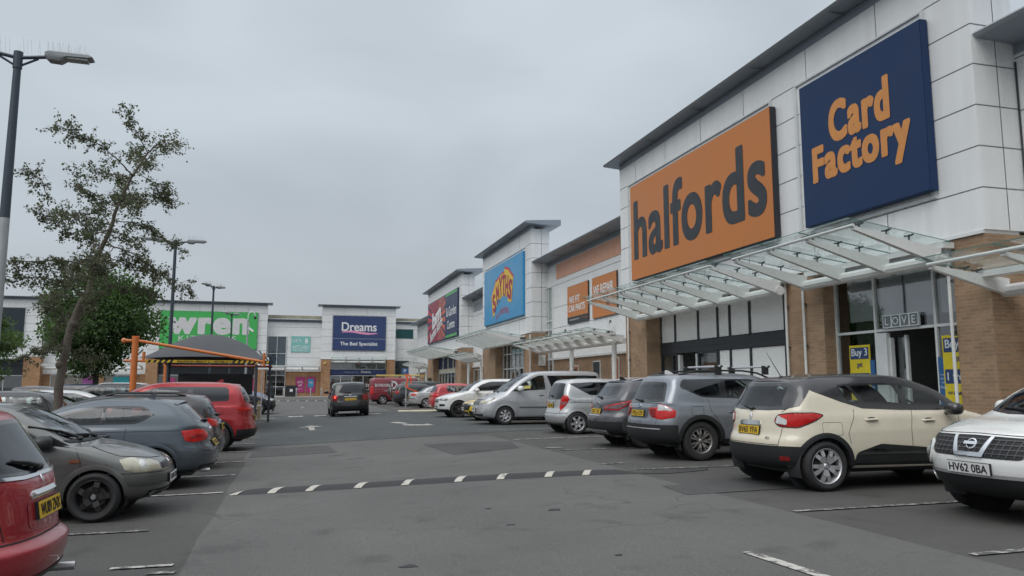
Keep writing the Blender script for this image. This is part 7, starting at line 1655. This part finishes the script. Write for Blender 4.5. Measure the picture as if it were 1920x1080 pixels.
    for pts, r0, dep in limbs:
        n = len(pts); Q = [P(x, y, dep * (i / (n - 1)) ** .8 * 1.6) for i, (x, y) in enumerate(pts)]; LL = limb(tb, Q, r0 * .55, .004, BARK, rnd, .012)
        ln = sum((a - c).length for a, c in zip(LL, LL[1:])); nt_ = max(6, int(ln * 19))
        for t in range(nt_):
            f = .18 + .82 * (t + rnd.random()) / nt_; i = min(len(LL) - 2, int(f * (len(LL) - 1))); p = LL[i].lerp(LL[i + 1], rnd.random()); d0 = (LL[i + 1] - LL[i]).normalized()
            d = (d0 * .5 + V((rnd.gauss(0, .7), rnd.gauss(0, .7), rnd.gauss(.12, .55)))).normalized(); tl = rnd.uniform(.15, .5); path = [p]
            for s in range(4): d = (d + V((rnd.gauss(0, .25), rnd.gauss(0, .25), rnd.gauss(-.10, .2)))).normalized(); path.append(path[-1] + d * tl / 4)
            tb.tube(path, [.006, .005, .004, .003, .002], BARK2, 3, False)
            for _ in range(rnd.randint(16, 28)):
                a = rnd.uniform(.25, 1.0) * 4; j = min(3, int(a)); q_ = path[j].lerp(path[j + 1], a - j) + V((rnd.gauss(0, .035), rnd.gauss(0, .035), rnd.gauss(-.02, .035)))
                leaf(lb, q_, rnd.uniform(.046, .08), ML[rnd.choices((0, 1, 2, 3), (5, 4, 3, 1.2))[0]], rnd, .7)
    for t in range(150):   # short leafy shoots on the upper stem
        i = rnd.randint(22, len(L) - 2); p = V(L[i][:3]) + V((rnd.gauss(0, .12), rnd.gauss(0, .12), rnd.gauss(0, .1)))
        for _ in range(5): leaf(lb, p + V((rnd.gauss(0, .1), rnd.gauss(0, .1), rnd.gauss(0, .1))), rnd.uniform(.046, .08), ML[rnd.choices((0, 1, 2), (4, 3, 3))[0]], rnd, .5)
    tb.build('trunk', root, angle=60); lb.build('crown', root, normals=False)
leaning_tree()
def bushy_tree(x, y, h, cw, cz0, label, seed, cols, trunk=.16, nb=95, ls=.18, per=300):
    rnd = random.Random(seed); z0 = zg(x, y); root = empty('tree', (x, y, z0)); tag(root, label, 'tree'); tb = MB(); lb = MB()
    ML = [leafmat('leaf_%d_%d' % (seed, i), c) for i, c in enumerate(cols)]; cz = (cz0 + h) / 2; hz = (h - cz0) / 2
    tb.tube([(0, 0, -.05), (.03, 0, cz0 * .6), (0, .04, cz0 + .3), (.1, 0, cz), (.05, 0, h * .85)], [trunk * 1.25, trunk, trunk * .85, trunk * .5, .03], BARK2, 10)
    for k in range(nb):
        while True:
            u = V((rnd.uniform(-1, 1), rnd.uniform(-1, 1), rnd.uniform(-1, 1)))
            if .25 < u.length < 1: break
        wz = 1 - .35 * max(0, u.z) ** 1.5 - .15 * max(0, -u.z); c = V((u.x * cw / 2 * wz * .86, u.y * cw / 2 * wz * .86, cz + u.z * hz * .88)); rb = rnd.uniform(.10, .19) * cw
        limb(tb, [(0, 0, max(cz0 * .8, min(c.z - .5, h * .6))), (c.x * .5, c.y * .5, c.z * .6 + cz * .35 - .1), tuple(c)], .045, .008, BARK2, rnd, .02)
        mi = rnd.choices(range(len(ML)), [3, 3, 2][:len(ML)])[0]
        for _ in range(per):
            d = V((rnd.gauss(0, 1), rnd.gauss(0, 1), rnd.gauss(0, .8))).normalized() * rb * rnd.uniform(.35, 1.12); d.z *= .75
            leaf(lb, c + d, rnd.uniform(ls * .7, ls * 1.25), ML[mi if rnd.random() < .7 else rnd.randrange(len(ML))], rnd, .35)
    tb.build('trunk', root, angle=60); lb.build('crown', root, normals=False)
GR = [(.046, .085, .030), (.066, .12, .038), (.09, .16, .05)]
bushy_tree(-10.0, 45, 8.2, 6.2, 1.7, 'bushy green tree growing before the far shops behind the barrier', 21, GR)
bushy_tree(-13.6, 37.5, 5.6, 3.9, .9, 'leafy green tree at the far left edge', 33, [(.045, .07, .024), (.066, .11, .03), (.09, .13, .045)], .12, 30)
bushy_tree(-15.4, 38.8, 6.6, 3.6, 3.2, 'reddish-brown leaved tree top at the far left edge', 35, [(.09, .07, .046), (.07, .07, .04), (.10, .075, .052)], .12, 24, .13, 170)
bushy_tree(-21.0, 62, 7.0, 5.5, 1.6, 'dark green tree far behind the leaning trunk', 41, GR, .15, 26, .2, 140)
for i, (y, hh) in enumerate(((69.6, 1.5), (71.0, 1.15))):
    r = empty('potted_shrub', (11.9, y, .12)); tag(r, ['taller potted evergreen shrub beside the sunburst shop entrance', 'shorter potted evergreen shrub beside the sunburst shop entrance'][i], 'plant'); b = MB(); b.lathe([(.0, 0), (.22, 0), (.30, .45), (.26, .45), (.25, .38), (0, .38)], mat('plant_pot', (.05, .05, .05), .6), 16, 'z'); b.build('pot', r)
    b = MB(); rnd = random.Random(50 + i)
    for _ in range(500): t = rnd.random(); a = rnd.random() * 6.28; q_ = .42 * (1 - .6 * t) * sqrt(rnd.random()); leaf(b, (q_ * cos(a), q_ * sin(a), .42 + t * hh), .12, leafmat('shrub_leaf', (.03, .055, .02)), rnd, 0)
    b.build('foliage', r, normals=False)
# ------------------------------------------------------------------ people
SKIN = mat('skin', (.42, .25, .18), .55)
def person(x, y, rz, label, top, legs, hair, lean=0.0, arms=((.30, .12, 1.02), (.32, .26, 1.10)), hood=False):
    root = empty('person', (x, y, zg(x, y)), R_(rz)); tag(root, label, 'person')
    me = bpy.data.meshes.new('figure'); V_, E_, Rd = [], [], []
    def vtx(p, r, par=None):
        z = p[2]; f = max(0, z - .92) * lean; V_.append((p[0] + f, p[1], z - f * f * .4)); Rd.append(r); 
        if par is not None: E_.append((par, len(V_) - 1))
        return len(V_) - 1
    pel = vtx((0, 0, .95), (.15, .115)); wst = vtx((0, 0, 1.10), (.145, .105), pel); ch = vtx((0, 0, 1.30), (.17, .12), wst); nk0 = vtx((-.01, 0, 1.46), (.075, .07), ch); nk = vtx((.01, 0, 1.53), (.058, .058), nk0); hd = vtx((.03, 0, 1.63), (.085, .10), nk); vtx((.025, 0, 1.73), (.07, .085), hd)
    for i, s in enumerate((1, -1)):
        hp = vtx((0, s * .10, .88), (.10, .10), pel); kn = vtx((.03 + .02 * s, s * .11, .49), (.066, .066), hp); an = vtx((-.01 + .06 * s, s * .115, .10), (.045, .045), kn); vtx((.13 + .06 * s, s * .13, .045), (.045, .038), an)
        sh = vtx((0, s * .19, 1.42), (.075, .075), ch); A = arms[i]; el = vtx((A[0] * .25 - .02, s * (.24 + .02), 1.16), (.05, .05), sh); w_ = vtx((A[0], s * A[1], A[2]), (.036, .036), el); d = (V((A[0], s * A[1], A[2])) - V((A[0] * .25 - .02, s * .26, 1.16))).normalized()
        palm = vtx(tuple(V((A[0], s * A[1], A[2])) + d * .07), (.035, .022), w_)
        pb = V((A[0], s * A[1], A[2])) + d * .09
        for k, (o_, ln) in enumerate(((-.03, .07), (-.01, .08), (.01, .076), (.03, .06))):
            f1 = vtx(tuple(pb + V((0, o_ * .5, o_)) + d * ln * .45), (.0095, .0095), palm); vtx(tuple(pb + V((.0, o_ * .5, o_ - .015)) + d * ln), (.008, .008), f1)
        vtx(tuple(V((A[0], s * A[1], A[2])) + d * .06 + V((.01, -s * .045, .02))), (.011, .011), w_)
    me.from_pydata(V_, E_, []); o = bpy.data.objects.new('figure', me); COL.objects.link(o)
    sk = o.modifiers.new('s', 'SKIN'); sb = o.modifiers.new('u', 'SUBSURF'); sb.levels = 2; sb.render_levels = 2
    for i, r in enumerate(Rd): me.skin_vertices[0].data[i].radius = r; me.skin_vertices[0].data[i].use_root = i == 0
    dg = bpy.context.evaluated_depsgraph_get(); dg.update(); m2 = bpy.data.meshes.new_from_object(o.evaluated_get(dg)); bpy.data.objects.remove(o); m2.name = 'body'
    m2.materials.clear()
    for m in (top, legs, SKIN, BLACK): m2.materials.append(m)
    hands = [V((a[0] + max(0, a[2] - .92) * lean, s * a[1], a[2])) for a, s in zip(arms, (1, -1))]; hz = 1.50
    for p in m2.polygons:
        c = p.center; p.use_smooth = True
        if c.z < .09: p.material_index = 3
        elif c.z > hz - .02 * lean: p.material_index = 2
        elif any((c - h_).length < .17 and c.x > h_.x - .015 for h_ in hands): p.material_index = 2
        elif c.z < .93: p.material_index = 1
    bo = bpy.data.objects.new('body', m2); COL.objects.link(bo); bo.parent = root
    f = (1.68 - .92) * lean; hx = .03 + f; hzz = 1.665 - f * f * .4
    b = MB(); b.ell((hx - .02, 0, hzz + .03), .105, .09, .105, hair, 14, 10); b.ell((hx - .06, 0, hzz - .04), .07, .085, .09, hair, 12, 8); b.build('hair', root)
    b = MB(); b.ell((hx + .095, 0, hzz - .03), .022, .014, .024, SKIN, 8, 6); b.ell((hx + .082, 0, hzz - .075), .012, .026, .007, mat('lips', (.35, .14, .12), .5), 8, 6)
    for s in (1, -1): b.ell((hx + .085, s * .034, hzz), .01, .015, .009, BLACK, 8, 6); b.ell((hx, s * .098, hzz - .02), .02, .012, .032, SKIN, 8, 6)
    b.build('face', root)
    if hood: b = MB(); b.ell((hx - .06, 0, 1.50), .10, .11, .07, top, 12, 8); b.build('hood', root)
person(-1.15, 45.9, 150, 'person in dark coat leaning by the cars beyond the charcoal crossover', mat('coat_dark', (.03, .032, .038), .8), mat('trousers_dark', (.02, .021, .026), .8), mat('hair_grey', (.22, .2, .18), .7), .28, hood=True)
person(-5.72, 17.2, 100, 'person in orange-red top standing at the left edge', mat('top_red', (.45, .09, .05), .8), mat('jeans', (.04, .055, .09), .8), mat('hair_brown', (.05, .03, .02), .6), 0, ((.05, .28, .80), (.08, .27, .82)))
